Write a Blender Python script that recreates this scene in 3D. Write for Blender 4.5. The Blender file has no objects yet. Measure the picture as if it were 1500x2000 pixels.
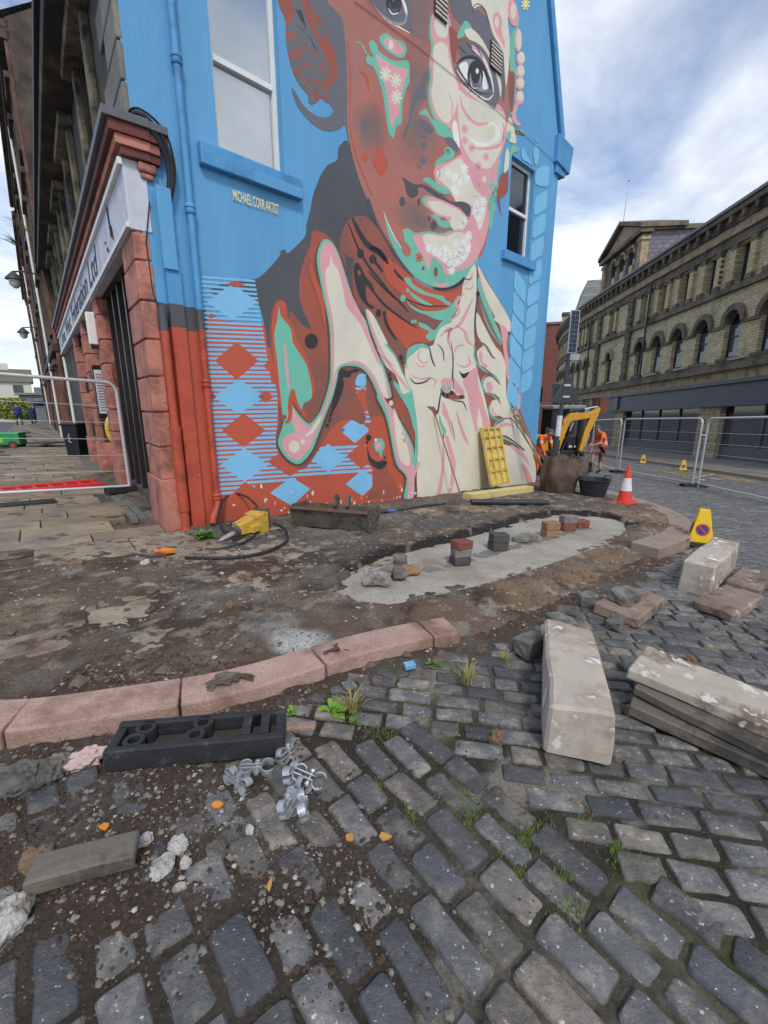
import bpy, bmesh, math, random
import numpy as np
from mathutils import Vector, Matrix, noise as mn

# ------------------------------------------------------------------ camera, sky, sun, exposure
S = bpy.context.scene
COL = S.collection
R = math.radians
F_PX, PITCH, CAM_H = 860.0, math.atan(210 / 860.0), 1.5
cam = bpy.data.cameras.new('camera'); cam_o = bpy.data.objects.new('camera', cam); COL.objects.link(cam_o)
cam_o.location = (0, 0, CAM_H); cam_o.rotation_euler = (R(90) - PITCH, 0, 0)
cam.sensor_fit = 'HORIZONTAL'; cam.sensor_width = 36.0; cam.lens = 36.0 * F_PX / 1500.0
cam.clip_start = 0.05; cam.clip_end = 2000
S.camera = cam_o

SUN_EL, SUN_AZ = R(50), R(168)          # azimuth clockwise from +Y (the way the camera faces)
world = bpy.data.worlds.new('World'); S.world = world; world.use_nodes = True
nt = world.node_tree; nt.nodes.clear()
def wn(t, **k):
    n = nt.nodes.new(t)
    for a, b in k.items(): setattr(n, a, b)
    return n
wo = wn('ShaderNodeOutputWorld'); bg = wn('ShaderNodeBackground'); bg.inputs['Strength'].default_value = 0.085
sky = wn('ShaderNodeTexSky', sky_type='NISHITA', sun_disc=False, sun_elevation=SUN_EL, sun_rotation=SUN_AZ)
sky.air_density = 1.0; sky.dust_density = 0.6; sky.ozone_density = 2.0
tc = wn('ShaderNodeTexCoord'); sep = wn('ShaderNodeSeparateXYZ')
nt.links.new(tc.outputs['Generated'], sep.inputs[0])
# flat cloud layer: direction divided by its height
mx = wn('ShaderNodeMath', operation='MAXIMUM'); mx.inputs[1].default_value = 0.0
nt.links.new(sep.outputs['Z'], mx.inputs[0])
ad = wn('ShaderNodeMath', operation='ADD'); ad.inputs[1].default_value = 0.22
nt.links.new(mx.outputs[0], ad.inputs[0])
dv = wn('ShaderNodeVectorMath', operation='DIVIDE'); cb = wn('ShaderNodeCombineXYZ')
for i in range(3): nt.links.new(ad.outputs[0], cb.inputs[i])
nt.links.new(tc.outputs['Generated'], dv.inputs[0]); nt.links.new(cb.outputs[0], dv.inputs[1])
n1 = wn('ShaderNodeTexNoise'); n1.inputs['Scale'].default_value = 1.15; n1.inputs['Detail'].default_value = 7; n1.inputs['Roughness'].default_value = 0.55; n1.inputs['Distortion'].default_value = 0.35
n2 = wn('ShaderNodeTexNoise'); n2.inputs['Scale'].default_value = 1.9; n2.inputs['Detail'].default_value = 6; n2.inputs['Roughness'].default_value = 0.6
mpw = wn('ShaderNodeMapping'); mpw.inputs['Location'].default_value = (3.1, 1.4, 0.6)
nt.links.new(dv.outputs[0], mpw.inputs[0])
nt.links.new(mpw.outputs[0], n1.inputs['Vector']); nt.links.new(mpw.outputs[0], n2.inputs['Vector'])
cr = wn('ShaderNodeValToRGB'); cr.color_ramp.elements[0].position = 0.40; cr.color_ramp.elements[1].position = 0.60
nt.links.new(n1.outputs['Fac'], cr.inputs[0])
cc = wn('ShaderNodeValToRGB'); cc.color_ramp.elements[0].position = 0.32; cc.color_ramp.elements[1].position = 0.68
cc.color_ramp.elements[0].color = (6.2, 6.8, 7.8, 1); cc.color_ramp.elements[1].color = (10.5, 10.9, 11.4, 1)
nt.links.new(n2.outputs['Fac'], cc.inputs[0])
sb = wn('ShaderNodeMix', data_type='RGBA', blend_type='MULTIPLY'); sb.inputs[0].default_value = 1.0
sb.inputs[7].default_value = (1.5, 1.5, 1.6, 1)
nt.links.new(sky.outputs[0], sb.inputs[6])
mxw = wn('ShaderNodeMix', data_type='RGBA')
nt.links.new(cr.outputs[0], mxw.inputs[0]); nt.links.new(sb.outputs[2], mxw.inputs[6]); nt.links.new(cc.outputs[0], mxw.inputs[7])
nt.links.new(mxw.outputs[2], bg.inputs[0]); nt.links.new(bg.outputs[0], wo.inputs[0])

sun = bpy.data.lights.new('sun', 'SUN'); sun.energy = 1.5; sun.angle = R(11); sun.color = (1.0, 0.95, 0.88)
sun_o = bpy.data.objects.new('sun', sun); COL.objects.link(sun_o)
_sd = Vector((math.sin(SUN_AZ) * math.cos(SUN_EL), math.cos(SUN_AZ) * math.cos(SUN_EL), math.sin(SUN_EL)))
sun_o.rotation_euler = _sd.to_track_quat('Z', 'Y').to_euler(); sun_o.location = (0, 0, 30)
S.view_settings.view_transform = 'Standard'; S.view_settings.look = 'None'
S.view_settings.exposure = 0.42; S.view_settings.gamma = 1.0; S.view_settings.use_curve_mapping = False
S.render.engine = 'CYCLES'

# ------------------------------------------------------------------ helpers
rng = random.Random(7)
def lin(c):
    return tuple(((v / 255.0) / 12.92 if v / 255.0 <= 0.04045 else ((v / 255.0 + 0.055) / 1.055) ** 2.4) for v in c)
MATS = {}
def mat(name, rgb, rough=0.8, var=0.25, scale=6.0, bump=0.15, bscale=60.0, metal=0.0, rgb2=None, thr=(0.45, 0.6), scale2=2.5, rnd=0.0, spec=0.5, objco=False, brick=None, stretch=None, emit=None, speck=None):
    """rgb / rgb2 are sRGB 0-255 base colours; rgb2 shows in noise patches; brick=(dir, width, height, mortar rgb)."""
    if name in MATS: return MATS[name]
    m = bpy.data.materials.new(name); m.use_nodes = True
    t = m.node_tree; N = t.nodes; L = t.links
    b = N['Principled BSDF']; b.inputs['Roughness'].default_value = rough; b.inputs['Metallic'].default_value = metal
    b.inputs['Specular IOR Level'].default_value = spec
    if objco: co = N.new('ShaderNodeTexCoord').outputs['Object']
    else: co = N.new('ShaderNodeNewGeometry').outputs['Position']
    if stretch:
        mp = N.new('ShaderNodeMapping'); mp.inputs['Scale'].default_value = stretch; L.new(co, mp.inputs[0]); co = mp.outputs[0]
    c = lin(rgb)
    base = None
    if brick:
        d, bw, bh, mc = brick
        dt = N.new('ShaderNodeVectorMath'); dt.operation = 'DOT_PRODUCT'; dt.inputs[1].default_value = (d[0], d[1], 0)
        gp = N.new('ShaderNodeNewGeometry').outputs['Position']; L.new(gp, dt.inputs[0])
        sx = N.new('ShaderNodeSeparateXYZ'); L.new(gp, sx.inputs[0])
        cx = N.new('ShaderNodeCombineXYZ'); L.new(dt.outputs['Value'], cx.inputs[0]); L.new(sx.outputs['Z'], cx.inputs[1])
        br = N.new('ShaderNodeTexBrick'); br.inputs['Scale'].default_value = 1.0
        br.inputs['Brick Width'].default_value = bw; br.inputs['Row Height'].default_value = bh; br.inputs['Mortar Size'].default_value = bh * 0.09
        br.inputs['Mortar Smooth'].default_value = 0.4
        br.inputs['Color1'].default_value = (*[v * 0.8 for v in c], 1); br.inputs['Color2'].default_value = (*[min(1, v * 1.15) for v in c], 1)
        br.inputs['Mortar'].default_value = (*lin(mc), 1); L.new(cx.outputs[0], br.inputs['Vector']); base = br.outputs['Color']
    n = N.new('ShaderNodeTexNoise'); n.inputs['Scale'].default_value = scale; n.inputs['Detail'].default_value = 8; n.inputs['Roughness'].default_value = 0.65
    L.new(co, n.inputs['Vector'])
    if base is None:
        rg = N.new('ShaderNodeRGB'); rg.outputs[0].default_value = (*c, 1); base = rg.outputs[0]
    if rgb2:
        n2 = N.new('ShaderNodeTexNoise'); n2.inputs['Scale'].default_value = scale2; n2.inputs['Detail'].default_value = 9; n2.inputs['Roughness'].default_value = 0.7
        L.new(co, n2.inputs['Vector'])
        rp = N.new('ShaderNodeValToRGB'); rp.color_ramp.elements[0].position = thr[0]; rp.color_ramp.elements[1].position = thr[1]
        L.new(n2.outputs['Fac'], rp.inputs[0])
        mi = N.new('ShaderNodeMix'); mi.data_type = 'RGBA'; mi.inputs[7].default_value = (*lin(rgb2), 1)
        L.new(rp.outputs[0], mi.inputs[0]); L.new(base, mi.inputs[6]); base = mi.outputs[2]
    if speck:
        n3 = N.new('ShaderNodeTexNoise'); n3.inputs['Scale'].default_value = speck[1]; n3.inputs['Detail'].default_value = 3
        L.new(co, n3.inputs['Vector'])
        rp = N.new('ShaderNodeValToRGB'); rp.color_ramp.elements[0].position = speck[2]; rp.color_ramp.elements[1].position = speck[2] + 0.05
        L.new(n3.outputs['Fac'], rp.inputs[0])
        mi = N.new('ShaderNodeMix'); mi.data_type = 'RGBA'; mi.inputs[7].default_value = (*lin(speck[0]), 1)
        L.new(rp.outputs[0], mi.inputs[0]); L.new(base, mi.inputs[6]); base = mi.outputs[2]
    # brightness variation
    mr = N.new('ShaderNodeMapRange'); mr.inputs[1].default_value = 0.25; mr.inputs[2].default_value = 0.75
    mr.inputs[3].default_value = 1 - var; mr.inputs[4].default_value = 1 + var
    L.new(n.outputs['Fac'], mr.inputs[0]); val = mr.outputs[0]
    if rnd:
        oi = N.new('ShaderNodeObjectInfo'); m2 = N.new('ShaderNodeMapRange'); m2.inputs[3].default_value = 1 - rnd; m2.inputs[4].default_value = 1 + rnd
        L.new(oi.outputs['Random'], m2.inputs[0]); mm = N.new('ShaderNodeMath'); mm.operation = 'MULTIPLY'
        L.new(val, mm.inputs[0]); L.new(m2.outputs[0], mm.inputs[1]); val = mm.outputs[0]
    vm = N.new('ShaderNodeVectorMath'); vm.operation = 'SCALE'; L.new(base, vm.inputs[0]); L.new(val, vm.inputs['Scale'])
    L.new(vm.outputs[0], b.inputs['Base Color'])
    if bump:
        nb = N.new('ShaderNodeTexNoise'); nb.inputs['Scale'].default_value = bscale; nb.inputs['Detail'].default_value = 6; nb.inputs['Roughness'].default_value = 0.7
        L.new(co, nb.inputs['Vector'])
        bp = N.new('ShaderNodeBump'); bp.inputs['Strength'].default_value = bump; bp.inputs['Distance'].default_value = 0.02
        L.new(nb.outputs['Fac'], bp.inputs['Height']); L.new(bp.outputs[0], b.inputs['Normal'])
        # roughness variation
        rr = N.new('ShaderNodeMapRange'); rr.inputs[3].default_value = max(0, rough - 0.12); rr.inputs[4].default_value = min(1, rough + 0.1)
        L.new(n.outputs['Fac'], rr.inputs[0]); L.new(rr.outputs[0], b.inputs['Roughness'])
    MATS[name] = m
    return m
def glass(name, rgb, rough=0.06, spec=1.0):
    return mat(name, rgb, rough=rough, var=0.12, scale=1.5, bump=0, spec=spec)

class MB:
    """collects shapes in world (or local) coordinates; build() links ONE mesh object."""
    def __init__(s): s.v = []; s.f = []
    def add(s, vs, fs):
        o = len(s.v); s.v += [tuple(v) for v in vs]; s.f += [tuple(i + o for i in f) for f in fs]; return s
    def hexa(s, p):                       # 8 corners: bottom ring 0-3, top ring 4-7
        return s.add(p, [(3, 2, 1, 0), (4, 5, 6, 7), (0, 1, 5, 4), (1, 2, 6, 5), (2, 3, 7, 6), (3, 0, 4, 7)])
    def box(s, c, size, rz=0.0, M=None):
        x, y, z = [v / 2 for v in size]; cr_, sr_ = math.cos(rz), math.sin(rz)
        p = []
        for dz in (-z, z):
            for dx, dy in ((-x, -y), (x, -y), (x, y), (-x, y)):
                w = Vector((dx * cr_ - dy * sr_, dx * sr_ + dy * cr_, dz))
                if M: w = M @ w
                p.append((c[0] + w[0], c[1] + w[1], c[2] + w[2]))
        return s.hexa(p)
    def prism(s, poly, ext):              # poly: list of 3d points, ext: vector
        n = len(poly); e = Vector(ext)
        p = [Vector(q) for q in poly]; p2 = [q + e for q in p]
        return s.add(p + p2, [tuple(range(n))[::-1], tuple(range(n, 2 * n))] + [(i, (i + 1) % n, n + (i + 1) % n, n + i) for i in range(n)])
    def tube(s, path, r, n=8, caps=True):
        path = [Vector(q) for q in path]; m = len(path)
        rs = r if isinstance(r, (list, tuple)) else [r] * m
        vs = []; up = None
        for i, q in enumerate(path):
            d = (path[min(i + 1, m - 1)] - path[max(i - 1, 0)])
            d = d.normalized() if d.length > 1e-9 else Vector((0, 0, 1))
            if up is None: up = d.orthogonal().normalized()
            up = (up - d * up.dot(d)); up = up.normalized() if up.length > 1e-6 else d.orthogonal().normalized()
            w = d.cross(up)
            for k in range(n):
                a = 2 * math.pi * k / n; vs.append(q + (up * math.cos(a) + w * math.sin(a)) * rs[i])
        fs = [(i * n + k, i * n + (k + 1) % n, (i + 1) * n + (k + 1) % n, (i + 1) * n + k) for i in range(m - 1) for k in range(n)]
        if caps: fs += [tuple(range(n))[::-1], tuple(range((m - 1) * n, m * n))]
        return s.add(vs, fs)
    def lathe(s, prof, c=(0, 0, 0), n=16, a0=0, sq=1.0):
        vs = []; m = len(prof)
        for (r_, z) in prof:
            for k in range(n):
                a = a0 + 2 * math.pi * k / n; vs.append((c[0] + r_ * math.cos(a), c[1] + r_ * math.sin(a) * sq, c[2] + z))
        fs = [(i * n + k, i * n + (k + 1) % n, (i + 1) * n + (k + 1) % n, (i + 1) * n + k) for i in range(m - 1) for k in range(n)]
        fs += [tuple(range(n))[::-1], tuple(range((m - 1) * n, m * n))]
        return s.add(vs, fs)
    def ell(s, c, r, n=10, m=7, jit=0.0, seed=0, M=None):
        rr = random.Random(seed); vs = []
        for i in range(m + 1):
            th = math.pi * i / m
            for k in range(n):
                a = 2 * math.pi * k / n; j = 1 + rr.uniform(-jit, jit)
                w = Vector((r[0] * math.sin(th) * math.cos(a) * j, r[1] * math.sin(th) * math.sin(a) * j, r[2] * math.cos(th) * j))
                if M: w = M @ w
                vs.append((c[0] + w[0], c[1] + w[1], c[2] + w[2]))
        fs = [(i * n + k, (i + 1) * n + k, (i + 1) * n + (k + 1) % n, i * n + (k + 1) % n) for i in range(m) for k in range(n)]
        return s.add(vs, fs)
    def mesh(s, name, origin=(0, 0, 0)):
        me = bpy.data.meshes.new(name); o = origin
        me.from_pydata([(v[0] - o[0], v[1] - o[1], v[2] - o[2]) for v in s.v], [], s.f); me.update()
        return me
    def build(s, name, m, parent=None, smooth=False, bevel=0.0, kind=None, bseg=2):
        org = ORIG.get(parent.name, (0, 0, 0)) if parent is not None else (0, 0, 0)
        me = s.mesh(name, org); me.materials.append(m)
        if bevel or smooth:
            bm = bmesh.new(); bm.from_mesh(me); bmesh.ops.remove_doubles(bm, verts=bm.verts, dist=1e-5)
            bmesh.ops.recalc_face_normals(bm, faces=bm.faces)
            if bevel:
                es = [e for e in bm.edges if len(e.link_faces) == 2 and e.calc_face_angle(0) > 0.6]
                bmesh.ops.bevel(bm, geom=es, offset=bevel, segments=bseg, affect='EDGES', profile=0.5, clamp_overlap=True)
            bm.to_mesh(me); bm.free()
            if smooth:
                me.polygons.foreach_set('use_smooth', [True] * len(me.polygons))
                me.set_sharp_from_angle(angle=R(40))
        o = bpy.data.objects.new(name, me); COL.objects.link(o)
        if parent is not None: o.parent = parent
        if kind: o['kind'] = kind
        ORIG[o.name] = org
        return o
ORIG = {}
def thing(name, label, cat, loc=(0, 0, 0), group=None, kind=None):
    o = bpy.data.objects.new(name, None); COL.objects.link(o); o.location = loc; o.empty_display_size = 0.1
    o['label'] = label; o['category'] = cat
    if group: o['group'] = group
    ORIG[o.name] = tuple(loc)
    return o
def tag(o, label, cat, group=None):
    o['label'] = label; o['category'] = cat
    if group: o['group'] = group
    return o
def copy_tree(o, parent=None):
    c = o.copy(); COL.objects.link(c); c.parent = parent
    for ch in o.children: copy_tree(ch, c)
    return c
def struct(o): o['kind'] = 'structure'; return o
def base_at(o):
    """move a one-mesh thing's origin to its base centre"""
    vs = [v.co for v in o.data.vertices]; xs = [v.x for v in vs]; ys = [v.y for v in vs]; zs = [v.z for v in vs]
    c = Vector(((min(xs) + max(xs)) / 2, (min(ys) + max(ys)) / 2, min(zs)))
    o.data.transform(Matrix.Translation(-c)); o.location = c; return o

# image pixels cast as camera rays -> points on the ground and walls (metres)
CP, SP = math.cos(PITCH), math.sin(PITCH)
GP = 0.04                                     # fall of the street per metre, to the right and away
def ray(u, v):
    a = (u - 750) / F_PX; b = (v - 1000) / F_PX
    return Vector((a, CP - b * SP, -SP - b * CP))
def gz(x, y): return -GP * (x + y)
def G(u, v, dz=0.0):
    d = ray(u, v); t = (CAM_H - dz) / (-d.z - GP * (d.x + d.y)); return Vector((0, 0, CAM_H)) + d * t
WA = Vector((-2.585, 5.287, 0))               # street corner of the painted gable
WTH = R(46.5); WD = Vector((math.sin(WTH), math.cos(WTH), 0)); WN = Vector((WD.y, -WD.x, 0))
LTH = R(-37.6); LD = Vector((math.sin(LTH), math.cos(LTH), 0)); LN = Vector((-LD.y, LD.x, 0))
def W(s, z, o=0.0): return WA + WD * s + WN * o + Vector((0, 0, z))
def LF(s, z, o=0.0): return WA + LD * s + LN * o + Vector((0, 0, z))
def wsurvey(u, v):  # image pixel to distance along the gable and height
    r_ = ray(u, v); t = WN.dot(WA) / WN.dot(Vector((r_.x, r_.y, 0))); p = Vector((0, 0, CAM_H)) + r_ * t
    return (Vector((p.x, p.y, 0)) - WA).dot(WD), p.z
# ------------------------------------------------------------------ painted gable building
corner = thing('corner_building', 'corner building with bright blue gable painted with a huge portrait mural', 'building', WA)
BLUE = (97, 163, 206)
M_blue = mat('blue_masonry_paint', BLUE, rough=0.6, var=0.1, scale=1.6, stretch=(1.3, 1.3, 0.22), bump=0.3, bscale=18, rgb2=(84, 150, 196), thr=(0.38, 0.8), scale2=0.9)
M_blue_d = mat('blue_sill_paint', (80, 150, 198), rough=0.6, var=0.14, scale=5, bump=0.3, bscale=25, rgb2=(62, 116, 156), thr=(0.5, 0.75), scale2=3)
WZ0, WZ1, WS = -1.2, 6.75, 9.0
HOLES = [(0.93, 1.80, 4.35, 6.5), (7.06, 7.97, 4.58, 6.3)]
def wall_holes(mb, fn, s0, s1, z0, z1, holes, depth):
    ss = sorted({s0, s1, *[h[0] for h in holes], *[h[1] for h in holes]}); zs = sorted({z0, z1, *[h[2] for h in holes], *[h[3] for h in holes]})
    for a, b in zip(ss, ss[1:]):
        for c, d in zip(zs, zs[1:]):
            if any(h[0] <= a and b <= h[1] and h[2] <= c and d <= h[3] for h in holes): continue
            mb.add([fn(a, c, 0), fn(b, c, 0), fn(b, d, 0), fn(a, d, 0)], [(0, 1, 2, 3)])
    for a, b, c, d in holes:
        for (p, q) in (((a, c), (b, c)), ((b, c), (b, d)), ((b, d), (a, d)), ((a, d), (a, c))):
            mb.add([fn(*p, 0), fn(*q, 0), fn(*q, -depth), fn(*p, -depth)], [(0, 1, 2, 3)])
mb = MB(); wall_holes(mb, W, 0, WS, WZ0, WZ1, HOLES, 0.22)
GAB = [(0, 6.75), (9.0, 6.75), (8.93, 7.05), (7.95, 9.25), (6.6, 12.0), (4.5, 13.2), (2.4, 12.0), (0.4, 7.6), (0, 7.0)]
mb.add([W(s, z) for s, z in GAB], [tuple(range(len(GAB)))])
mb.build('gable_wall', M_blue, corner)
# the rest of the building's bulk: far side wall and roof slopes behind the gable
M_slate = mat('roof_slate', (88, 88, 96), rough=0.7, var=0.25, scale=5, brick=((LD.x, LD.y), 0.3, 0.22, (50, 50, 56)))
M_bulk = mat('rough_render', (120, 112, 100), rough=0.9, var=0.2)
mb = MB(); e = LD * 16.4
pr = [(9.0, -1.2), (9.0, 6.75)]
mb.add([W(9.0, -1.2, -0.002), W(9.0, 6.9, -0.002), W(9.0, 6.9) + e, W(9.0, -1.2) + e], [(0, 1, 2, 3)]); mb.build('side_wall', M_bulk, corner)
mb = MB(); top = GAB[1:]
for (a, b) in zip(top, top[1:]): mb.add([W(*a, -0.03), W(*b, -0.03), W(*b) + e, W(*a) + e], [(0, 1, 2, 3)])
mb.build('roof', M_slate, corner)
# skew coping along the gable verge, with kneeler block at the eaves
mb = MB()
def skew(a, b, t=0.16, o0=-0.25, o1=0.07):
    d = Vector((b[0] - a[0], b[1] - a[1])).normalized(); n_ = Vector((d.y, -d.x))
    if n_.x < 0 and a[0] > 4.5: n_ = -n_
    q = [(a[0], a[1]), (b[0], b[1]), (b[0] + n_.x * t, b[1] + n_.y * t), (a[0] + n_.x * t, a[1] + n_.y * t)]
    mb.hexa([W(*p, o0) for p in q] + [W(*p, o1) for p in q])
skew((8.9, 7.2), (7.9, 9.4)); skew((7.897, 9.403), (6.55, 12.15))
mb.build('skew_coping', M_blue_d, corner, bevel=0.01)
mb = MB(); mb.hexa([W(*p, o) for o in (-0.25, 0.10) for p in ((8.72, 6.70), (9.34, 6.62), (9.44, 7.18), (8.72, 7.22))])
mb.hexa([W(*p, o) for o in (-0.24, 0.06) for p in ((8.78, 6.52), (9.2, 6.52), (9.3, 6.7), (8.78, 6.7))])
mb.build('kneeler_block', M_blue_d, corner, bevel=0.012)

# ---- painted picture (flat paint on the wall): shapes traced in image pixels, cast onto the wall plane
REG = {'A': (400, 0), 'B': (750, 0), 'C': (370, 370), 'D': (720, 370), 'E': (370, 680), 'H': (720, 650)}
PAL = dict(char=(78, 77, 82), haze_char=(104, 104, 110), red=(178, 112, 98), dred=(194, 84, 56), brown=(142, 84, 70), mint=(112, 192, 166), pink=(228, 162, 166),
           cream=(226, 219, 196), white=(238, 236, 228), light=(128, 194, 232), blk=(44, 42, 45), leaf=(120, 190, 228), dkbr=(136, 110, 104), grey=(150, 147, 148), blue=BLUE, yel=(238, 226, 150), stem=(72, 142, 192))
PM = {k: mat('mural_paint_' + {'char': 'charcoal', 'red': 'dusty_red', 'dred': 'orange_red', 'dkbr': 'dark_brown', 'blk': 'black', 'light': 'sky_blue', 'leaf': 'leaf_blue', 'yel': 'pale_yellow', 'stem': 'stem_blue'}.get(k, k), c, rough=0.62, var=0.09, scale=1.6, bump=0.28, bscale=18,
             rgb2=tuple(int(x * 0.84 + 24) for x in c), thr=(0.3, 0.85), scale2=1.3) for k, c in PAL.items()}
PM['red'] = mat('mural_paint_red_mottled', (182, 110, 95), rough=0.62, var=0.1, scale=1.6, bump=0.28, bscale=18, rgb2=(160, 116, 106), thr=(0.36, 0.66), scale2=0.7)
PM['brown'] = mat('mural_paint_brown_mottled', (138, 88, 76), rough=0.62, var=0.1, scale=1.6, bump=0.28, bscale=18, rgb2=(164, 84, 64), thr=(0.46, 0.62), scale2=0.8)
PNAMES = {'haze_char': 'soft_charcoal', 'char': 'charcoal', 'red': 'dusty_red', 'dred': 'orange_red', 'brown': 'brown', 'mint': 'mint', 'pink': 'pink', 'cream': 'cream', 'white': 'white', 'light': 'sky_blue', 'blk': 'black', 'leaf': 'leaf_blue', 'dkbr': 'dark_brown', 'blue': 'blue', 'yel': 'yellow', 'stem': 'stem_blue', 'grey': 'grey'}
PAINT = {}; LAYER = [0]; STUFF = ''
def closed_spline(p, k=4):
    n = len(p); out = []
    for i in range(n):
        a, b, c, d = p[i - 1], p[i], p[(i + 1) % n], p[(i + 2) % n]
        for j in range(k):
            t = j / k
            out.append(tuple(0.5 * (2 * b[x] + (c[x] - a[x]) * t * 0.9 + (2 * a[x] - 5 * b[x] + 4 * c[x] - d[x]) * t * t * 0.9 + (3 * b[x] - a[x] - 3 * c[x] + d[x]) * t ** 3 * 0.9 + 0.1 * 2 * (c[x] - b[x]) * t) for x in (0, 1)))
    return out
def to_wall(reg, p):
    if reg is None: return p
    ox, oy = REG[reg]; return [wsurvey(ox + x / 3.75, oy + y / 3.75) for x, y in p]
def paint(reg, colour, pts, smooth=True, inc=True, tip=0.0):
    if reg == 'mix': q = [to_wall(r_, [(x, y)])[0] for r_, x, y in pts]
    else: q = to_wall(reg, pts)
    if colour == 'char' and reg in ('A', 'B'): colour = 'haze_char'  # haze over the upper wall painted in: its charcoal gets a paler grey
    if smooth: q = closed_spline(q)
    if inc: LAYER[0] += 1
    o = 0.003 + LAYER[0] * 0.00004
    vs = [W(s, max(z, WZ0), o) for s, z in q]
    if STUFF: PAINT.setdefault(colour + STUFF, MB()).add(vs, [tuple(range(len(q)))])
    else: MB().add(vs, [tuple(range(len(q)))]).build('painted_' + PNAMES[colour] + '_shape', PM[colour], corner)
def oval(reg, colour, x, y, rx, ry=None, n=14, inc=False):
    ry = ry or rx; paint(reg, colour, [(x + rx * math.cos(2 * math.pi * k / n), y + ry * math.sin(2 * math.pi * k / n)) for k in range(n)], False, inc)
def flower(reg, colour, x, y, r_, inc=False):
    pts = []
    for k in range(8):
        for dr, da in ((0.42, -0.39), (0.9, -0.2), (1.0, 0), (0.9, 0.2)):
            a = k * math.pi / 4 + da + x * 0.1; pts.append((x + r_ * 0.75 * dr * math.cos(a), y + r_ * dr * math.sin(a)))
    paint(reg, colour, pts, False, inc)
def blend(a, b, t):
    k = a + '_' + b + str(int(t * 100))
    if k not in PAL:
        PAL[k] = tuple(PAL[a][i] * (1 - t) + PAL[b][i] * t for i in range(3)); PNAMES[k] = PNAMES[b]
        PM[k] = mat('mural_paint_fade_' + k, PAL[k], rough=0.62, var=0.1, scale=1.6, bump=0.28, bscale=18, rgb2=tuple(x * 0.9 for x in PAL[k]), thr=(0.42, 0.7), scale2=1.1)
    return k
def soft(reg, under, colour, pts, n=6, k0=1.25, k1=0.55):
    """sprayed patch that fades into the paint under it"""
    cx = sum(p[0] for p in pts) / len(pts); cy = sum(p[1] for p in pts) / len(pts)
    for i in range(n):
        k = k0 + (k1 - k0) * i / (n - 1); paint(reg, blend(under, colour, (i + 1) / n), [(cx + (x - cx) * k, cy + (y - cy) * k) for x, y in pts])
def line(reg, colour, pts, w, inc=False):
    """tapering brush stroke along pts"""
    m = len(pts); fine = []
    for i in range(m - 1):
        a, b, c, d = pts[max(i - 1, 0)], pts[i], pts[i + 1], pts[min(i + 2, m - 1)]
        for j in range(4):
            t = j / 4
            fine.append(tuple(0.5 * (2 * b[x] + (c[x] - a[x]) * t + (2 * a[x] - 5 * b[x] + 4 * c[x] - d[x]) * t * t + (3 * b[x] - a[x] - 3 * c[x] + d[x]) * t ** 3) for x in (0, 1)))
    fine.append(pts[-1]); n = len(fine); l = []; r_ = []
    for i, (x, y) in enumerate(fine):
        a = fine[max(i - 1, 0)]; b = fine[min(i + 1, n - 1)]; dx, dy = b[0] - a[0], b[1] - a[1]; q = math.hypot(dx, dy) or 1
        ww = w * (0.25 + 0.75 * math.sin(math.pi * (i + 0.3) / n)) / 2
        l.append((x - dy / q * ww, y + dx / q * ww)); r_.append((x + dy / q * ww, y - dx / q * ww))
    paint(reg, colour, l + r_[::-1], False, inc)

# lower left: orange-red field, charcoal band, diamonds and stripes
paint(None, 'dred', [(0, WZ0), (5.4, WZ0), (5.4, 0.6), (4.6, 2.4), (3.2, 2.6), (1.9, 2.55), (0.5, 2.5), (0, 2.5)], False)
paint(None, 'char', [(0, 2.30), (0.62, 2.36), (0.62, 2.62), (0.3, 2.60), (0, 2.62)], False)
# coat silhouette, left shoulder up to the ear
paint('mix', 'char', [('C', 150, 735), ('C', 270, 685), ('C', 400, 660), ('C', 500, 650), ('C', 570, 590), ('C', 655, 495), ('C', 668, 450), ('C', 700, 442), ('C', 725, 465), ('C', 845, 345), ('C', 855, 260), ('C', 880, 170), ('C', 905, 40),
      ('A', 810, 1380), ('A', 850, 1280), ('A', 900, 1210), ('A', 970, 1170), ('A', 975, 1100), ('A', 1000, 1055), ('A', 1060, 1045), ('A', 1250, 1300), ('D', 100, 300), ('D', 330, 640), ('D', 200, 900), ('C', 1300, 1100), ('C', 900, 1200), ('C', 600, 1170), ('C', 560, 1050), ('C', 505, 840), ('C', 400, 830), ('C', 235, 790)])
# chequers
def stripes(x0, x1, ya, yb, n, slope):
    for k in range(n):
        y = ya + (yb - ya) * k / n; h = (yb - ya) / n * 0.55
        paint('E', 'light', [(x0(y), y), (x1(y), y + slope(y) * (x1(y) - x0(y))), (x1(y), y + h + slope(y) * (x1(y) - x0(y))), (x0(y), y + h)], False, False)
LAYER[0] += 1; STUFF = '|stripes'
for (y0, y1, nn) in ((-530, 1090, 49),):
    for k in range(nn):
        y = y0 + (y1 - y0) * k / nn; h = 19 - 2 * (k < 16)
        xl = 80 + (y + 530) * 0.074
        xr = 480 + (y + 530) * 0.155 if y < 240 else 645
        if y > 640: xr = 640 + (y - 640) * 0.9
        if y > 740: xr = 1335
        sl = 0.075 - (y + 530) / 1600 * 0.15
        if y > 990: xr = 480 + 300 * (y < 1010)
        if y > 1030: xr = 350 - (y - 1030) * 0.9
        y2 = y + sl * (xr - xl)
        paint('E', 'light', [(xl, y), (xr, y2), (xr, y2 + h), (xl, y + h)], False, False)
LAYER[0] += 1
for k in range(12):                                  # stripes right of the lapel tail
    y = 150 + k * 34; x0, x1 = 1200, 1400 + (k > 5) * 40
    paint('E', 'light', [(x0, y), (x1, y + 8), (x1, y + 26), (x0, y + 18)], False, False)
LAYER[0] += 1; STUFF = ''
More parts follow.
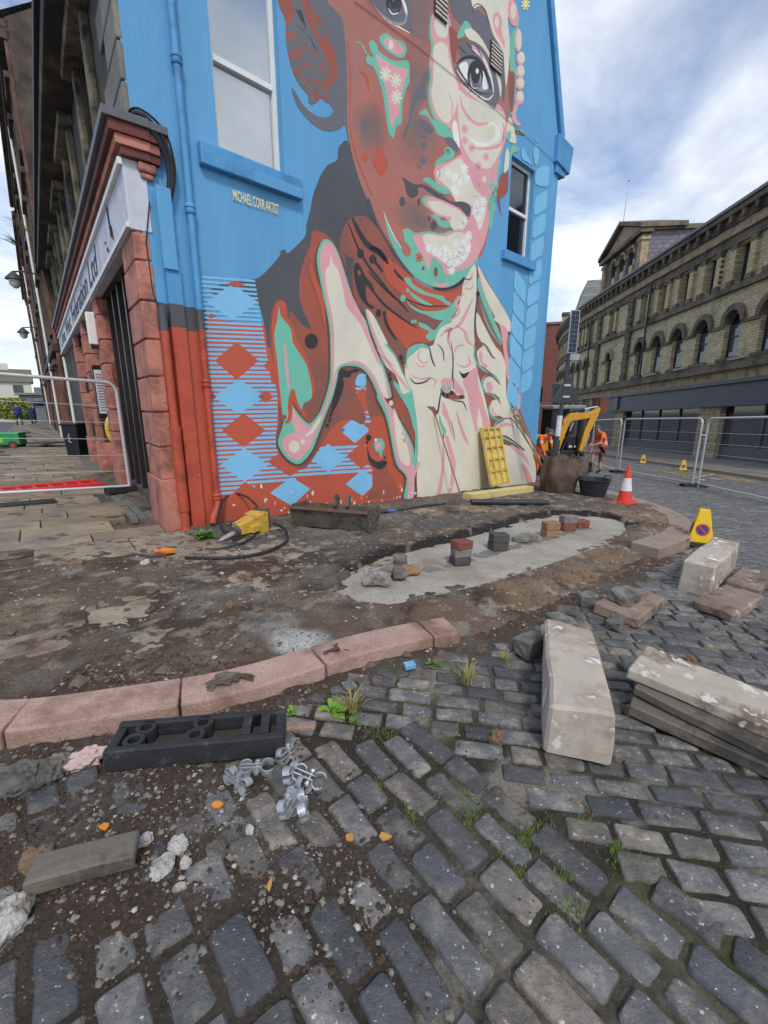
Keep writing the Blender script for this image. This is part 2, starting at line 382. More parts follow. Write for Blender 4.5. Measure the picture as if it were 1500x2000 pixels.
def dia(colour, cx, cy, w, h): paint('E', colour, [(cx, cy - h), (cx + w * 0.52, cy - h * 0.5), (cx + w, cy), (cx + w * 0.52, cy + h * 0.5), (cx, cy + h), (cx - w * 0.52, cy + h * 0.5), (cx - w, cy), (cx - w * 0.52, cy - h * 0.5)], False, False)
dia('light', 312, -338, 185, 132); dia('dred', 338, -468, 70, 25)
dia('dred', 345, 92, 160, 138); dia('light', 362, 355, 190, 125); dia('dred', 396, 602, 160, 125); dia('light', 402, 855, 175, 122)
paint('E', 'dred', [(190, 1135), (300, 1080), (405, 978), (510, 1040), (740, 1160), (740, 1230), (190, 1290)], False, False)
dia('dred', 160, -235, 40, 18); dia('dred', 560, 355, 60, 45); dia('dred', 170, 355, 30, 25); dia('dred', 600, 130, 60, 60); dia('dred', 175, 855, 50, 30)
dia('dred', 735, 830, 165, 110); paint('E', 'light', [(745, 945), (885, 1030), (748, 1155), (590, 1060)], False, False)
dia('dred', 1012, 600, 130, 100); dia('light', 1015, 805, 125, 105); paint('E', 'dred', [(1012, 920), (1150, 1000), (1270, 1090), (1500, 1120), (1500, 1200), (740, 1260), (760, 1160), (890, 1035)], False, False)
dia('light', 1210, 600, 110, 95); dia('dred', 1260, 790, 110, 95); paint('E', 'light', [(1262, 893), (1338, 930), (1338, 1015), (1265, 1082), (1142, 998), (1190, 955)], False, False)
dia('dred', 1270, 385, 105, 95); dia('light', 1262, 240, 60, 55)
# brown coat: left lapel, tail and everything below the neck
paint('mix', 'brown', [('C', 905, 305), ('C', 880, 420), ('C', 840, 510), ('C', 808, 640), ('C', 803, 770), ('C', 830, 880), ('C', 892, 1022), ('C', 820, 985), ('C', 742, 890), ('C', 722, 945), ('C', 712, 850), ('C', 665, 806), ('C', 618, 840), ('C', 592, 960), ('C', 588, 1150), ('C', 615, 1300), ('E', 650, 400),
      ('E', 645, 560), ('E', 632, 680), ('E', 700, 820), ('E', 820, 892), ('E', 890, 830), ('E', 960, 720), ('E', 1040, 590), ('E', 1110, 530), ('E', 1200, 530), ('E', 1262, 560), ('E', 1290, 500), ('E', 1230, 350), ('E', 1212, 250), ('E', 1250, 185), ('E', 1330, 240), ('C', 1400, 1250), ('C', 1250, 800), ('C', 1120, 480), ('C', 1000, 330)])
paint('mix', 'brown', [('C', 1100, 400), ('C', 1160, 230), ('C', 1290, 200), ('D', 100, 330), ('D', 250, 560), ('D', 420, 720), ('D', 600, 720), ('D', 740, 610), ('D', 800, 560), ('D', 1030, 960), ('D', 1020, 1100), ('H', 1050, 240), ('H', 1115, 470), ('H', 1110, 560), ('H', 1190, 770), ('H', 1218, 880), ('H', 1205, 1110), ('H', 900, 1130), ('H', 260, 1200), ('H', 250, 1050), ('H', 0, 600), ('C', 1290, 1200), ('C', 1150, 700)])
paint('mix', 'dred', [('E', 1310, 600), ('E', 1340, 510), ('E', 1400, 500), ('E', 1440, 580), ('E', 1480, 800), ('H', 180, 950), ('H', 250, 1080), ('H', 250, 1215), ('E', 1480, 1130), ('E', 1290, 1095), ('E', 1345, 1010), ('E', 1340, 890), ('E', 1290, 830), ('E', 1290, 700)])
paint('mix', 'brown', [('E', 1380, 860), ('E', 1460, 850), ('H', 130, 990), ('H', 190, 1080), ('H', 220, 1160), ('H', 200, 1205), ('E', 1300, 1110), ('E', 1290, 1090), ('E', 1340, 1020), ('E', 1345, 920)], True)
# ear and hair net
paint('A', 'brown', [(560, -40), (590, 150), (598, 330), (635, 500), (690, 620), (750, 690), (800, 760), (850, 720), (900, 755), (1040, 760), (1060, 300), (1050, -40)])
paint('A', 'char', [(780, -40), (1060, -40), (1060, 1040), (1030, 920), (980, 945), (920, 962), (850, 948), (770, 892), (700, 812), (655, 725), (636, 640), (680, 700), (720, 770), (790, 832), (860, 860), (915, 850), (942, 808), (905, 750), (880, 690), (930, 620), (968, 560), (955, 400), (900, 250), (840, 130), (790, 80)])
LAYER[0] += 1
for c_ in ([(640, 100), (700, 75), (740, 200), (722, 222), (650, 165)], [(600, 195), (640, 168), (728, 228), (640, 240), (604, 236)], [(650, 262), (738, 232), (800, 330), (812, 372), (720, 330)], [(605, 312), (640, 280), (718, 345), (690, 360), (640, 372), (606, 382)],
           [(690, 385), (760, 362), (825, 420), (850, 500), (760, 470)], [(640, 422), (720, 440), (738, 482), (682, 492), (652, 525), (636, 480)], [(690, 512), (750, 492), (790, 560), (800, 602), (722, 562)], [(765, 492), (860, 520), (892, 582), (830, 600)], [(682, 552), (720, 574), (738, 612), (692, 626)],
           [(740, 620), (780, 612), (800, 660), (760, 690)], [(812, 620), (862, 640), (866, 704), (818, 662)], [(760, 706), (792, 700), (800, 742), (786, 770), (760, 746)], [(620, -40), (690, -40), (740, 130), (805, 260), (872, 400), (918, 540), (900, 552), (800, 350), (730, 200), (660, 70)], [(820, 170), (862, 200), (885, 270), (860, 280), (832, 242)]):
    paint('A', 'char', c_, True, False)
# face
paint('mix', 'red', [('A', 1002, -60), ('A', 1012, 150), ('A', 1035, 420), ('A', 1042, 700), ('A', 1045, 920), ('A', 1075, 1120), ('A', 1140, 1345), ('D', 10, 115), ('D', 120, 365), ('D', 260, 575), ('D', 380, 675), ('D', 480, 722), ('D', 600, 715), ('D', 700, 650), ('D', 790, 540), ('D', 845, 440), ('D', 878, 300), ('D', 890, 120), ('B', 800, 1450),
      ('B', 835, 1200), ('B', 885, 1060), ('B', 910, 930), ('B', 925, 760), ('B', 935, 560), ('B', 922, 380), ('B', 905, 150), ('B', 920, -60)])
soft('B', 'red', 'dkbr', [(160, -60), (340, -60), (345, 120), (325, 300), (300, 420), (250, 340), (190, 260), (150, 200), (60, 170), (-20, 120), (-100, 50), (-100, -60)], 5, 1.1, 0.8)
soft('B', 'red', 'dkbr', [(180, 380), (300, 420), (330, 520), (320, 700), (280, 760), (250, 840), (270, 900), (350, 960), (390, 1040), (330, 1120), (200, 1130), (120, 1050), (150, 900), (190, 760), (170, 600)])
soft('A', 'red', 'dkbr', [(1110, 820), (1230, 780), (1300, 900), (1300, 1040), (1200, 1090), (1120, 1020)])
soft('D', 'red', 'dkbr', [(215, 120), (300, 95), (400, 130), (440, 210), (520, 260), (600, 282), (590, 312), (500, 325), (400, 305), (300, 288), (240, 250), (215, 180)])
LAYER[0] += 1
for c_ in ([(230, 655), (268, 620), (280, 560), (312, 520), (326, 570), (300, 620), (312, 735), (280, 722), (240, 752), (205, 820), (192, 900), (152, 1012), (138, 985), (178, 880), (195, 760), (208, 700)], [(250, 885), (300, 878), (362, 945), (345, 980), (300, 965), (262, 925)], [(225, 900), (250, 980), (320, 1000), (280, 1015), (235, 960)]):
    paint('B', 'char', c_, True, False)
for x, y, r_ in ((288, 1070, 34), (282, 1175, 40), (258, 1225, 20)): flower('B', 'char', x, y, r_)
flower('A', 'char', 1165, 930, 48)
# light side of the face
paint('B', 'mint', [(350, 100), (330, 250), (345, 340), (330, 460), (336, 560), (322, 650), (326, 750), (350, 840), (390, 900), (450, 940), (520, 900), (500, 600), (490, 180), (440, 110)])
paint('mix', 'pink', [('B', 355, 110), ('B', 346, 250), ('B', 362, 335), ('B', 346, 450), ('B', 352, 560), ('B', 337, 645), ('B', 342, 745), ('B', 368, 835), ('B', 410, 890), ('B', 470, 930), ('B', 505, 990), ('B', 545, 1060), ('B', 565, 1130), ('B', 590, 1200), ('B', 640, 1290), ('B', 700, 1380), ('D', 640, 40), ('D', 740, 110), ('D', 745, 190), ('D', 860, 210), ('D', 885, 60), ('B', 822, 1350),
      ('B', 835, 1200), ('B', 878, 1070), ('B', 902, 950), ('B', 890, 850), ('B', 850, 775), ('B', 770, 735), ('B', 690, 690), ('B', 600, 640), ('B', 545, 580), ('B', 510, 520), ('B', 490, 440), ('B', 480, 300), ('B', 474, 150), ('B', 460, 90)])
paint('B', 'cream', [(365, 180), (385, 130), (462, 150), (462, 255), (430, 280), (385, 250)])
paint('B', 'cream', [(362, 350), (400, 312), (458, 335), (476, 440), (502, 520), (532, 600), (546, 690), (532, 770), (505, 850), (470, 900), (430, 888), (390, 838), (362, 770), (346, 690), (356, 600), (362, 480), (358, 400)])
paint('B', 'cream', [(545, 660), (600, 705), (680, 742), (760, 775), (832, 805), (880, 852), (886, 950), (868, 1060), (818, 1170), (778, 1228), (722, 1238), (655, 1200), (605, 1125), (572, 1050), (552, 950), (540, 800)])
paint('B', 'pink', [(560, 700), (580, 780), (640, 870), (700, 900), (790, 890), (760, 905), (690, 925), (620, 880), (565, 790)])
LAYER[0] += 1
line('B', 'white', [(620, 1000), (680, 1050), (760, 1055), (830, 1000), (820, 930), (780, 900), (765, 930)], 34)
line('B', 'pink', [(640, 1080), (740, 1090), (850, 1060), (880, 980), (870, 900)], 26)
line('B', 'white', [(830, 1110), (865, 1050), (870, 960), (840, 900), (800, 885)], 8)
line('B', 'pink', [(650, 1180), (700, 1235), (770, 1240)], 14); line('B', 'pink', [(470, 680), (500, 760), (495, 850), (520, 900)], 9)
for x, y, r_ in ((588, 945, 38), (590, 1030, 34), (640, 1085, 38), (745, 1150, 34), (690, 1215, 34)): flower('B', 'pink', x, y, r_)
for x, y, r_ in ((345, 430, 24), (345, 470, 22)): flower('B', 'pink', x, y, r_)
for x, y, r_ in ((788, 1365, 36), (785, 1460, 40)): flower('B', 'mint', x, y, r_)
paint('mix', 'mint', [('B', 838, 1190), ('B', 860, 1185), ('B', 830, 1330), ('B', 850, 1430), ('D', 900, 60), ('D', 930, 120), ('D', 915, 180), ('D', 905, 260), ('D', 880, 300), ('D', 885, 100), ('B', 815, 1400)])
paint('mix', 'brown', [('B', 850, 1290), ('B', 905, 1240), ('B', 905, 1400), ('B', 850, 1460), ('B', 825, 1480), ('B', 835, 1380)])
paint('D', 'brown', [(935, 0), (945, 100), (970, 190), (962, 90), (975, 40), (1010, 5), (980, -20)])
# nose tip, nostril
paint('B', 'mint', [(255, 838), (300, 798), (325, 828), (342, 862), (400, 902), (460, 932), (512, 1000), (482, 1012), (420, 1000), (385, 975), (368, 935), (328, 868), (290, 842)])
paint('B', 'white', [(500, 905), (528, 890), (548, 990), (552, 1080), (522, 1090), (505, 1000)])
paint('B', 'char', [(438, 1022), (475, 1004), (515, 1030), (545, 1085), (532, 1112), (482, 1075)])
paint('B', 'mint', [(445, 1085), (478, 1080), (514, 1120), (504, 1160), (445, 1182), (412, 1212), (380, 1235), (372, 1200), (400, 1160), (438, 1135)])
oval('B', 'red', 466, 1115, 15, 24)
paint('B', 'pink', [(362, 1255), (390, 1212), (440, 1190), (505, 1165), (565, 1130), (600, 1160), (630, 1240), (685, 1350), (725, 1430), (720, 1520), (560, 1520), (490, 1425), (420, 1375), (382, 1335)])
paint('B', 'cream', [(412, 1240), (480, 1195), (562, 1162), (602, 1250), (642, 1330), (664, 1420), (650, 1500), (545, 1500), (490, 1400), (430, 1340), (395, 1300)])
oval('B', 'white', 398, 1275, 14, 26); oval('B', 'cream', 733, 1315, 16, 26)
LAYER[0] += 1
for x, y, r_ in ((470, 1265, 40), (520, 1300, 42), (585, 1235, 42), (600, 1310, 44), (510, 1380, 40), (560, 1330, 40)): flower('B', 'white', x, y, r_)
paint('B', 'mint', [(278, 1318), (318, 1298), (370, 1330), (440, 1368), (495, 1412), (440, 1422), (380, 1392), (330, 1352)])
paint('mix', 'char', [('B', 132, 1296), ('B', 170, 1320), ('B', 222, 1350), ('B', 290, 1352), ('B', 345, 1380), ('B', 405, 1418), ('B', 475, 1440), ('D', 540, 45), ('D', 605, 90), ('D', 680, 88), ('D', 732, 108), ('D', 748, 150), ('D', 730, 192), ('D', 698, 172), ('D', 668, 132), ('D', 600, 112), ('D', 545, 72), ('D', 470, 58), ('B', 375, 1442), ('B', 318, 1402), ('B', 280, 1372), ('B', 235, 1382), ('B', 232, 1425), ('B', 196, 1452), ('B', 165, 1412), ('B', 150, 1350)])
# lower lip and chin
paint('D', 'mint', [(388, 90), (400, 52), (450, 48), (520, 80), (500, 150), (430, 140)])
paint('D', 'pink', [(405, 85), (450, 55), (530, 78), (622, 118), (700, 175), (720, 240), (690, 300), (600, 260), (560, 210), (500, 195), (440, 140)])
paint('D', 'cream', [(430, 92), (520, 88), (600, 128), (650, 150), (695, 190), (712, 245), (682, 292), (625, 300), (592, 250), (605, 205), (540, 190), (470, 150)])
paint('D', 'mint', [(452, 190), (500, 188), (532, 228), (580, 232), (602, 270), (550, 282), (512, 262), (488, 222)])
paint('D', 'mint', [(250, 300), (292, 288), (332, 318), (372, 315), (440, 308), (540, 322), (610, 300), (720, 340), (800, 480), (790, 545), (740, 622), (680, 682), (600, 716), (480, 716), (380, 672), (300, 602), (222, 502), (172, 402), (132, 292), (108, 160), (142, 252), (190, 350), (235, 415), (262, 380)])
paint('D', 'red', [(235, 420), (258, 385), (285, 400), (310, 440), (300, 485), (270, 492), (245, 460)])
paint('D', 'pink', [(325, 345), (380, 330), (430, 322), (510, 332), (565, 330), (620, 305), (690, 270), (740, 200), (790, 120), (860, 120), (882, 180), (870, 300), (838, 410), (785, 510), (722, 572), (640, 602), (592, 622), (558, 622), (540, 562), (500, 522), (462, 502), (445, 570), (428, 575), (408, 505), (360, 432)])
paint('D', 'cream', [(395, 352), (440, 327), (560, 347), (640, 312), (710, 330), (748, 400), (732, 480), (682, 542), (620, 572), (560, 542), (480, 482), (420, 422)])
paint('mix', 'cream', [('B', 690, 1440), ('D', 640, -10), ('D', 740, -20), ('D', 800, 20), ('D', 855, 100), ('D', 850, 200), ('D', 812, 300), ('D', 790, 250), ('D', 775, 150), ('D', 720, 60)])
LAYER[0] += 1
for i_, (x, y) in enumerate(((440, 430), (480, 450), (520, 470), (560, 500), (600, 480), (640, 470), (680, 450), (720, 430), (640, 400), (690, 390), (730, 340), (650, 520), (600, 540), (690, 490), (560, 440), (700, 230), (680, 260), (790, 110), (830, 150), (800, 200), (840, 90), (780, 160), (640, 20), (605, 590))): flower('D', 'white', x, y, 40)
flower('D', 'dred', 368, 500, 42); oval('D', 'brown', 398, 578, 12, 16); oval('D', 'brown', 490, 605, 16, 36); line('D', 'pink', [(470, 680), (530, 705), (590, 685)], 26)
for x, y, a, b in ((245, 90, 22, 36), (320, 15, 44, 46), (474, 265, 24, 36), (440, 215, 10, 18), (365, 95, 10, 30)): oval('D', 'char', x, y, a, b)
line('D', 'cream', [(108, 160), (140, 250), (200, 370), (240, 430)], 8)
# left eye (top of picture), cheek ornament
paint('B', 'char', [(-110, -60), (170, -60), (190, 80), (205, 215), (150, 215), (90, 170), (20, 140), (-60, 80)])
LAYER[0] += 1
line('B', 'grey', [(-60, 60), (0, 130), (80, 175), (150, 165), (160, 100)], 26); line('B', 'white', [(-40, 100), (40, 165), (110, 200), (190, 245)], 12); line('B', 'white', [(110, -40), (150, 40), (165, 120)], 20)
oval('B', 'blk', 70, 20, 58, 100); oval('B', 'grey', 72, 40, 40, 62); LAYER[0] += 1; oval('B', 'blk', 72, 12, 30, 55); oval('B', 'white', 74, -2, 15, 18); line('B', 'white', [(30, 60), (60, 105), (105, 95)], 12); line('B', 'red', [(-90, 20), (-30, 110), (60, 205)], 12)
paint('A', 'mint', [(1200, 312), (1232, 298), (1262, 340), (1268, 372), (1332, 422), (1402, 450), (1490, 452), (1497, 600), (1472, 652), (1442, 780), (1440, 902), (1402, 930), (1386, 1000), (1370, 1012), (1342, 960), (1312, 760), (1290, 642), (1240, 502), (1190, 470), (1178, 440), (1192, 408), (1238, 420), (1212, 370)])
paint('A', 'pink', [(1255, 405), (1330, 452), (1400, 490), (1482, 512), (1462, 600), (1432, 720), (1416, 850), (1392, 868), (1370, 935), (1352, 860), (1332, 700), (1300, 560), (1270, 480)])
paint('A', 'mint', [(1278, 270), (1330, 244), (1392, 288), (1452, 310), (1477, 362), (1452, 425), (1390, 412), (1320, 362), (1284, 320)])
paint('A', 'pink', [(1308, 300), (1350, 278), (1422, 320), (1457, 370), (1430, 402), (1370, 382), (1325, 342)]); oval('A', 'cream', 1362, 330, 18, 34, inc=True)
for x, y in ((1322, 545), (1397, 592), (1400, 712)): flower('A', 'cream', x, y, 58)
line('A', 'mint', [(1105, 305), (1150, 330), (1180, 390), (1215, 430)], 12)
LAYER[0] += 1
for p_, w_ in (([(1060, 900), (1090, 1080), (1160, 1280), (1230, 1440)], 14), ([(1225, 1090), (1240, 1200), (1290, 1280), (1335, 1200), (1310, 1130)], 12), ([(1050, 300), (1062, 600), (1060, 900)], 10), ([(1130, 520), (1180, 560), (1200, 660)], 16)): line('A', 'dred', p_, w_)
paint('A', 'dred', [(1240, 1180), (1262, 1060), (1280, 1120), (1300, 1090), (1320, 1180), (1330, 1240), (1300, 1270), (1255, 1240)]); oval('A', 'dred', 1172, 1150, 24, 34)
# right eye and brow
paint('B', 'char', [(478, -60), (650, -60), (650, 60), (702, 80), (760, 150), (792, 250), (832, 320), (872, 400), (886, 560), (876, 745), (842, 610), (800, 490), (740, 385), (680, 285), (636, 225), (580, 190), (520, 140), (488, 70)])
paint('B', 'brown', [(480, 190), (560, 270), (620, 280), (560, 310), (535, 370), (520, 460), (492, 420), (478, 300)])
paint('B', 'mint', [(532, 275), (575, 175), (605, 155), (640, 200), (640, 240), (590, 240), (580, 272)])
paint('B', 'cream', [(590, 222), (640, 212), (702, 270), (762, 370), (812, 470), (856, 600), (854, 712), (828, 640), (780, 522), (720, 422), (660, 325), (602, 268)])
paint('mix', 'cream', [('B', 650, 60), ('B', 660, -60), ('B', 915, -60), ('B', 905, 150), ('B', 920, 300), ('B', 916, 440), ('B', 892, 640), ('B', 880, 500), ('B', 868, 380), ('B', 800, 260), ('B', 772, 170), ('B', 742, 80), ('B', 700, 45)])
paint('B', 'pink', [(795, 120), (830, 88), (862, 150), (858, 230), (880, 300), (880, 360), (850, 300), (810, 230)]); oval('B', 'cream', 825, 165, 16, 45, inc=True)
LAYER[0] += 1
line('B', 'blk', [(640, 90), (660, 40), (700, 35), (745, 90), (770, 190)], 8)
paint('B', 'char', [(522, 490), (560, 420), (538, 350), (560, 308), (640, 298), (720, 350), (782, 450), (822, 560), (846, 690), (832, 745), (800, 800), (740, 745), (680, 702), (620, 662), (560, 592), (530, 545)])
paint('B', 'grey', [(540, 480), (590, 440), (650, 425), (710, 470), (750, 565), (765, 650), (722, 668), (660, 650), (600, 592)])
paint('B', 'white', [(548, 488), (585, 455), (612, 470), (618, 560), (598, 578)]); paint('B', 'white', [(722, 520), (745, 580), (758, 648), (725, 655), (716, 600)])
paint('B', 'pink', [(640, 330), (700, 370), (752, 450), (790, 560), (770, 560), (720, 440), (660, 380)])
LAYER[0] += 1
oval('B', 'blk', 666, 552, 58, 108); LAYER[0] += 1; oval('B', 'grey', 668, 580, 44, 74); LAYER[0] += 1; oval('B', 'blk', 668, 548, 34, 66); LAYER[0] += 1; oval('B', 'white', 680, 522, 12, 20); line('B', 'white', [(632, 600), (650, 645), (690, 645)], 9)
for a in range(7): line('B', 'blk', [(640 + a * 9, 590), (645 + a * 8, 650)], 5)
line('B', 'white', [(620, 640), (690, 700), (760, 730), (800, 690)], 12); line('B', 'white', [(640, 360), (700, 400), (750, 480), (790, 600), (800, 680)], 13); line('B', 'white', [(530, 510), (560, 560), (600, 610)], 9); line('B', 'cream', [(560, 610), (640, 690), (740, 760), (800, 790)], 22)
line('B', 'blk', [(530, 470), (590, 425), (672, 430), (738, 520), (778, 650)], 30); line('B', 'blk', [(540, 500), (600, 600), (680, 675), (770, 690)], 12)
for a_, b_ in (((700, 690), (690, 720)), ((640, 650), (625, 680)), ((600, 600), (580, 625)), ((540, 330), (600, 400)), ((600, 310), (660, 390)), ((670, 330), (720, 430))): line('B', 'blk', [a_, b_], 8)
# right edge: hair strand, beads, curls
paint('B', 'mint', [(918, 300), (940, 235), (985, 180), (970, 260), (955, 420), (968, 570), (955, 720), (938, 850), (920, 800), (925, 600)])
paint('B', 'brown', [(912, 560), (935, 520), (958, 560), (952, 700), (938, 820), (920, 780)])
paint('B', 'pink', [(905, 60), (925, -30), (960, 20), (985, 120), (975, 190), (935, 185), (912, 130)])
LAYER[0] += 1
for x, y, a, b in ((945, 85, 24, 66), (985, 290, 22, 82), (1002, 425, 27, 46), (1000, 520, 27, 45), (998, 608, 27, 42), (994, 712, 28, 48)): oval('B', 'pink', x - 4, y + 6, a + 6, b + 6)
LAYER[0] += 1
for x, y, a, b in ((945, 85, 20, 60), (985, 290, 20, 76), (1004, 422, 25, 42), (1002, 517, 25, 41), (1000, 605, 25, 38), (996, 702, 24, 38)): oval('B', 'cream', x, y, a, b)
paint('B', 'pink', [(965, 740), (985, 770), (965, 830), (975, 890), (1000, 900), (985, 925), (945, 895), (935, 850)]); paint('B', 'mint', [(930, 880), (955, 930), (1020, 960), (1028, 985), (960, 965), (925, 905)]); paint('B', 'brown', [(955, 950), (1020, 975), (1020, 992), (960, 975)])
paint('B', 'cream', [(905, 880), (930, 870), (960, 990), (965, 1050), (920, 1040), (895, 1000)]); paint('B', 'mint', [(898, 975), (925, 960), (925, 1020), (905, 1030)]); paint('B', 'mint', [(920, 1100), (945, 1060), (985, 1085), (975, 1110), (935, 1130), (915, 1190), (905, 1190)])
paint('B', 'cream', [(890, 1110), (910, 1090), (915, 1200), (900, 1250), (875, 1265), (880, 1190)])
flower('B', 'yel', 1033, 32, 46)
# neck cloth
LAYER[0] += 1
paint('D', 'dred', [(120, 500), (250, 590), (400, 700), (560, 760), (690, 720), (660, 800), (590, 880), (470, 920), (330, 840), (200, 740), (120, 640)])
paint('D', 'dred', [(130, 880), (220, 930), (340, 990), (470, 1040), (440, 1120), (330, 1120), (270, 1170), (230, 1110), (160, 1020)])
paint('D', 'char', [(0, 60), (60, 230), (150, 390), (250, 540), (325, 635), (290, 615), (190, 490), (90, 320), (0, 170)])
paint('D', 'blk', [(470, 715), (560, 722), (640, 690), (700, 640), (690, 680), (640, 715), (560, 738), (490, 732)])
LAYER[0] += 1
for p_, w_ in (([(0, 600), (90, 700), (200, 800), (290, 895)], 16), ([(0, 700), (100, 830), (220, 930), (350, 1015)], 18), ([(180, 580), (215, 630), (260, 670)], 22), ([(110, 890), (130, 990), (200, 1100)], 20), ([(0, 425), (70, 450), (140, 545)], 30), ([(250, 790), (400, 850), (580, 855)], 12)): line('D', 'blk', p_, w_)
for p_, w_ in (([(1190, 210), (1290, 390), (1400, 470), (1450, 545)], 42), ([(1160, 240), (1230, 420), (1310, 560), (1400, 670), (1500, 800)], 16), ([(1330, 490), (1370, 545), (1415, 605)], 20)): line('C', 'blk', p_, w_)
paint('C', 'blk', [(1205, 560), (1235, 540), (1290, 640), (1340, 700), (1350, 760), (1290, 700), (1300, 820), (1355, 860), (1320, 870), (1250, 790), (1210, 660)])
for x, y, a in ((1252, 470, 26), (1340, 510, 26), (1383, 905, 20), (1425, 905, 12)): oval('C', 'blk', x, y, a, a * 1.3)
oval('C', 'brown', 1240, 612, 13, 20, inc=True); oval('D', 'blk', 70, 905, 20, 28); oval('D', 'blk', 30, 510, 26, 30)
paint('C', 'char', [(1140, 470), (1160, 500), (1200, 505), (1190, 640), (1210, 800), (1290, 920), (1270, 910), (1180, 790), (1160, 650)])
for p_ in ([(255, 655), (300, 650), (330, 700), (440, 760), (540, 780), (560, 810), (600, 830), (580, 850), (500, 800), (400, 770), (320, 730)], [(275, 810), (310, 850), (400, 890), (500, 890), (590, 860), (660, 770), (640, 880), (610, 930), (520, 960), (420, 920), (360, 900), (300, 860)], [(360, 975), (420, 990), (480, 1030), (540, 960), (620, 940), (540, 1020), (500, 1080), (450, 1110), (415, 1075), (440, 1040), (380, 1010)], [(300, 750), (380, 800), (470, 850), (400, 840), (320, 790)]): paint('D', 'mint', p_)
for x, y, a in ((248, 798, 20), (284, 740, 12), (318, 968, 11), (340, 968, 11)): oval('D', 'mint', x, y, a, a * 1.3)
# shirt front and frill (cream), with pink folds
paint('mix', 'cream', [('D', 690, 690), ('D', 760, 560), ('D', 785, 570), ('D', 795, 700), ('D', 780, 900), ('D', 775, 1090), ('D', 770, 1200), ('H', 800, 300), ('H', 850, 480), ('H', 885, 640), ('H', 910, 780), ('H', 1000, 820), ('H', 1200, 900), ('H', 1205, 1120), ('H', 960, 1125), ('H', 800, 1160), ('H', 340, 1200), ('H', 345, 1000), ('H', 360, 850), ('H', 350, 700), ('H', 300, 560), ('H', 290, 420), ('H', 265, 320), ('H', 270, 220), ('H', 320, 160), ('H', 410, 110), ('H', 470, 90), ('D', 480, 1110), ('D', 520, 1020), ('D', 600, 970), ('D', 640, 900), ('D', 680, 770)])
paint('D', 'mint', [(270, 1250), (285, 1170), (330, 1140), (400, 1130), (445, 1170), (400, 1165), (340, 1190), (290, 1260), (275, 1320)])
paint('D', 'cream', [(280, 1250), (330, 1200), (380, 1160), (430, 1180), (440, 1260), (480, 1330), (500, 1420), (480, 1530), (400, 1540), (330, 1450), (290, 1360)])
LAYER[0] += 1
for p_, w_ in (([(700, 760), (640, 830), (660, 900), (600, 960)], 22), ([(760, 800), (700, 930), (650, 1000), (560, 1040)], 26), ([(640, 1000), (700, 1040), (720, 1110), (760, 1140)], 24), ([(520, 1080), (560, 1040), (600, 1020), (580, 1100), (610, 1190)], 22), ([(380, 1170), (360, 1220), (390, 1270), (440, 1260)], 14), ([(300, 1360), (380, 1390), (440, 1380), (490, 1400), (470, 1450)], 16), ([(640, 1280), (700, 1300), (740, 1270), (730, 1220)], 18), ([(620, 1200), (650, 1150), (700, 1140)], 16), ([(345, 1270), (380, 1300), (420, 1290)], 10), ([(690, 700), (740, 660), (765, 600)], 12), ([(690, 720), (740, 730), (770, 700)], 12)): line('D', 'pink', p_, w_)
for p_, w_ in (([(790, 560), (795, 760), (778, 950), (775, 1090)], 16), ([(440, 1140), (460, 1240), (485, 1300)], 14), ([(500, 1130), (540, 1180), (550, 1260)], 10), ([(600, 1110), (615, 1250), (605, 1420)], 9), ([(690, 640), (715, 660), (760, 650)], 9)): line('D', 'char', p_, w_)
for p_ in ([(690, 340), (790, 250), (800, 380), (830, 480), (850, 560), (890, 680), (905, 790), (910, 860), (870, 860), (850, 760), (820, 600), (800, 560), (790, 720), (770, 690), (740, 560), (720, 440)], [(530, 340), (600, 340), (610, 400), (580, 440), (540, 420)], [(620, 330), (660, 380), (700, 430), (680, 450), (630, 430)], [(540, 500), (570, 560), (600, 650), (620, 780), (600, 740), (570, 640), (540, 600)], [(640, 560), (680, 680), (720, 780), (735, 830), (690, 770), (650, 650)], [(555, 760), (580, 760), (610, 850), (635, 960), (620, 1100), (605, 1170), (580, 1170), (600, 1050), (590, 900)], [(540, 800), (555, 900), (545, 1050), (525, 1175), (500, 1175), (530, 1000)]): paint('H', 'pink', p_)
paint('H', 'brown', [(525, 400), (560, 440), (620, 430), (650, 460), (690, 450), (700, 480), (640, 490), (560, 480), (530, 450)])
LAYER[0] += 1
for x, y, a in ((545, 450, 14), (575, 462, 14), (605, 440, 15), (670, 470, 10), (685, 475, 8)): oval('H', 'blk', x, y, a, a * 1.2)
paint('H', 'blk', [(660, 280), (690, 300), (735, 285), (715, 320), (690, 335), (675, 315)])
for p_, w_ in (([(300, 330), (340, 370), (410, 360), (450, 330)], 14), ([(420, 540), (470, 550), (500, 590), (520, 480), (530, 420)], 14), ([(520, 640), (545, 700), (545, 790)], 10), ([(600, 490), (640, 500), (690, 510), (715, 570)], 12), ([(600, 640), (620, 720), (630, 800)], 6), ([(620, 160), (615, 300), (620, 420)], 8)): line('H', 'char', p_, w_)
paint('H', 'mint', [(530, 400), (560, 430), (600, 410), (590, 380), (570, 420), (545, 380)]); paint('H', 'mint', [(520, 600), (535, 660), (565, 720), (550, 745), (525, 690), (512, 640)]); paint('H', 'brown', [(430, 545), (480, 545), (495, 600), (480, 620), (465, 580)])
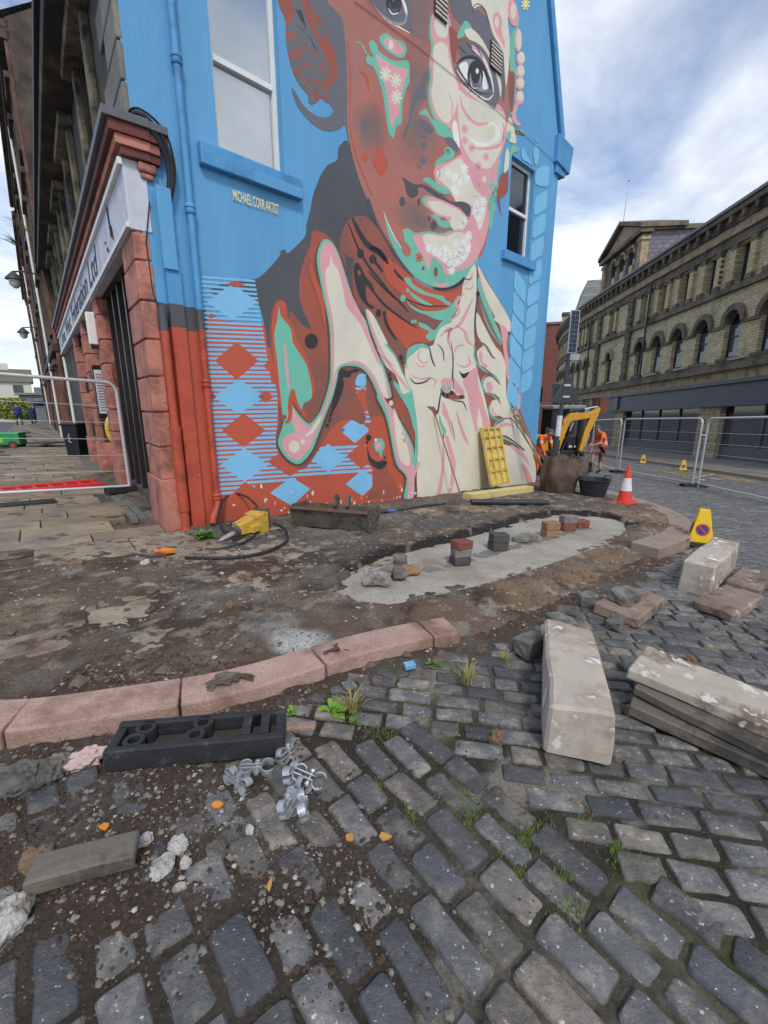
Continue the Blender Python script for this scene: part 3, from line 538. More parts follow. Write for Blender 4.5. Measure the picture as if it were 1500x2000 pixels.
# right lapel
paint('mix', 'mint', [('D', 800, 640), ('D', 850, 760), ('D', 920, 960), ('D', 970, 1080), ('D', 965, 1140), ('D', 900, 1060), ('D', 850, 960), ('D', 800, 780)])
paint('mix', 'pink', [('D', 795, 550), ('D', 850, 650), ('D', 930, 780), ('D', 1030, 950), ('D', 1040, 1010), ('D', 1022, 1110), ('H', 1020, 140), ('H', 1045, 230), ('H', 1085, 345), ('H', 1112, 470), ('H', 1100, 560), ('H', 1060, 540), ('H', 1040, 420), ('H', 1010, 330), ('D', 1000, 1300), ('D', 985, 1180), ('D', 960, 1010), ('D', 880, 860), ('D', 815, 680)])
paint('D', 'cream', [(795, 560), (860, 670), (930, 780), (1030, 960), (1030, 1050), (1000, 1010), (920, 960), (920, 920), (860, 800), (820, 660)])
paint('mix', 'cream', [('D', 790, 900), ('D', 850, 1010), ('D', 920, 1140), ('D', 970, 1200), ('D', 1000, 1290), ('H', 1005, 420), ('H', 1020, 500), ('H', 1045, 590), ('H', 1100, 640), ('H', 1150, 720), ('H', 1190, 800), ('H', 1200, 900), ('H', 1100, 820), ('H', 1000, 750), ('H', 920, 760), ('H', 930, 680), ('H', 990, 640), ('H', 960, 610), ('H', 910, 610), ('H', 885, 560), ('H', 900, 500), ('H', 960, 480), ('H', 900, 450), ('H', 850, 420), ('H', 840, 350), ('H', 880, 320), ('H', 930, 340), ('H', 870, 290), ('H', 810, 230), ('H', 790, 140), ('H', 830, 100), ('D', 830, 1130), ('D', 790, 1050)])
LAYER[0] += 1
for p_ in ([(815, 130), (835, 170), (830, 210), (870, 240), (850, 260), (815, 215), (805, 170)], [(860, 370), (890, 360), (905, 400), (890, 440), (865, 420)], [(900, 540), (925, 590), (960, 605), (925, 608), (900, 580)], [(930, 700), (960, 665), (1020, 660), (1070, 690), (1010, 680), (970, 700), (980, 745), (940, 745)], [(1040, 820), (1100, 850), (1150, 900), (1180, 980), (1130, 920), (1050, 850)], [(1110, 960), (1150, 980), (1190, 1060), (1198, 1118), (1165, 1105)], [(1050, 560), (1090, 560), (1100, 600), (1060, 590)]): paint('H', 'pink', p_, True, False)
for p_, w_ in (([(780, 100), (770, 160), (790, 220), (850, 280), (930, 320), (965, 385)], 15), ([(860, 310), (830, 350), (850, 430), (910, 460), (965, 520)], 14), ([(900, 500), (880, 560), (910, 625), (990, 640)], 14), ([(985, 640), (930, 660), (920, 740), (1000, 775), (1080, 820), (1130, 870)], 14), ([(1000, 430), (1030, 520), (1060, 600), (1120, 640)], 14)): line('H', 'mint', p_, w_)
for p_, w_ in (([(785, 60), (850, 90), (900, 170), (925, 190)], 18), ([(820, 240), (900, 310), (960, 380)], 16), ([(860, 440), (930, 460), (965, 520)], 12), ([(890, 600), (950, 630), (1040, 630), (1100, 700), (1160, 800), (1215, 880)], 12)): line('H', 'dkbr', p_, w_)
for p_, w_ in (([(790, 720), (830, 850), (900, 1020), (965, 1130)], 24), ([(1030, 1040), (1015, 1120), (1030, 1240), (1070, 1400), (1100, 1500)], 16)): line('D', 'dkbr', p_, w_)
oval('D', 'blk', 797, 765, 14, 20); oval('D', 'blk', 1026, 1055, 9, 14); oval('H', 'mint', 1058, 568, 15, 20)
paint('H', 'blk', [(1048, 380), (1065, 370), (1080, 440), (1092, 520), (1070, 530), (1048, 470)])
# left lapels (cream tongue with mint edge), long tongue to the hem
T1 = [('C', 985, 365), ('C', 1040, 385), ('C', 1090, 470), ('C', 1140, 620), ('C', 1185, 760), ('C', 1215, 860), ('C', 1290, 960), ('C', 1330, 1100), ('C', 1400, 1260), ('E', 1430, 160), ('E', 1480, 350), ('H', 115, 480), ('H', 175, 560), ('H', 250, 680), ('H', 320, 820), ('H', 335, 940), ('H', 330, 1050), ('H', 330, 1200), ('H', 255, 1210), ('H', 275, 1060), ('H', 200, 960), ('H', 150, 720), ('H', 120, 600), ('H', 60, 480), ('E', 1370, 330), ('E', 1320, 220), ('E', 1260, 150), ('E', 1180, 130), ('E', 1105, 145), ('E', 1080, 230), ('E', 1050, 350), ('E', 1000, 480), ('E', 940, 640), ('E', 890, 760), ('E', 810, 845), ('E', 740, 830), ('E', 680, 770), ('E', 645, 690), ('E', 670, 600), ('E', 690, 530), ('E', 720, 470), ('E', 722, 390), ('E', 760, 300), ('E', 745, 380), ('E', 780, 460), ('E', 850, 540), ('E', 890, 545), ('E', 960, 450), ('E', 1020, 260), ('E', 1030, 100), ('C', 1020, 1000), ('C', 960, 700), ('C', 930, 520), ('C', 950, 410)]
PAL['shade'] = (96, 60, 52); PNAMES['shade'] = 'shadow_brown'; PM['shade'] = mat('mural_paint_shadow_brown', PAL['shade'], rough=0.62, var=0.1, scale=1.6, bump=0.28, bscale=18)
for k_, (dx, dy) in ((0.35, (20, 14)), (0.7, (13, 9)), (1.0, (7, 5)), (0.5, (-14, 10)), (0.9, (-7, 5))): paint('mix', blend('brown', 'shade', k_), [(r_, x + dx, y + dy) for r_, x, y in T1])
paint('mix', 'mint', T1)
paint('mix', 'pink', [('C', 990, 385), ('C', 1050, 410), ('C', 1100, 520), ('C', 1150, 690), ('C', 1195, 790), ('C', 1250, 900), ('C', 1300, 1020), ('C', 1390, 1250), ('E', 1420, 170), ('E', 1470, 360), ('H', 110, 470), ('H', 185, 590), ('H', 260, 720), ('H', 310, 850), ('H', 320, 960), ('H', 375, 950), ('H', 335, 1060), ('H', 330, 1200), ('H', 285, 1205), ('H', 285, 1050), ('H', 215, 960), ('H', 165, 720), ('H', 140, 590), ('H', 80, 460), ('E', 1390, 330), ('E', 1330, 210), ('E', 1260, 130), ('E', 1180, 112), ('E', 1095, 130), ('E', 1072, 220), ('E', 1040, 340), ('E', 985, 480), ('E', 925, 630), ('E', 870, 745), ('E', 800, 815), ('E', 735, 800), ('E', 690, 750), ('E', 680, 670), ('E', 730, 625), ('E', 775, 615), ('E', 740, 520), ('E', 720, 420), ('E', 765, 270), ('E', 742, 400), ('E', 790, 500), ('E', 870, 570), ('E', 920, 540), ('E', 990, 420), ('E', 1040, 250), ('E', 1040, 80), ('C', 1035, 1000), ('C', 990, 760), ('C', 955, 560), ('C', 960, 450)])
paint('mix', 'cream', [('C', 1030, 475), ('C', 1050, 540), ('C', 1090, 600), ('C', 1120, 720), ('C', 1150, 860), ('C', 1230, 960), ('C', 1290, 1080), ('C', 1370, 1260), ('E', 1410, 150), ('E', 1440, 290), ('E', 1450, 370), ('E', 1410, 330), ('E', 1350, 200), ('E', 1270, 110), ('E', 1180, 95), ('E', 1080, 140), ('E', 1050, 250), ('E', 1010, 400), ('E', 960, 520), ('E', 1000, 420), ('E', 1045, 270), ('E', 1060, 60), ('C', 1050, 960), ('C', 1000, 720), ('C', 995, 600), ('C', 1025, 550)])
LAYER[0] += 1
for p_ in ([(180, 560), (205, 600), (250, 720), (285, 850), (300, 960), (270, 970), (225, 920), (195, 750)],): paint('H', 'cream', p_, True, False)
oval('E', 'cream', 765, 722, 40, 46); oval('E', 'cream', 828, 684, 16, 18); oval('H', 'cream', 162, 515, 15, 20); oval('H', 'cream', 252, 737, 10, 14); oval('H', 'cream', 262, 787, 14, 20); line('E', 'cream', [(850, 645), (900, 600), (960, 500)], 26)
# second thin lapel tongue right of it
paint('mix', 'mint', [('C', 1285, 890), ('C', 1320, 890), ('C', 1380, 980), ('C', 1440, 1130), ('D', 110, 1100), ('D', 190, 1210), ('D', 240, 1320), ('D', 300, 1450), ('H', 320, 440), ('H', 350, 640), ('H', 360, 800), ('H', 345, 990), ('H', 330, 980), ('H', 340, 760), ('H', 320, 680), ('H', 285, 560), ('H', 190, 400), ('H', 180, 350), ('H', 220, 380), ('H', 180, 290), ('H', 90, 190), ('C', 1430, 1300), ('C', 1340, 1080)])
paint('mix', 'cream', [('C', 1292, 895), ('C', 1330, 905), ('C', 1390, 1010), ('C', 1450, 1130), ('D', 110, 1130), ('D', 190, 1230), ('D', 240, 1340), ('D', 300, 1470), ('H', 280, 440), ('H', 240, 440), ('H', 200, 320), ('H', 130, 250), ('H', 60, 150), ('C', 1430, 1280), ('C', 1350, 1080)])
LAYER[0] += 1
line('C', 'pink', [(1300, 900), (1350, 1060), (1430, 1230), (1500, 1300)], 18); line('H', 'pink', [(60, 120), (150, 240), (230, 340), (290, 420)], 20)
for x, y, a in ((150, 305, 12), (155, 340, 13), (235, 180, 16), (245, 215, 9)): oval('H', 'blk', x, y, a, a * 1.3)
# left lapel leaf in mint, dot, tail details
paint('mix', 'dred', [('C', 665, 808), ('C', 705, 840), ('C', 715, 930), ('C', 760, 1000), ('C', 790, 1110), ('C', 850, 1210), ('C', 910, 1400), ('E', 915, 330), ('E', 870, 400), ('E', 850, 520), ('E', 790, 420), ('E', 760, 330), ('E', 745, 520), ('E', 690, 540), ('E', 640, 330), ('C', 610, 1250), ('C', 600, 1000), ('C', 622, 860)])
paint('mix', 'mint', [('C', 655, 858), ('C', 668, 930), ('C', 740, 1020), ('C', 755, 1120), ('C', 810, 1210), ('C', 860, 1300), ('C', 892, 1450), ('E', 890, 370), ('E', 840, 400), ('E', 815, 450), ('E', 770, 330), ('E', 745, 300), ('E', 718, 400), ('E', 720, 500), ('E', 690, 530), ('E', 660, 300), ('C', 640, 1250), ('C', 618, 1080), ('C', 640, 960)])
LAYER[0] += 1
line('C', 'pink', [(695, 1120), (705, 1250), (725, 1470)], 22); line('C', 'dred', [(880, 540), (900, 640), (960, 800), (990, 1000)], 40); line('E', 'dred', [(765, 300), (775, 400), (850, 500)], 26); oval('E', 'brown', 862, 432, 36, 40); oval('E', 'brown', 695, 505, 15, 18)
LAYER[0] += 1; oval('C', 'blk', 890, 1110, 48, 56)
paint('E', 'blk', [(1090, 170), (1110, 150), (1160, 165), (1220, 150), (1240, 165), (1190, 180), (1170, 210), (1120, 215), (1130, 260), (1110, 340), (1070, 430), (1015, 540), (1035, 450), (1060, 330), (1080, 240)])
LAYER[0] += 1
for x, y, a in ((1008, 565, 12), (1025, 538, 7), (1035, 520, 5), (1310, 655, 20), (1298, 690, 9)): oval('E', 'blk', x, y, a, a * 1.2)
paint('E', 'blk', [(1300, 720), (1320, 790), (1370, 830), (1420, 820), (1440, 850), (1400, 885), (1350, 870), (1310, 820)]); oval('E', 'blk', 1430, 800, 9); oval('E', 'blk', 1436, 835, 10)
LAYER[0] += 1; oval('E', 'mint', 1388, 712, 40, 54); LAYER[0] += 1; oval('E', 'pink', 1382, 715, 22, 28); oval('E', 'white', 1362, 672, 9, 11); paint('E', 'mint', [(1385, 760), (1412, 760), (1405, 800), (1395, 805)], False)
paint('E', 'light', [(1212, 260), (1225, 205), (1262, 185), (1290, 200), (1275, 240), (1285, 270), (1240, 280)]); 
# wheat-ear column by the right window
LAYER[0] += 1
for i_ in range(9):
    y = 10 + i_ * 168 - max(0, i_ - 3) * 8; x = 1212 - i_ * 12.5
    paint('D', 'leaf', [(x, y + 180), (x - 8 + 4, y + 110), (x + 8, y + 52), (x + 45, y + 20), (x + 92 - i_ * 1.5, y), (x + 95 - i_ * 1.5, y + 60), (x + 84 - i_ * 1.5, y + 128), (x + 45, y + 158)], True, False)
for i_ in range(6):
    y = 590 + i_ * 160 + (-4 if i_ else 0); x = 1146 - i_ * 10
    paint('D', 'leaf', [(x - 72, y), (x - 30, y + 55), (x - 4, y + 95), (x + 2, y + 150), (x - 6, y + 235), (x - 40, y + 200), (x - 82, y + 140), (x - 84, y + 70)], True, False)
for y, x in ((1180, 1160),): paint('B', 'leaf', [(x - 50, y + 170), (x - 55, y + 100), (x - 30, y + 50), (x + 45, y + 38), (x + 45, y + 110), (x + 30, y + 185)], True, False)
paint('B', 'leaf', [(1090, 1130), (1100, 1065), (1122, 1060), (1135, 1110), (1125, 1190), (1105, 1210)], True, False); paint('B', 'leaf', [(1005, 1120), (1012, 1072), (1050, 1150), (1085, 1215), (1050, 1190), (1010, 1165)], True, False)
oval('B', 'leaf', 1113, 1025, 7, 10); oval('B', 'leaf', 1130, 1045, 5, 7)
# plaster chips where paint has come off near the foot of the wall
_r = random.Random(3); LAYER[0] += 2; STUFF = '|chips'
for k in range(70):
    s_ = _r.uniform(0.7, 8.6); zb = gz(*(W(s_, 0).xy)) + 0.13; z_ = zb + abs(_r.gauss(0.06, 0.14)); a = _r.uniform(0.008, 0.035); b = _r.uniform(0.01, 0.05)
    paint(None, 'cream', [(s_ + a * math.cos(t) * _r.uniform(0.5, 1.2), z_ + b * math.sin(t) * _r.uniform(0.5, 1.2)) for t in [x * 0.9 for x in range(7)]], False, False)
STUFF = ''
for k, mbp in PAINT.items(): mbp.build({'stripes': 'painted_thin_stripes', 'chips': 'paint_chips'}[k.split('|')[1]], PM[k.split('|')[0]], corner, kind='stuff')
def text_mesh(txt, size, bold=False, shear=0.0, extrude=0.0):
    cu = bpy.data.curves.new('t', 'FONT'); cu.body = txt; cu.size = size; cu.shear = shear; cu.extrude = extrude; cu.offset = 0.012 * size if bold else 0
    cu.resolution_u = 3
    o = bpy.data.objects.new('t', cu); COL.objects.link(o); dg = bpy.context.evaluated_depsgraph_get()
    me = bpy.data.meshes.new_from_object(o.evaluated_get(dg)); bpy.data.objects.remove(o); bpy.data.curves.remove(cu); return me
def put_text(txt, size, origin, xdir, ydir, m, parent, name='lettering', width=None, bold=False, shear=0.0):
    me = text_mesh(txt, size, bold, shear); xs = [v.co.x for v in me.vertices]; w0 = (max(xs) - min(xs)) or 1; k = (width / w0) if width else 1.0
    x0 = min(xs); org = Vector(ORIG.get(parent.name, (0, 0, 0))); X = Vector(xdir).normalized(); Y = Vector(ydir).normalized()
    for v in me.vertices: v.co = Vector(origin) - org + X * ((v.co.x - x0) * k) + Y * v.co.y
    me.materials.append(m); o = bpy.data.objects.new(name, me); COL.objects.link(o); o.parent = parent; ORIG[o.name] = tuple(org); return o
o_ = put_text('MICHAEL CORR ARTIST', 0.16, W(1.06, 3.88, 0.02), WD, (0, 0, 1), PM['yel'], corner, 'signature_lettering', width=0.62, bold=True)
# ------------------------------------------------------------------ corner building: windows, pipes, shopfront, upper stonework
M_white = mat('white_gloss_paint', (225, 225, 218), rough=0.45, var=0.08, scale=4, bump=0.05)
M_glass = glass('window_glass', (96, 104, 112)); M_gdark = glass('dark_window_glass', (26, 30, 36)); M_gfar = glass('far_window_glass', (58, 66, 74), rough=0.1)
M_frame_d = mat('dark_sash_paint', (60, 64, 70), rough=0.5)
def sash(fn, a, b, c, d, parent, dep=0.12, fm=None, gm=None, fw=0.06, rail=None):
    """sash window in an opening a..b, c..d: frame, meeting rail, two panes"""
    fm = fm or M_white; gm = gm or M_glass; mid = rail if rail else (c + d) / 2
    f = MB()
    def bar(s0, s1, z0, z1, o0, o1): f.hexa([fn(s0, z0, o0), fn(s1, z0, o0), fn(s1, z0, o1), fn(s0, z0, o1), fn(s0, z1, o0), fn(s1, z1, o0), fn(s1, z1, o1), fn(s0, z1, o1)])
    e0, e1 = -dep - 0.04, -dep + 0.02
    bar(a, a + fw, c, d, e0, e1); bar(b - fw, b, c, d, e0, e1); bar(a + fw, b - fw, c, c + fw, e0, e1 - 0.002); bar(a + fw, b - fw, d - fw, d, e0, e1 - 0.002)
    bar(a + fw, b - fw, mid - fw * 0.5, mid + fw * 0.5, e0, e1 + 0.012)
    w = f.build('window', fm, parent)
    for z0, z1, oo in ((c + fw, mid - fw * 0.5, -dep - 0.02), (mid + fw * 0.5, d - fw, -dep - 0.005)):
        g_ = MB(); g_.add([fn(a + fw, z0, oo), fn(b - fw, z0, oo), fn(b - fw, z1, oo), fn(a + fw, z1, oo)], [(0, 1, 2, 3)]); g_.build('pane', gm, w)
    return w
def fbox(fn, a, b, c, d, o0, o1, mb=None):
    mb = mb or MB(); mb.hexa([fn(a, c, o0), fn(b, c, o0), fn(b, c, o1), fn(a, c, o1), fn(a, d, o0), fn(b, d, o0), fn(b, d, o1), fn(a, d, o1)]); return mb
w = sash(W, 0.93, 1.80, 4.35, 6.5, corner, rail=5.31, gm=mat('reflecting_glass', (190, 194, 194), rough=0.03, var=0.05, scale=1.5, bump=0.0, metal=0.75))
fbox(W, 0.68, 2.02, 4.12, 4.35, -0.2, 0.09).build('window_sill', M_blue_d, corner, bevel=0.015)
fbox(W, 1.32, 2.0, 4.12, 4.24, 0.088, 0.10).build('sill_patch', M_blue, corner, bevel=0.006)
w = sash(W, 7.06, 7.97, 4.58, 6.3, corner, gm=M_gdark)
fbox(W, 6.88, 8.16, 4.4, 4.58, -0.2, 0.09).build('window_sill', M_blue_d, corner, bevel=0.012)
# wall vents: louvred grilles
for (a, b, c, d) in ((4.62, 4.92, 7.38, 7.80), (6.14, 6.50, 7.36, 7.74)):
    v = fbox(W, a, b, c, d, 0.0, 0.035).build('vent_grille', mat('vent_frame', (70, 60, 60), rough=0.6), corner)
    for k in range(7):
        z = c + (d - c) * (k + 0.3) / 7; fbox(W, a + 0.01, b - 0.01, z, z + (d - c) * 0.065, 0.034, 0.042).build('louvre', mat('vent_louvre', (205, 190, 178), rough=0.6), v)
# cable pinned across the gable
mb = MB(); mb.tube([W(s, z, 0.016) for s, z in ((3.0, 6.74), (4.2, 6.80), (6.4, 6.80), (8.7, 6.72))], 0.0035, 5); mb.build('cable', mat('grey_cable', (96, 86, 82), rough=0.6, bump=0.05), corner); mat('black_cable', (28, 28, 30), rough=0.6, bump=0.05)
M_redp = mat('orange_red_paint', (182, 78, 54), rough=0.6, var=0.18, scale=5, bump=0.35, bscale=30, rgb2=(132, 58, 44), thr=(0.5, 0.72), scale2=4, speck=((176, 150, 130), 24, 0.71)); M_charp = PM['char']; M_cable = MATS['black_cable']
def pipe_seg(s, z0, z1, r_, o, m, name='drainpipe'):
    mb = MB(); mb.tube([W(s, z0, o), W(s, z1, o)], r_, 12); return mb.build(name, m, corner, smooth=True)
for z0, z1, m in ((0.32, 2.36, M_redp), (2.36, 2.58, M_charp), (2.58, 6.9, M_blue_d)): p_ = pipe_seg(0.51, z0, z1, 0.042, 0.07, m)
for z, m in ((0.34, M_redp), (1.75, M_redp), (3.62, M_blue_d), (5.0, M_blue_d)):
    mb = MB(); mb.lathe([(0.05, -0.05), (0.058, -0.04), (0.058, -0.015), (0.05, -0.01), (0.05, 0.01), (0.058, 0.015), (0.058, 0.04), (0.05, 0.05)], W(0.51, z, 0.07), 12); mb.build('pipe_collar', m, corner, smooth=True)
mb = MB(); mb.tube([W(0.51, 0.36, 0.07), W(0.51, 0.24, 0.08), W(0.48, 0.16, 0.10), W(0.42, 0.1, 0.13), W(0.40, 0.02, 0.14)], 0.046, 12); mb.build('pipe_shoe', M_redp, corner, smooth=True)
def spl(P, n=5):
    out = []
    for i in range(len(P) - 1):
        a, b, c, e = P[max(i - 1, 0)], P[i], P[i + 1], P[min(i + 2, len(P) - 1)]
        for j in range(n): t = j / n; out.append(0.5 * (2 * b + (c - a) * t + (2 * a - 5 * b + 4 * c - e) * t * t + (3 * b - a - 3 * c + e) * t ** 3))
    return out + [P[-1]]
# boxed duct and stout pipe at the corner
for z0, z1, m in ((-0.05, 2.36, M_redp), (2.36, 2.60, M_charp), (2.60, 3.05, M_blue_d)): fbox(W, 0.17, 0.33, z0, z1, 0.0, 0.085).build('duct_cover', m, corner, bevel=0.004)
fbox(W, 0.15, 0.30, 2.95, 3.75, 0.086, 0.11).build('duct_panel', M_blue, corner, bevel=0.004)
for z0, z1, r_, m in ((0.22, 1.25, 0.062, M_redp), (-0.05, 0.22, 0.05, M_redp), (1.25, 2.3, 0.045, M_redp), (2.3, 2.55, 0.045, M_charp)): pipe_seg(0.09, z0, z1, r_, 0.07, m, 'service_pipe')
mb = MB(); mb.tube([W(0.09, 0.0, 0.07), W(0.09, -0.12, 0.09)], [0.07, 0.08], 12); mb.build('pipe_shoe', M_redp, corner)
for k, (h_, rr) in enumerate(((0.0, 0.02), (0.05, 0.022), (0.02, 0.017), (0.09, 0.012))):
    mb = MB(); mb.tube(spl([LF(0.5, 4.12 + h_ * .3, 0.0), LF(0.1, 4.24 + h_, 0.02), W(0.06, 4.30 + h_, 0.1), W(0.2 + h_, 4.18 + h_, 0.12), W(0.3 + h_ * .8, 3.98, 0.1), W(0.28 + h_ * .5, 3.7, 0.08), W(0.23, 3.5, 0.06)]), rr, 7); mb.build('cable', M_cable, corner, smooth=True)
mb = MB(); mb.tube([W(0.1, 3.6, 0.02), W(0.02, 3.2, 0.02), W(0.03, 2.7, 0.02), W(0.1, 2.45, 0.03)], 0.006, 5); mb.build('cable', M_cable, corner)

# shopfront on the side street
M_rsand = mat('painted_red_sandstone', (186, 120, 102), rough=0.8, var=0.2, scale=7, bump=0.5, bscale=32, rgb2=(128, 84, 72), thr=(0.46, 0.64), scale2=3, rnd=0.12, speck=((196, 176, 156), 22, 0.69))
M_cornice = mat('dark_red_cornice', (112, 52, 42), rough=0.7, var=0.3, scale=5, rgb2=(60, 40, 36), thr=(0.45, 0.62))
M_door = mat('black_shopfront', (24, 23, 24), rough=0.35, var=0.2); M_lead = mat('lead_flashing', (92, 92, 96), rough=0.5, var=0.2)
def pilaster(s0, s1, o=0.1, bk=-0.3):
    fbox(LF, s0 - 0.03, s1 + 0.03, -0.5, 0.62, bk, o + 0.03).build('pilaster_base', M_rsand, corner, bevel=0.012)
    z = 0.622; k = 0
    while z < 3.2:
        h_ = min(0.40, 3.3 - z); jit = 0.004 * (k % 3)
        fbox(LF, s0 - jit, s1, z, z + h_ - 0.022, bk, o + jit).build('rusticated_block', M_rsand, corner, bevel=0.012); z += h_; k += 1
    fbox(LF, s0 + 0.025, s1 - 0.02, 0.6, 3.3, bk, o - 0.03).build('pilaster_core', M_rsand, corner)
for a, b in ((-0.008, 0.74), (3.75, 4.35), (6.6, 7.2), (9.2, 9.8)): pilaster(a, b, 0.1, -0.06 if a < 0 else -0.3)
M_strip = mat('pale_shutter_strip', (190, 190, 188), rough=0.5)
def dark_bay(a, b):
    d_ = fbox(LF, a, b, -0.4, 3.3, -0.32, -0.14).build('shopfront_door', M_door, corner)
    n = 5
    for k in range(n + 1):
        s_ = a + 0.08 + (b - a - 0.16) * k / n; fbox(LF, s_ - 0.045, s_ + 0.045, -0.2, 3.29, -0.141, -0.06).build('door_stile', mat('dark_door_stile', (38, 34, 32), rough=0.4), d_)
    for k in (1, 2):
        s_ = a + 0.08 + (b - a - 0.16) * (k + 0.5) / n; fbox(LF, s_ - 0.06, s_ + 0.06, 1.4, 2.75, -0.14, -0.125).build('pale_strip', M_strip, d_)
    fbox(LF, a, b, -0.25, 0.12, -0.14, -0.05).build('door_threshold', mat('worn_threshold', (84, 76, 70), rough=0.8), d_)
dark_bay(0.74, 3.75); dark_bay(7.2, 9.2)
fbox(LF, 4.35, 6.6, -0.5, 3.3, -0.6, -0.35).build('entrance_wall', M_rsand, corner)
fbox(LF, 4.9, 6.0, 0.0, 2.4, -0.349, -0.31).build('entrance_door', M_door, corner)
fbox(LF, 6.3, 6.58, 1.2, 2.35, -0.34, 0.06).build('notice_board', M_door, corner)
nb = fbox(LF, 6.285, 6.30, 1.3, 2.25, -0.3, 0.04).build('notice_sheet', mat('notice_paper', (200, 200, 200), rough=0.7), corner)
for k in range(14): fbox(LF, 6.279, 6.284, 1.36 + k * 0.06, 1.385 + k * 0.06, -0.27, 0.01).build('printed_line', mat('grey_print', (120, 120, 122)), nb)
fbox(LF, 4.1, 4.24, 2.55, 3.1, 0.102, 0.24).build('wall_light', M_white, corner, bevel=0.02)
fbox(LF, 4.1, 4.24, 2.48, 2.55, 0.11, 0.23).build('wall_light_base', M_door, corner)
# round green and yellow case on the second pier
mb = MB(); n = 20
ring = [(0.38 * math.cos(2 * math.pi * k / n), 0.38 * math.sin(2 * math.pi * k / n)) for k in range(n)]
lb = thing('lifebuoy_case', 'round yellow and green plastic case hung beside the entrance pier', 'case', LF(4.6, 0.8, 0.0))
mb = MB(); mb.tube([LF(4.62, 1.02 + 0.27 * math.sin(2 * math.pi * k / 16), -0.04 + 0.15 * math.cos(2 * math.pi * k / 16)) for k in range(17)], 0.045, 8); mb.build('rim', mat('yellow_plastic', (216, 186, 60), rough=0.4), lb, smooth=True)
mb = MB(); mb.ell(LF(4.62, 1.02, -0.04), (0.06, 0.10, 0.22), 12, 8); mb.build('body', mat('green_plastic', (50, 120, 80), rough=0.45), lb, smooth=True)
mb = MB(); mb.ell(LF(4.56, 1.05, -0.02), (0.03, 0.03, 0.07), 10, 6); mb.build('buckle', mat('dark_rubber', (30, 30, 32), rough=0.7), lb)
# fascia and cornice
M_fascia = mat('weathered_white_fascia', (206, 208, 216), rough=0.7, var=0.1, scale=2, rgb2=(168, 168, 176), thr=(0.5, 0.75), scale2=1.2)
fa = fbox(LF, -0.005, 15.5, 3.302, 3.95, -0.1, 0.12).build('sign_fascia', M_fascia, corner, bevel=0.008)
fbox(LF, -0.02, 15.5, 3.31, 3.36, 0.121, 0.15).build('fascia_moulding', M_white, fa); fbox(LF, -0.02, 15.5, 3.88, 3.94, 0.121, 0.16).build('fascia_moulding', M_white, fa)
M_ink = mat('faded_dark_lettering', (58, 60, 84), rough=0.7, var=0.4, scale=20)
put_text('l. Area  West  Federation Ltd', 0.55, LF(14.3, 3.46, 0.126), -LD, (0, 0, 1), M_ink, fa, 'fascia_lettering', width=11.6, bold=True, shear=0.15)['kind'] = 'stuff'
mb = MB()
for (s_, z0, z1, w_) in ((1.1, 3.5, 3.86, 0.10), (1.0, 3.44, 3.62, 0.06), (1.45, 3.42, 3.5, 0.12), (1.6, 3.55, 3.6, 0.1)): mb.add([LF(s_, z0, 0.127), LF(s_ + w_, z0 + 0.03, 0.127), LF(s_ + w_ * 1.6, z1, 0.127), LF(s_ + w_ * 0.7, z1 + 0.01, 0.127)], [(0, 1, 2, 3)])
mb.build('peeled_patch', mat('exposed_black', (30, 30, 34)), fa)
for z0, z1, o1, m in ((3.95, 4.03, 0.13, M_cornice), (4.03, 4.12, 0.17, M_rsand), (4.12, 4.22, 0.22, M_cornice), (4.22, 4.30, 0.27, M_lead)):
    fbox(LF, -o1 * 0.55, 15.6, z0, z1, -0.15, o1).build('cornice_course', m, corner, bevel=0.006)
    fbox(W, -0.02, 0.24 if z1 < 4.2 else 0.32, z0 + 0.003, z1 - 0.003, -0.05, o1 * 0.55).build('cornice_return', m, corner, bevel=0.006)
fbox(W, 0.02, 0.2, 3.86, 3.948, -0.02, 0.06).build('cornice_bracket', M_rsand, corner, bevel=0.02); fbox(W, 0.04, 0.17, 3.8, 3.86, -0.02, 0.04).build('cornice_bracket', M_rsand, corner, bevel=0.02)
# upper storey stonework of the side street front
M_stone = mat('grey_sandstone', (128, 120, 100), rough=0.85, var=0.3, scale=3, bump=0.25, bscale=25, rgb2=(58, 54, 50), thr=(0.46, 0.6), scale2=1.6)
M_sooty = mat('soot_black_stone', (66, 61, 56), rough=0.85, var=0.35, scale=3, bump=0.25, bscale=25, rgb2=(122, 110, 88), thr=(0.5, 0.7), scale2=1.2)
M_pale = mat('pale_weathered_stone', (136, 126, 98), rough=0.9, var=0.3, scale=4, bump=0.3, rgb2=(54, 50, 45), thr=(0.42, 0.58), scale2=1.6)
M_quoin = mat('quoin_stone', (120, 118, 110), rough=0.85, var=0.2, scale=5, bump=0.25, rgb2=(150, 142, 116), thr=(0.5, 0.7), rnd=0.1)
UW = [(1.8, 2.7, 4.5, 6.0), (4.7, 5.6, 4.5, 6.0), (7.6, 8.5, 4.5, 6.0), (10.5, 11.4, 4.5, 6.0), (13.2, 14.1, 4.5, 6.0)]
mb = MB(); wall_holes(mb, LF, 0.02, 15.6, -0.6, 6.3, UW + [(0.74, 3.75, -0.6, 3.3), (4.35, 6.6, -0.6, 3.3), (7.2, 9.2, -0.6, 3.3)], 0.3); mb.build('street_front_wall', M_sooty, corner)
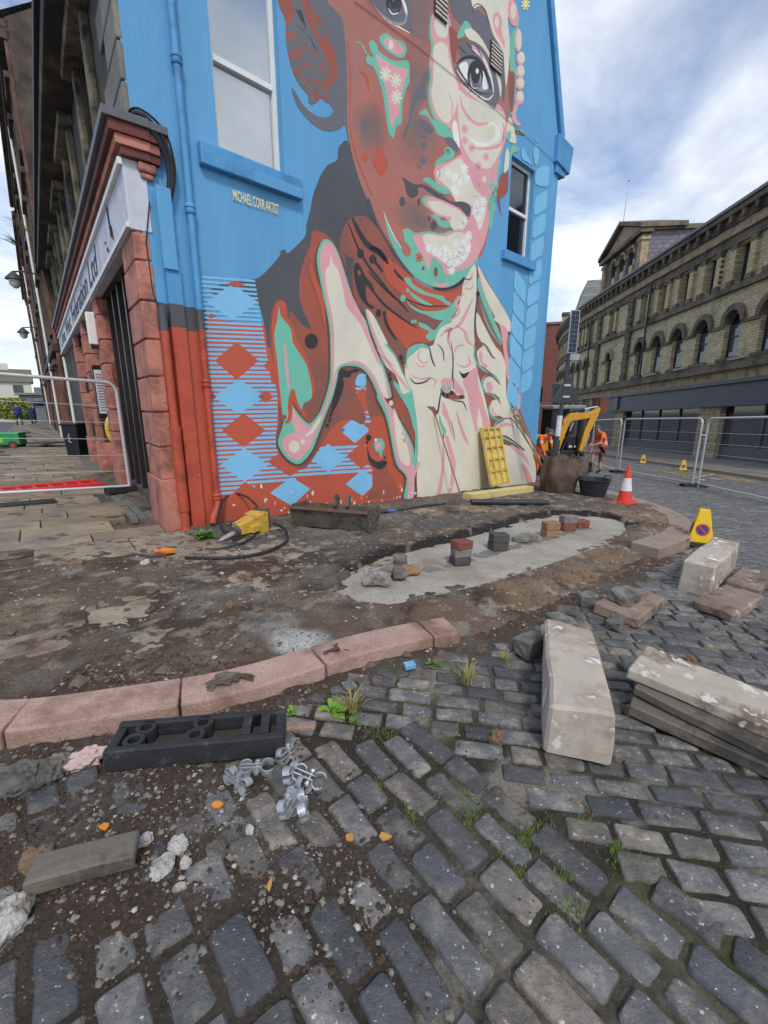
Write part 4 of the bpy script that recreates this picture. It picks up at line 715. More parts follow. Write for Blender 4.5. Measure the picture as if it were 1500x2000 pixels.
for (a, b, c, d) in UW:
    sash(LF, a, b, c, d, corner, dep=0.2, fm=M_frame_d, gm=M_gdark)
    for s0, s1 in ((a - 0.26, a - 0.06), (b + 0.06, b + 0.26)): fbox(LF, s0, s1, 4.3, 6.05, 0, 0.09).build('window_pilaster', M_pale, corner, bevel=0.015)
    fbox(LF, a - 0.42, b + 0.42, 6.05, 6.2, 0, 0.2).build('window_cornice', M_stone, corner, bevel=0.015); fbox(LF, a - 0.1, b + 0.1, 4.36, 4.5, 0, 0.1).build('window_sill', M_stone, corner, bevel=0.01)
z = 4.3; k = 0
while z < 6.2:
    fbox(LF, -0.006, 0.95 if k % 2 else 0.62, z + 0.012, min(z + 0.33, 6.2), -0.02, 0.035).build('quoin', M_quoin, corner, bevel=0.014); z += 0.335; k += 1
fbox(LF, -0.1, 15.7, 6.2, 6.42, -0.1, 0.40).build('eaves_cornice', M_sooty, corner, bevel=0.02); fbox(LF, -0.1, 15.7, 6.42, 6.55, -0.1, 0.46).build('gutter', mat('black_gutter', (34, 34, 36), rough=0.6), corner)
for s_ in (15.0, 16.0):
    mb = MB(); mb.tube([LF(s_, -0.1, 0.08), LF(s_, 3.2, 0.08)], 0.05, 8); mb.build('downpipe', M_white, corner, smooth=True)

# ------------------------------------------------------------------ terrace beyond, down the side street
M_t_red = mat('red_brown_sandstone', (128, 86, 70), rough=0.85, var=0.3, scale=2.5, bump=0.3, bscale=20, rgb2=(62, 48, 42), thr=(0.42, 0.64), scale2=0.9)
M_t_dk = mat('blackened_sandstone', (98, 82, 70), rough=0.85, var=0.35, scale=2.5, bump=0.3, bscale=20, rgb2=(52, 46, 43), thr=(0.42, 0.62), scale2=0.8)
def TF(s, z, o=0.0): return LF(s, z, o + 0.16)
def terrace(name, label, s0, s1, top, m_lo, m_hi, nb, seed, o_ov=0.5):
    r_ = random.Random(seed); t = thing(name, label, 'building', TF(s0, 0))
    wins = []; w_ = (s1 - s0) / nb
    for k in range(nb):
        c = s0 + w_ * (k + 0.5)
        wins.append((c - 0.55, c + 0.55, 0.9, 2.9)); wins.append((c - 0.5, c + 0.5, 4.4, 6.5))
        wins.append((c - 0.5, c + 0.5, 7.6, 9.4)); wins.append((c - 0.5, c + 0.5, 10.5, 12.2))
    lo = [h for h in wins if h[3] < 3.6]; hi = [h for h in wins if h[2] > 3.6]
    mb = MB(); wall_holes(mb, TF, s0, s1, -0.8, 3.6, lo, 0.3); mb.build('ground_floor_wall', m_lo, t)
    mb = MB(); wall_holes(mb, TF, s0, s1, 3.6, top, hi, 0.3); mb.build('upper_wall', m_hi, t)
    for h in wins:
        sash(TF, *h, t, dep=0.22, fm=M_frame_d, gm=M_gfar, fw=0.07)
        m = m_lo if h[3] < 3.6 else m_hi
        fbox(TF, h[0] - 0.25, h[0] - 0.02, h[2] - 0.1, h[3] + 0.1, 0, 0.12).build('window_jamb', m, t); fbox(TF, h[1] + 0.02, h[1] + 0.25, h[2] - 0.1, h[3] + 0.1, 0, 0.12).build('window_jamb', m, t)
        fbox(TF, h[0] - 0.35, h[1] + 0.35, h[3] + 0.1, h[3] + 0.3, 0, 0.24).build('window_hood', m_hi, t, bevel=0.02)
        fbox(TF, h[0] - 0.28, h[1] + 0.28, h[2] - 0.26, h[2] - 0.1, 0, 0.16).build('window_sill', m, t)
    for z0, z1, o1 in ((3.45, 3.75, 0.22), (6.95, 7.15, 0.16), (top - 0.5, top - 0.2, o_ov * 0.6), (top - 0.2, top + 0.05, o_ov)): fbox(TF, s0, s1, z0, z1, -0.1, o1).build('string_course', m_hi, t, bevel=0.02)
    fbox(TF, s0, s1, -0.6, 0.5, 0, 0.1).build('plinth', m_lo, t)
    mb = MB(); mb.add([TF(s0, top, o_ov), TF(s1, top, o_ov), TF(s1, top + 3, -4), TF(s0, top + 3, -4), TF(s0, top + 0.02, -8), TF(s1, top + 0.02, -8)], [(0, 1, 2, 3), (3, 2, 5, 4)]); mb.build('roof', M_slate, t)
    mb = MB(); mb.add([TF(s0, -1, 0.0), TF(s0, top + 0.1, 0.0), TF(s0, top + 3, -4), TF(s0, top, -8), TF(s0, -1, -8)], [(0, 1, 2, 3, 4)]); mb.build('end_wall', m_hi, t)
    for k in range(nb + 1):
        s_ = s0 + w_ * k + 0.2 * (1 if k == 0 else -1); fbox(TF, s_ - 0.16, s_ + 0.16, 0.5, top - 0.5, 0, 0.1).build('pier', m_hi if k % 2 else m_lo, t, bevel=0.02)
    for k in range(2):
        s_ = s0 + (s1 - s0) * (0.35 + 0.5 * k); mb = MB(); mb.tube([TF(s_, -0.1, 0.18), TF(s_, top - 0.5, 0.18)], 0.05, 8); mb.build('downpipe', M_white if k == 0 else M_frame_d, t, smooth=True)
    return t
t1 = terrace('sandstone_terrace', 'tall soot-blackened sandstone terrace next to the shopfront', 15.75, 33.0, 13.6, M_t_red, M_t_dk, 6, 1, 0.46)
t2 = terrace('sandstone_tenement', 'brown sandstone tenement at the far end of the side street', 33.1, 62.0, 13.2, M_t_red, M_t_red, 8, 2, 0.45)
def facade_lamp(s, z, label):
    t = thing('wall_lamp', label, 'lamp', TF(s, z)); mb = MB()
    mb.tube([TF(s, z + 0.25, 0.1), TF(s, z + 0.35, 0.5), TF(s, z + 0.28, 0.95)], 0.03, 6); mb.build('bracket', M_frame_d, t)
    mb = MB(); mb.lathe([(0.03, 0.3), (0.28, 0.05), (0.30, 0.0), (0.22, -0.02)], TF(s, z, 0.95), 12); mb.build('shade', M_frame_d, t, smooth=True)
    mb = MB(); mb.lathe([(0.2, -0.02), (0.17, -0.2), (0.06, -0.3)], TF(s, z, 0.95), 12); mb.build('glass_globe', mat('lamp_globe', (200, 200, 195), rough=0.3, bump=0), t, smooth=True)
facade_lamp(17.3, 6.1, 'black swan-neck lamp high on the terrace front, the nearer of two'); facade_lamp(27.5, 5.4, 'black swan-neck lamp on the terrace front, the farther of two')
def tuft(name, label, p, n, ln, m, seed, spread=1.0, w=0.012, out=None):
    r_ = random.Random(seed); mb = MB()
    for k in range(n):
        a = r_.uniform(0, 6.28); b = r_.uniform(0.3, 1.0) * spread; L_ = ln * r_.uniform(0.5, 1.1)
        d = Vector((math.cos(a) * b, math.sin(a) * b, 1.0)).normalized()
        if out is not None: d = (d * 0.6 + Vector(out)).normalized()
        side = d.cross(Vector((0, 0, 1))); side = side.normalized() * w * r_.uniform(0.6, 1.3) if side.length > 0.01 else Vector((w, 0, 0))
        q0 = Vector(p) + Vector((r_.uniform(-1, 1), r_.uniform(-1, 1), 0)) * ln * 0.12; q1 = q0 + d * L_ * 0.55; q2 = q1 + (d + Vector((d.x, d.y, -0.9)) * 0.5).normalized() * L_ * 0.45
        mb.add([q0 - side, q0 + side, q1 + side, q1 - side, q2], [(0, 1, 2, 3), (3, 2, 4)])
    o = mb.build(name, m); base_at(o); return tag(o, label, 'weed')
M_straw = mat('dry_grass', (176, 158, 110), rough=0.8); M_grass = mat('green_grass_blades', (98, 132, 48), rough=0.6, var=0.3)
tuft('dry_grass_tuft', 'dry straw-coloured grass sprouting from the terrace front high up', TF(16.4, 7.6, 0.25), 26, 0.9, M_straw, 4, out=LN * 0.9, w=0.012)
tuft('wall_fern', 'green ferny weed growing out of the terrace cornice', TF(24, 9.0, 0.6), 30, 0.8, M_grass, 5, w=0.02, out=LN * 0.6)
# far end of the side street: white houses and a bushy bank
def far_house(name, label, p, w_, d_, h_, rh, rz, m, seed):
    t = thing(name, label, 'house', p); c, s_ = math.cos(rz), math.sin(rz)
    def q(x, y, z): return (p[0] + x * c - y * s_, p[1] + x * s_ + y * c, p[2] + z)
    mb = MB(); mb.hexa([q(x, y, z) for z in (-1, h_) for x, y in ((-w_ / 2, -d_ / 2), (w_ / 2, -d_ / 2), (w_ / 2, d_ / 2), (-w_ / 2, d_ / 2))]); mb.build('wall', m, t)
    mb = MB(); e_ = 0.3; A_ = [q(-w_ / 2 - e_, -d_ / 2 - e_, h_), q(w_ / 2 + e_, -d_ / 2 - e_, h_), q(w_ / 2 + e_, d_ / 2 + e_, h_), q(-w_ / 2 - e_, d_ / 2 + e_, h_), q(-w_ / 2 - e_, 0, h_ + rh), q(w_ / 2 + e_, 0, h_ + rh)]
    mb.add(A_, [(0, 1, 5, 4), (2, 3, 4, 5), (1, 2, 5), (3, 0, 4), (3, 2, 1, 0)]); ro = mb.build('roof', mat('mossy_roof_tile', (104, 104, 84), rough=0.9, var=0.2), t)
    mb = MB(); mb.box(q(w_ * 0.2, 0, h_ + rh), (0.9, 0.7, 1.4), rz); mb.build('chimney', m, ro)
    for k in range(3):
        for z in ((1.0, 2.2), (3.4, 4.5)):
            if z[1] > h_ - 0.2: continue
            x = -w_ / 2 + w_ * (k + 0.5) / 3; mb = MB(); mb.hexa([q(x + a, -d_ / 2 - b, zz) for zz in z for a, b in ((-0.55, 0.03), (0.55, 0.03), (0.55, -0.05), (-0.55, -0.05))]); ww = mb.build('window', M_gdark, t)
            mb = MB(); mb.hexa([q(x + a, -d_ / 2 - b, zz) for zz in (z[0] - 0.12, z[0]) for a, b in ((-0.65, 0.1), (0.65, 0.1), (0.65, -0.05), (-0.65, -0.05))]); mb.build('sill', M_white, ww)
M_harl = mat('white_harling', (214, 212, 198), rough=0.9, var=0.06)
far_house('white_house', 'white harled house with mossy roof at the end of the side street', (-55, 64, -0.4), 9, 8, 4.9, 1.9, R(38), M_harl, 1)
far_house('cream_house', 'cream gabled house behind the parked cars, leftmost in view', (-58, 56, -0.4), 7, 8, 4.6, 2.2, R(38), mat('cream_harling', (206, 200, 178), rough=0.9), 2)
far_house('grey_shed', 'grey flat-fronted shed between the tenement and the green bank', (-46.2, 60, -0.3), 3.0, 3, 3.0, 0.3, R(38), mat('grey_cladding', (120, 126, 136), rough=0.7), 3)
# ------------------------------------------------------------------ ground
_lat = np.random.RandomState(5).rand(256, 256)
def vnoise(x, y, f, ox=0.0, oy=0.0):
    x = np.asarray(x, float) * f + ox + 500; y = np.asarray(y, float) * f + oy + 500
    xi = np.floor(x).astype(int); yi = np.floor(y).astype(int); fx = x - xi; fy = y - yi
    fx = fx * fx * (3 - 2 * fx); fy = fy * fy * (3 - 2 * fy)
    g = lambda a, b: _lat[a % 256, b % 256]
    return (g(xi, yi) * (1 - fx) + g(xi + 1, yi) * fx) * (1 - fy) + (g(xi, yi + 1) * (1 - fx) + g(xi + 1, yi + 1) * fx) * fy
def fbm(x, y, f, o=5, seed=0.0, gain=0.55):
    t = 0; a = 1; s_ = 0
    for k in range(o): t = t + a * vnoise(x, y, f * 2 ** k, seed + 17.3 * k, seed * 1.7 + 9.1 * k); s_ += a; a *= gain
    return t / s_
def inside(px, py, poly):
    px = np.asarray(px, float); py = np.asarray(py, float); r_ = np.zeros(px.shape, bool); n = len(poly)
    for i in range(n):
        x1, y1 = poly[i][:2]; x2, y2 = poly[(i + 1) % n][:2]
        if y1 == y2: continue
        c = ((y1 > py) != (y2 > py)) & (px < (x2 - x1) * (py - y1) / (y2 - y1) + x1); r_ ^= c
    return r_
def dist_line(px, py, pts):
    px = np.asarray(px, float); py = np.asarray(py, float); d = np.full(px.shape, 1e9)
    for (a, b) in zip(pts, pts[1:]):
        ax, ay = a[:2]; bx, by = b[:2]; L2 = (bx - ax) ** 2 + (by - ay) ** 2
        t = np.clip(((px - ax) * (bx - ax) + (py - ay) * (by - ay)) / L2, 0, 1); d = np.minimum(d, np.hypot(px - ax - t * (bx - ax), py - ay - t * (by - ay)))
    return d
def sst(a, b, x): t = np.clip((x - a) / (b - a), 0, 1); return t * t * (3 - 2 * t)
KL = [LF(70, 0, 2.9), LF(20, 0, 2.9), LF(8, 0, 2.9), LF(3, 0, 2.85), Vector((-5.5, 4.4, 0)), Vector((-4.4, 3.1, 0)), Vector((-3.3, 2.05, 0)), Vector((-2.4, 1.62, 0)), Vector((-1.7, 1.64, 0)), Vector((-1.32, 1.79, 0)), Vector((-.92, 1.92, 0)), Vector((-.64, 2.07, 0)), Vector((-.34, 2.32, 0)), Vector((.03, 2.56, 0)), Vector((.54, 2.80, 0))]
KR = [Vector(p) for p in ((3.35, 5.1, 0), (4.15, 5.72, 0), (4.75, 6.45, 0), (5.2, 7.3, 0), (5.45, 8.2, 0), (5.5, 9.2, 0), (5.45, 10.2, 0), (5.35, 12, 0), (5.4, 18, 0), (7.0, 45, 0))]
PV = KL + KR + [LF(70, 0, -60)]
GAP = [KL[-1], Vector((1.5, 3.55, 0)), Vector((2.5, 4.4, 0)), KR[0]]
PAD = [(-0.41, 3.48), (-0.30, 3.27), (-0.05, 3.2), (0.30, 3.40), (0.8, 3.72), (1.26, 4.06), (2.0, 4.68), (2.84, 5.42), (3.35, 5.95), (3.67, 6.41), (3.85, 6.85), (3.78, 7.16), (3.4, 7.33), (2.88, 7.25), (2.2, 6.7), (1.6, 6.05), (0.98, 5.4), (0.5, 4.95), (0.06, 4.5), (-0.22, 4.1), (-0.38, 3.75)]
def closed_xy(p, k=4): return closed_spline([tuple(q[:2]) for q in p], k)
PADS = closed_xy(PAD)
def earth_z(x, y):
    x = np.asarray(x, float); y = np.asarray(y, float)
    g0 = -GP * (x + y); dg = dist_line(x, y, GAP); ins = inside(x, y, PV)
    b_ = (x - WA.x) * LD.x + (y - WA.y) * LD.y; a_ = (x - WA.x) * WD.x + (y - WA.y) * WD.y
    h = 0.116 + 0.035 * (fbm(x, y, 1.6, 5, 3) - 0.5) + 0.066 * (fbm(x, y, 6, 4, 8) - 0.5) + 0.026 * (fbm(x, y, 22, 3, 2) - 0.5)
    # paving left exposed to the left, dirt thinning out over it
    flag = sst(-0.95, -0.45, b_ + 0.35 * (fbm(x, y, 1.5, 3, 21) - 0.5)) * (1 - sst(-0.35, 0.15, a_)); h = h - 0.09 * flag
    dk = dist_line(x, y, KL); h = h + (0.028 * sst(0.46, 0.66, fbm(x, y, 2.2, 4, 61)) - 0.04) * (1 - sst(0.2, 0.5, dk))
    hole = sst(0.5, 0.66, fbm(x, y, 1.1, 4, 33)) * sst(-0.3, -0.9, x + 0.3) * (1 - flag); h = h - 0.02 * hole
    # towards the missing kerb the soil falls to the road
    near = sst(0.0, 1.05, dg + 0.25 * (fbm(x, y, 2, 3, 50) - 0.5)); out = ~ins
    edge = np.where(out, -0.04 - 0.16 * np.clip(dg, 0, 1), 0.005)
    h = np.where(x > -0.25, edge + (h - edge) * np.where(out, 0, near), h)
    # spoil ridge along the slab and the wheel-rut in front
    dp = dist_line(x, y, PADS + [PADS[0]]); inp = inside(x, y, PADS)
    ridge = np.exp(-((dp - 0.22) / 0.14) ** 2) * (~inp) * (dg < 1.5); h = h + 0.05 * ridge * (0.5 + fbm(x, y, 5, 4, 70)) * (x > 0.2)
    rut = np.exp(-((dg - 0.30) / 0.15) ** 2) * ins; h = h - 0.035 * rut * (x > 0.5)
    # soft heap at the near end, by the kerb
    h = h + 0.06 * np.exp(-(((x - 0.25) / 0.45) ** 2 + ((y - 3.05) / 0.18) ** 2)) * (0.4 + fbm(x, y, 7, 3, 5))
    # blacktop edge behind the slab stands higher
    wallside = (~inp) & (dg > 1.45) & (x > -0.6); h = h + 0.035 * wallside * np.exp(-((dp) / 0.5))
    h = np.where(inp, np.where(dp < 0.16, 0.073 + 0.05 * (fbm(x, y, 8, 4, 12) - 0.45) * (1 - dp / 0.16), 0.03), h)
    return g0 + h
def bed_z(x, y):
    x = np.asarray(x, float); y = np.asarray(y, float)
    deb = debris(x, y)
    return -GP * (x + y) - 0.0125 + 0.010 * (fbm(x, y, 9, 4, 4) - 0.5) + deb * (0.019 + 0.075 * (fbm(x, y, 7, 4, 14) - 0.5) + 0.03 * (fbm(x, y, 22, 3, 1) - 0.5))
def debris(x, y):
    d1 = np.exp(-(((x + 0.95) / 0.62) ** 2 + ((y - 1.28) / 0.40) ** 2)); d2 = 0.75 * np.exp(-(((x + 0.25) / 0.30) ** 2 + ((y - 1.12) / 0.25) ** 2))
    d3 = 0.8 * np.exp(-(dist_line(x, y, KL[7:]) / 0.16) ** 2); d4 = 0.8 * np.exp(-((dist_line(x, y, GAP)) / 0.22) ** 2)
    return np.clip(np.maximum(np.maximum(d1 * 1.15, d2), np.maximum(d3, d4)) + 0.3 * (fbm(x, y, 3, 4, 60) - 0.5) * (d1 + d2 + d3 > 0.15), 0, 1)
def ground_z(x, y):
    return float(earth_z(np.array([x]), np.array([y]))[0]) if bool(inside(np.array([x]), np.array([y]), PV)[0]) else float(np.maximum(bed_z(np.array([x]), np.array([y])), gz(x, y))[0])
def tint_mat(name, rough=0.9, spec=0.3):
    m = bpy.data.materials.new(name); m.use_nodes = True; t = m.node_tree; N = t.nodes; L = t.links; b = N['Principled BSDF']
    b.inputs['Roughness'].default_value = rough; b.inputs['Specular IOR Level'].default_value = spec
    at = N.new('ShaderNodeAttribute'); at.attribute_name = 'tint'; pos = N.new('ShaderNodeNewGeometry').outputs['Position']
    n = N.new('ShaderNodeTexNoise'); n.inputs['Scale'].default_value = 55; n.inputs['Detail'].default_value = 8; n.inputs['Roughness'].default_value = 0.75; L.new(pos, n.inputs['Vector'])
    mr = N.new('ShaderNodeMapRange'); mr.inputs[1].default_value = 0.3; mr.inputs[2].default_value = 0.7; mr.inputs[3].default_value = 0.5; mr.inputs[4].default_value = 1.45; L.new(n.outputs['Fac'], mr.inputs[0])
    vm = N.new('ShaderNodeVectorMath'); vm.operation = 'SCALE'; L.new(at.outputs['Color'], vm.inputs[0]); L.new(mr.outputs[0], vm.inputs['Scale'])
    # pale grit specks
    vo = N.new('ShaderNodeTexVoronoi'); vo.inputs['Scale'].default_value = 90; L.new(pos, vo.inputs['Vector'])
    n2 = N.new('ShaderNodeTexNoise'); n2.inputs['Scale'].default_value = 9; n2.inputs['Detail'].default_value = 4; L.new(pos, n2.inputs['Vector'])
    ms = N.new('ShaderNodeMath'); ms.operation = 'MULTIPLY_ADD'; ms.inputs[1].default_value = 0.55; ms.inputs[2].default_value = -0.10; L.new(n2.outputs['Fac'], ms.inputs[0])
    lt = N.new('ShaderNodeMath'); lt.operation = 'LESS_THAN'; L.new(vo.outputs['Distance'], lt.inputs[0]); L.new(ms.outputs[0], lt.inputs[1])
    rn = N.new('ShaderNodeMath'); rn.operation = 'GREATER_THAN'; sp_ = N.new('ShaderNodeSeparateColor'); L.new(vo.outputs['Color'], sp_.inputs[0]); L.new(sp_.outputs[0], rn.inputs[0]); rn.inputs[1].default_value = 0.72
    mu = N.new('ShaderNodeMath'); mu.operation = 'MULTIPLY'; L.new(lt.outputs[0], mu.inputs[0]); L.new(rn.outputs[0], mu.inputs[1])
    mi = N.new('ShaderNodeMix'); mi.data_type = 'RGBA'; mi.inputs[7].default_value = (0.30, 0.28, 0.25, 1); L.new(mu.outputs[0], mi.inputs[0]); L.new(vm.outputs[0], mi.inputs[6])
    L.new(mi.outputs[2], b.inputs['Base Color'])
    nb = N.new('ShaderNodeTexNoise'); nb.inputs['Scale'].default_value = 70; nb.inputs['Detail'].default_value = 9; nb.inputs['Roughness'].default_value = 0.8; L.new(pos, nb.inputs['Vector'])
    bp = N.new('ShaderNodeBump'); bp.inputs['Strength'].default_value = 1.0; bp.inputs['Distance'].default_value = 0.03; L.new(nb.outputs['Fac'], bp.inputs['Height']); L.new(bp.outputs[0], b.inputs['Normal'])
    return m
def heightfield(name, x0, x1, y0, y1, st, zf, keep, tintf, m):
    xs = np.arange(x0, x1, st); ys = np.arange(y0, y1, st); X, Y = np.meshgrid(xs, ys); jx = (vnoise(X, Y, 40, 3) - 0.5) * st * 0.7; jy = (vnoise(X, Y, 40, 90) - 0.5) * st * 0.7
    X = X + jx; Y = Y + jy; Z = zf(X, Y); k = keep(X, Y); ny, nx = X.shape
    i = np.arange(nx * ny).reshape(ny, nx); q = np.stack([i[:-1, :-1], i[:-1, 1:], i[1:, 1:], i[1:, :-1]], -1).reshape(-1, 4)
    kf = k.ravel()[q].all(1); q = q[kf]; used = np.unique(q); mp = np.full(nx * ny, -1); mp[used] = np.arange(len(used)); q = mp[q]
    co = np.stack([X.ravel(), Y.ravel(), Z.ravel()], -1)[used]
    me = bpy.data.meshes.new(name); me.vertices.add(len(co)); me.vertices.foreach_set('co', co.astype(np.float32).ravel())
    me.loops.add(q.size); me.loops.foreach_set('vertex_index', q.astype(np.int32).ravel()); me.polygons.add(len(q)); me.polygons.foreach_set('loop_start', np.arange(0, q.size, 4, dtype=np.int32)); me.polygons.foreach_set('loop_total', np.full(len(q), 4, np.int32))
    me.update(calc_edges=True); me.polygons.foreach_set('use_smooth', [True] * len(q))
    c = tintf(co[:, 0], co[:, 1]); ca = me.color_attributes.new('tint', 'FLOAT_COLOR', 'POINT'); ca.data.foreach_set('color', np.concatenate([c, np.ones((len(c), 1))], 1).astype(np.float32).ravel())
    me.materials.append(m); o = bpy.data.objects.new(name, me); COL.objects.link(o); return o
def LC(*c): return np.array(lin(c))
def mixc(c, col, w): return c * (1 - w[:, None]) + np.array(col)[None] * w[:, None]
SPOTS = [(575, 1250, .20, (208, 206, 200), 1.0, .1), (540, 1225, .22, (170, 166, 158), .7, .1), (660, 1165, .16, (165, 162, 156), .7, .1), (625, 1125, .3, (128, 124, 116), .7, .1), (300, 1080, .16, (180, 176, 164), .7, .1), (60, 1190, .3, (168, 150, 118), .6, .1), (835, 1003, .36, (188, 166, 124), .9, .1), (930, 996, .36, (186, 160, 122), .8, .1),
         (640, 1030, .55, (146, 144, 138), .8, .1), (760, 1010, .5, (140, 136, 128), .6, .1), (520, 1120, .45, (92, 66, 46), .8, .1), (800, 1195, .3, (128, 104, 84), .7, .1), (1050, 1160, .5, (156, 130, 102), .8, .05), (1150, 1120, .45, (160, 130, 98), .8, .05), (950, 1215, .4, (142, 118, 96), .7, .05), (1200, 1090, .4, (152, 126, 98), .8, .05), (1250, 1010, .6, (150, 128, 102), .8, .1), (1200, 985, .6, (120, 104, 86), .7, .1),
         (430, 1170, .3, (150, 144, 132), .45, .1), (340, 1120, .35, (130, 118, 100), .5, .1), (480, 1085, .3, (74, 66, 58), .6, .1), (600, 1085, .3, (80, 74, 68), .6, .1), (880, 1020, .8, (104, 102, 98), .6, .1), (1130, 985, .7, (98, 95, 90), .7, .1), (720, 1075, .5, (96, 94, 90), .6, .1)]
def earth_tint(x, y):
    n1 = fbm(x, y, 1.3, 5, 40); n2 = fbm(x, y, 4.5, 5, 44); c = np.tile(LC(122, 104, 87), (len(x), 1))
    c = mixc(c, LC(92, 76, 62), sst(0.48, 0.62, n1)); c = mixc(c, LC(136, 126, 112), 0.8 * sst(0.52, 0.66, n2))
    wd = (x - WA.x) * WN.x + (y - WA.y) * WN.y; al = (x - WA.x) * WD.x + (y - WA.y) * WD.y
    c = mixc(c, LC(104, 101, 97), 0.75 * (1 - sst(1.2, 2.6, wd)) * (al > -0.2) * sst(0.38, 0.6, fbm(x, y, 2, 4, 90)))
    for u, v, r_, col, s_, dz in SPOTS:
        p = G(u, v, dz); d = np.hypot(x - p.x, y - p.y) / r_ + 0.9 * (fbm(x, y, 5, 4, u) - 0.5); c = mixc(c, LC(*col), s_ * (1 - sst(0.5, 1.05, d)))
    dp = dist_line(x, y, PADS + [PADS[0]]); dg = dist_line(x, y, GAP)
    c = mixc(c, LC(40, 39, 40), 0.9 * (1 - sst(0.05, 0.20, dp + 0.15 * (n2 - 0.5))) * (dg > 1.4))
    ch = fbm(x, y, 7, 4, 77); c = mixc(c, LC(176, 168, 152), 0.7 * sst(0.62, 0.7, ch) * (wd > 0.8)); c = mixc(c, LC(44, 40, 38), 0.5 * sst(0.64, 0.72, fbm(x, y, 6, 4, 99)))
    return c
def bed_tint(x, y):
    n1 = fbm(x, y, 1.7, 5, 140); n2 = fbm(x, y, 6, 5, 144); deb = debris(x, y); c = np.tile(LC(108, 101, 88), (len(x), 1))
    c = mixc(c, LC(72, 65, 56), sst(0.42, 0.62, n1)); c = mixc(c, LC(176, 167, 150), 0.85 * sst(0.50, 0.60, n2) * (deb < 0.4) * (x > 0.1))
    c = mixc(c, LC(98, 82, 68), np.clip(deb * 1.3, 0, 1)); c = mixc(c, LC(120, 116, 108), deb * 0.8 * sst(0.52, 0.62, fbm(x, y, 3.4, 5, 150)))
    sd_ = np.abs((x - 0.30) * 0.755 + (y - 1.86) * 0.655); c = mixc(c, LC(84, 94, 46), 0.75 * np.exp(-(sd_ / 0.30) ** 2) * sst(0.47, 0.58, fbm(x, y, 4.5, 4, 9)) * (x > -0.05) * (x < 1.3))
    gr = np.exp(-(np.hypot(x + 0.55, y - 1.32) / 0.26) ** 2); c = mixc(c, LC(150, 147, 140), np.clip(gr * sst(0.42, 0.6, fbm(x, y, 8, 4, 5)), 0, 1)); c = mixc(c, LC(52, 38, 30), 0.7 * np.exp(-(((x + 0.30) / 0.22) ** 2 + ((y - 1.02) / 0.12) ** 2)))
    return c
M_earth = tint_mat('churned_soil'); M_bed = tint_mat('gritty_joint_soil')
far_m = mat('distant_road_setts', (84, 84, 88), rough=0.65, var=0.3, scale=9, bump=0.4, bscale=12)
# one sheet to the horizon, lying under everything
mb = MB(); xs = [-400, -120, -40, -10, 0, 8, 16, 30, 60, 150, 400]; ys = [-60, -10, 0, 10, 20, 40, 80, 160, 400]
for y in ys:
    for x in xs: mb.v.append((x, y, max(-5.0, min(0.6, gz(x, y))) - 0.06))
for j in range(len(ys) - 1):
    for i in range(len(xs) - 1): a = j * len(xs) + i; mb.f.append((a, a + 1, a + 1 + len(xs), a + len(xs)))
road = struct(mb.build('road', far_m))
bed = heightfield('joint_soil', -3.6, 9.0, 0.35, 13.0, 0.042, bed_z, lambda x, y: (~inside(x, y, PV)) | (dist_line(x, y, GAP) < 0.25) | (dist_line(x, y, KL) < 0.2), bed_tint, M_bed); bed.parent = road
earth = struct(heightfield('excavated_ground', -6.5, 6.0, 1.5, 13.0, 0.036, earth_z, lambda x, y: (inside(x, y, PV) & (dist_line(x, y, KL) > 0.05) & (dist_line(x, y, KR) > 0.12)) | ((dist_line(x, y, GAP) < 0.40) & (x > 0.45) & (x < 3.5)), earth_tint, M_earth))
# concrete slab being cast, stadium-shaped
M_conc = mat('fresh_concrete', (166, 161, 149), rough=0.85, var=0.14, scale=3, bump=0.3, bscale=45, rgb2=(138, 124, 106), thr=(0.46, 0.68), scale2=1.3, speck=((112, 104, 94), 40, 0.62))
mb = MB(); top = [(x, y, gz(x, y) + 0.078) for x, y in PADS]; n = len(top); mb.add(top + [(x, y, z - 0.2) for x, y, z in top], [tuple(range(n))] + [(i, n + i, n + (i + 1) % n, (i + 1) % n) for i in range(n)])
pad = mb.build('concrete_slab', M_conc); struct(pad)
# paving of the side street: far sheet and single flagstones
M_flag = mat('york_flagstone', (150, 134, 108), rough=0.7, var=0.18, scale=2.2, bump=0.2, bscale=35, rgb2=(112, 104, 92), thr=(0.44, 0.64), scale2=1.4, rnd=0.2, speck=((88, 76, 62), 3.4, 0.59))
M_flagm = mat('muddy_flagstone', (164, 152, 130), rough=0.8, var=0.2, scale=3, bump=0.3, bscale=35, rgb2=(112, 94, 76), thr=(0.40, 0.62), scale2=3.0, rnd=0.14, speck=((86, 70, 56), 9, 0.56))
mb = MB()
for a, b in zip(range(2, 72, 2), range(4, 74, 2)): mb.add([LF(s, gz(*LF(s, 0, o).xy) + 0.07, o) for s, o in ((a, 0.05), (b, 0.05), (b, 2.8), (a, 2.8))], [(0, 1, 2, 3)])
pave = struct(mb.build('pavement', mat('distant_paving', (132, 122, 106), rough=0.75, var=0.2, scale=3, brick=((WD.x, WD.y), 0.8, 0.5, (80, 74, 66)))))
def pip(x, y): return bool(inside(np.array([x]), np.array([y]), PV)[0])
b_ = -4.6; row = 0; nflag = 0
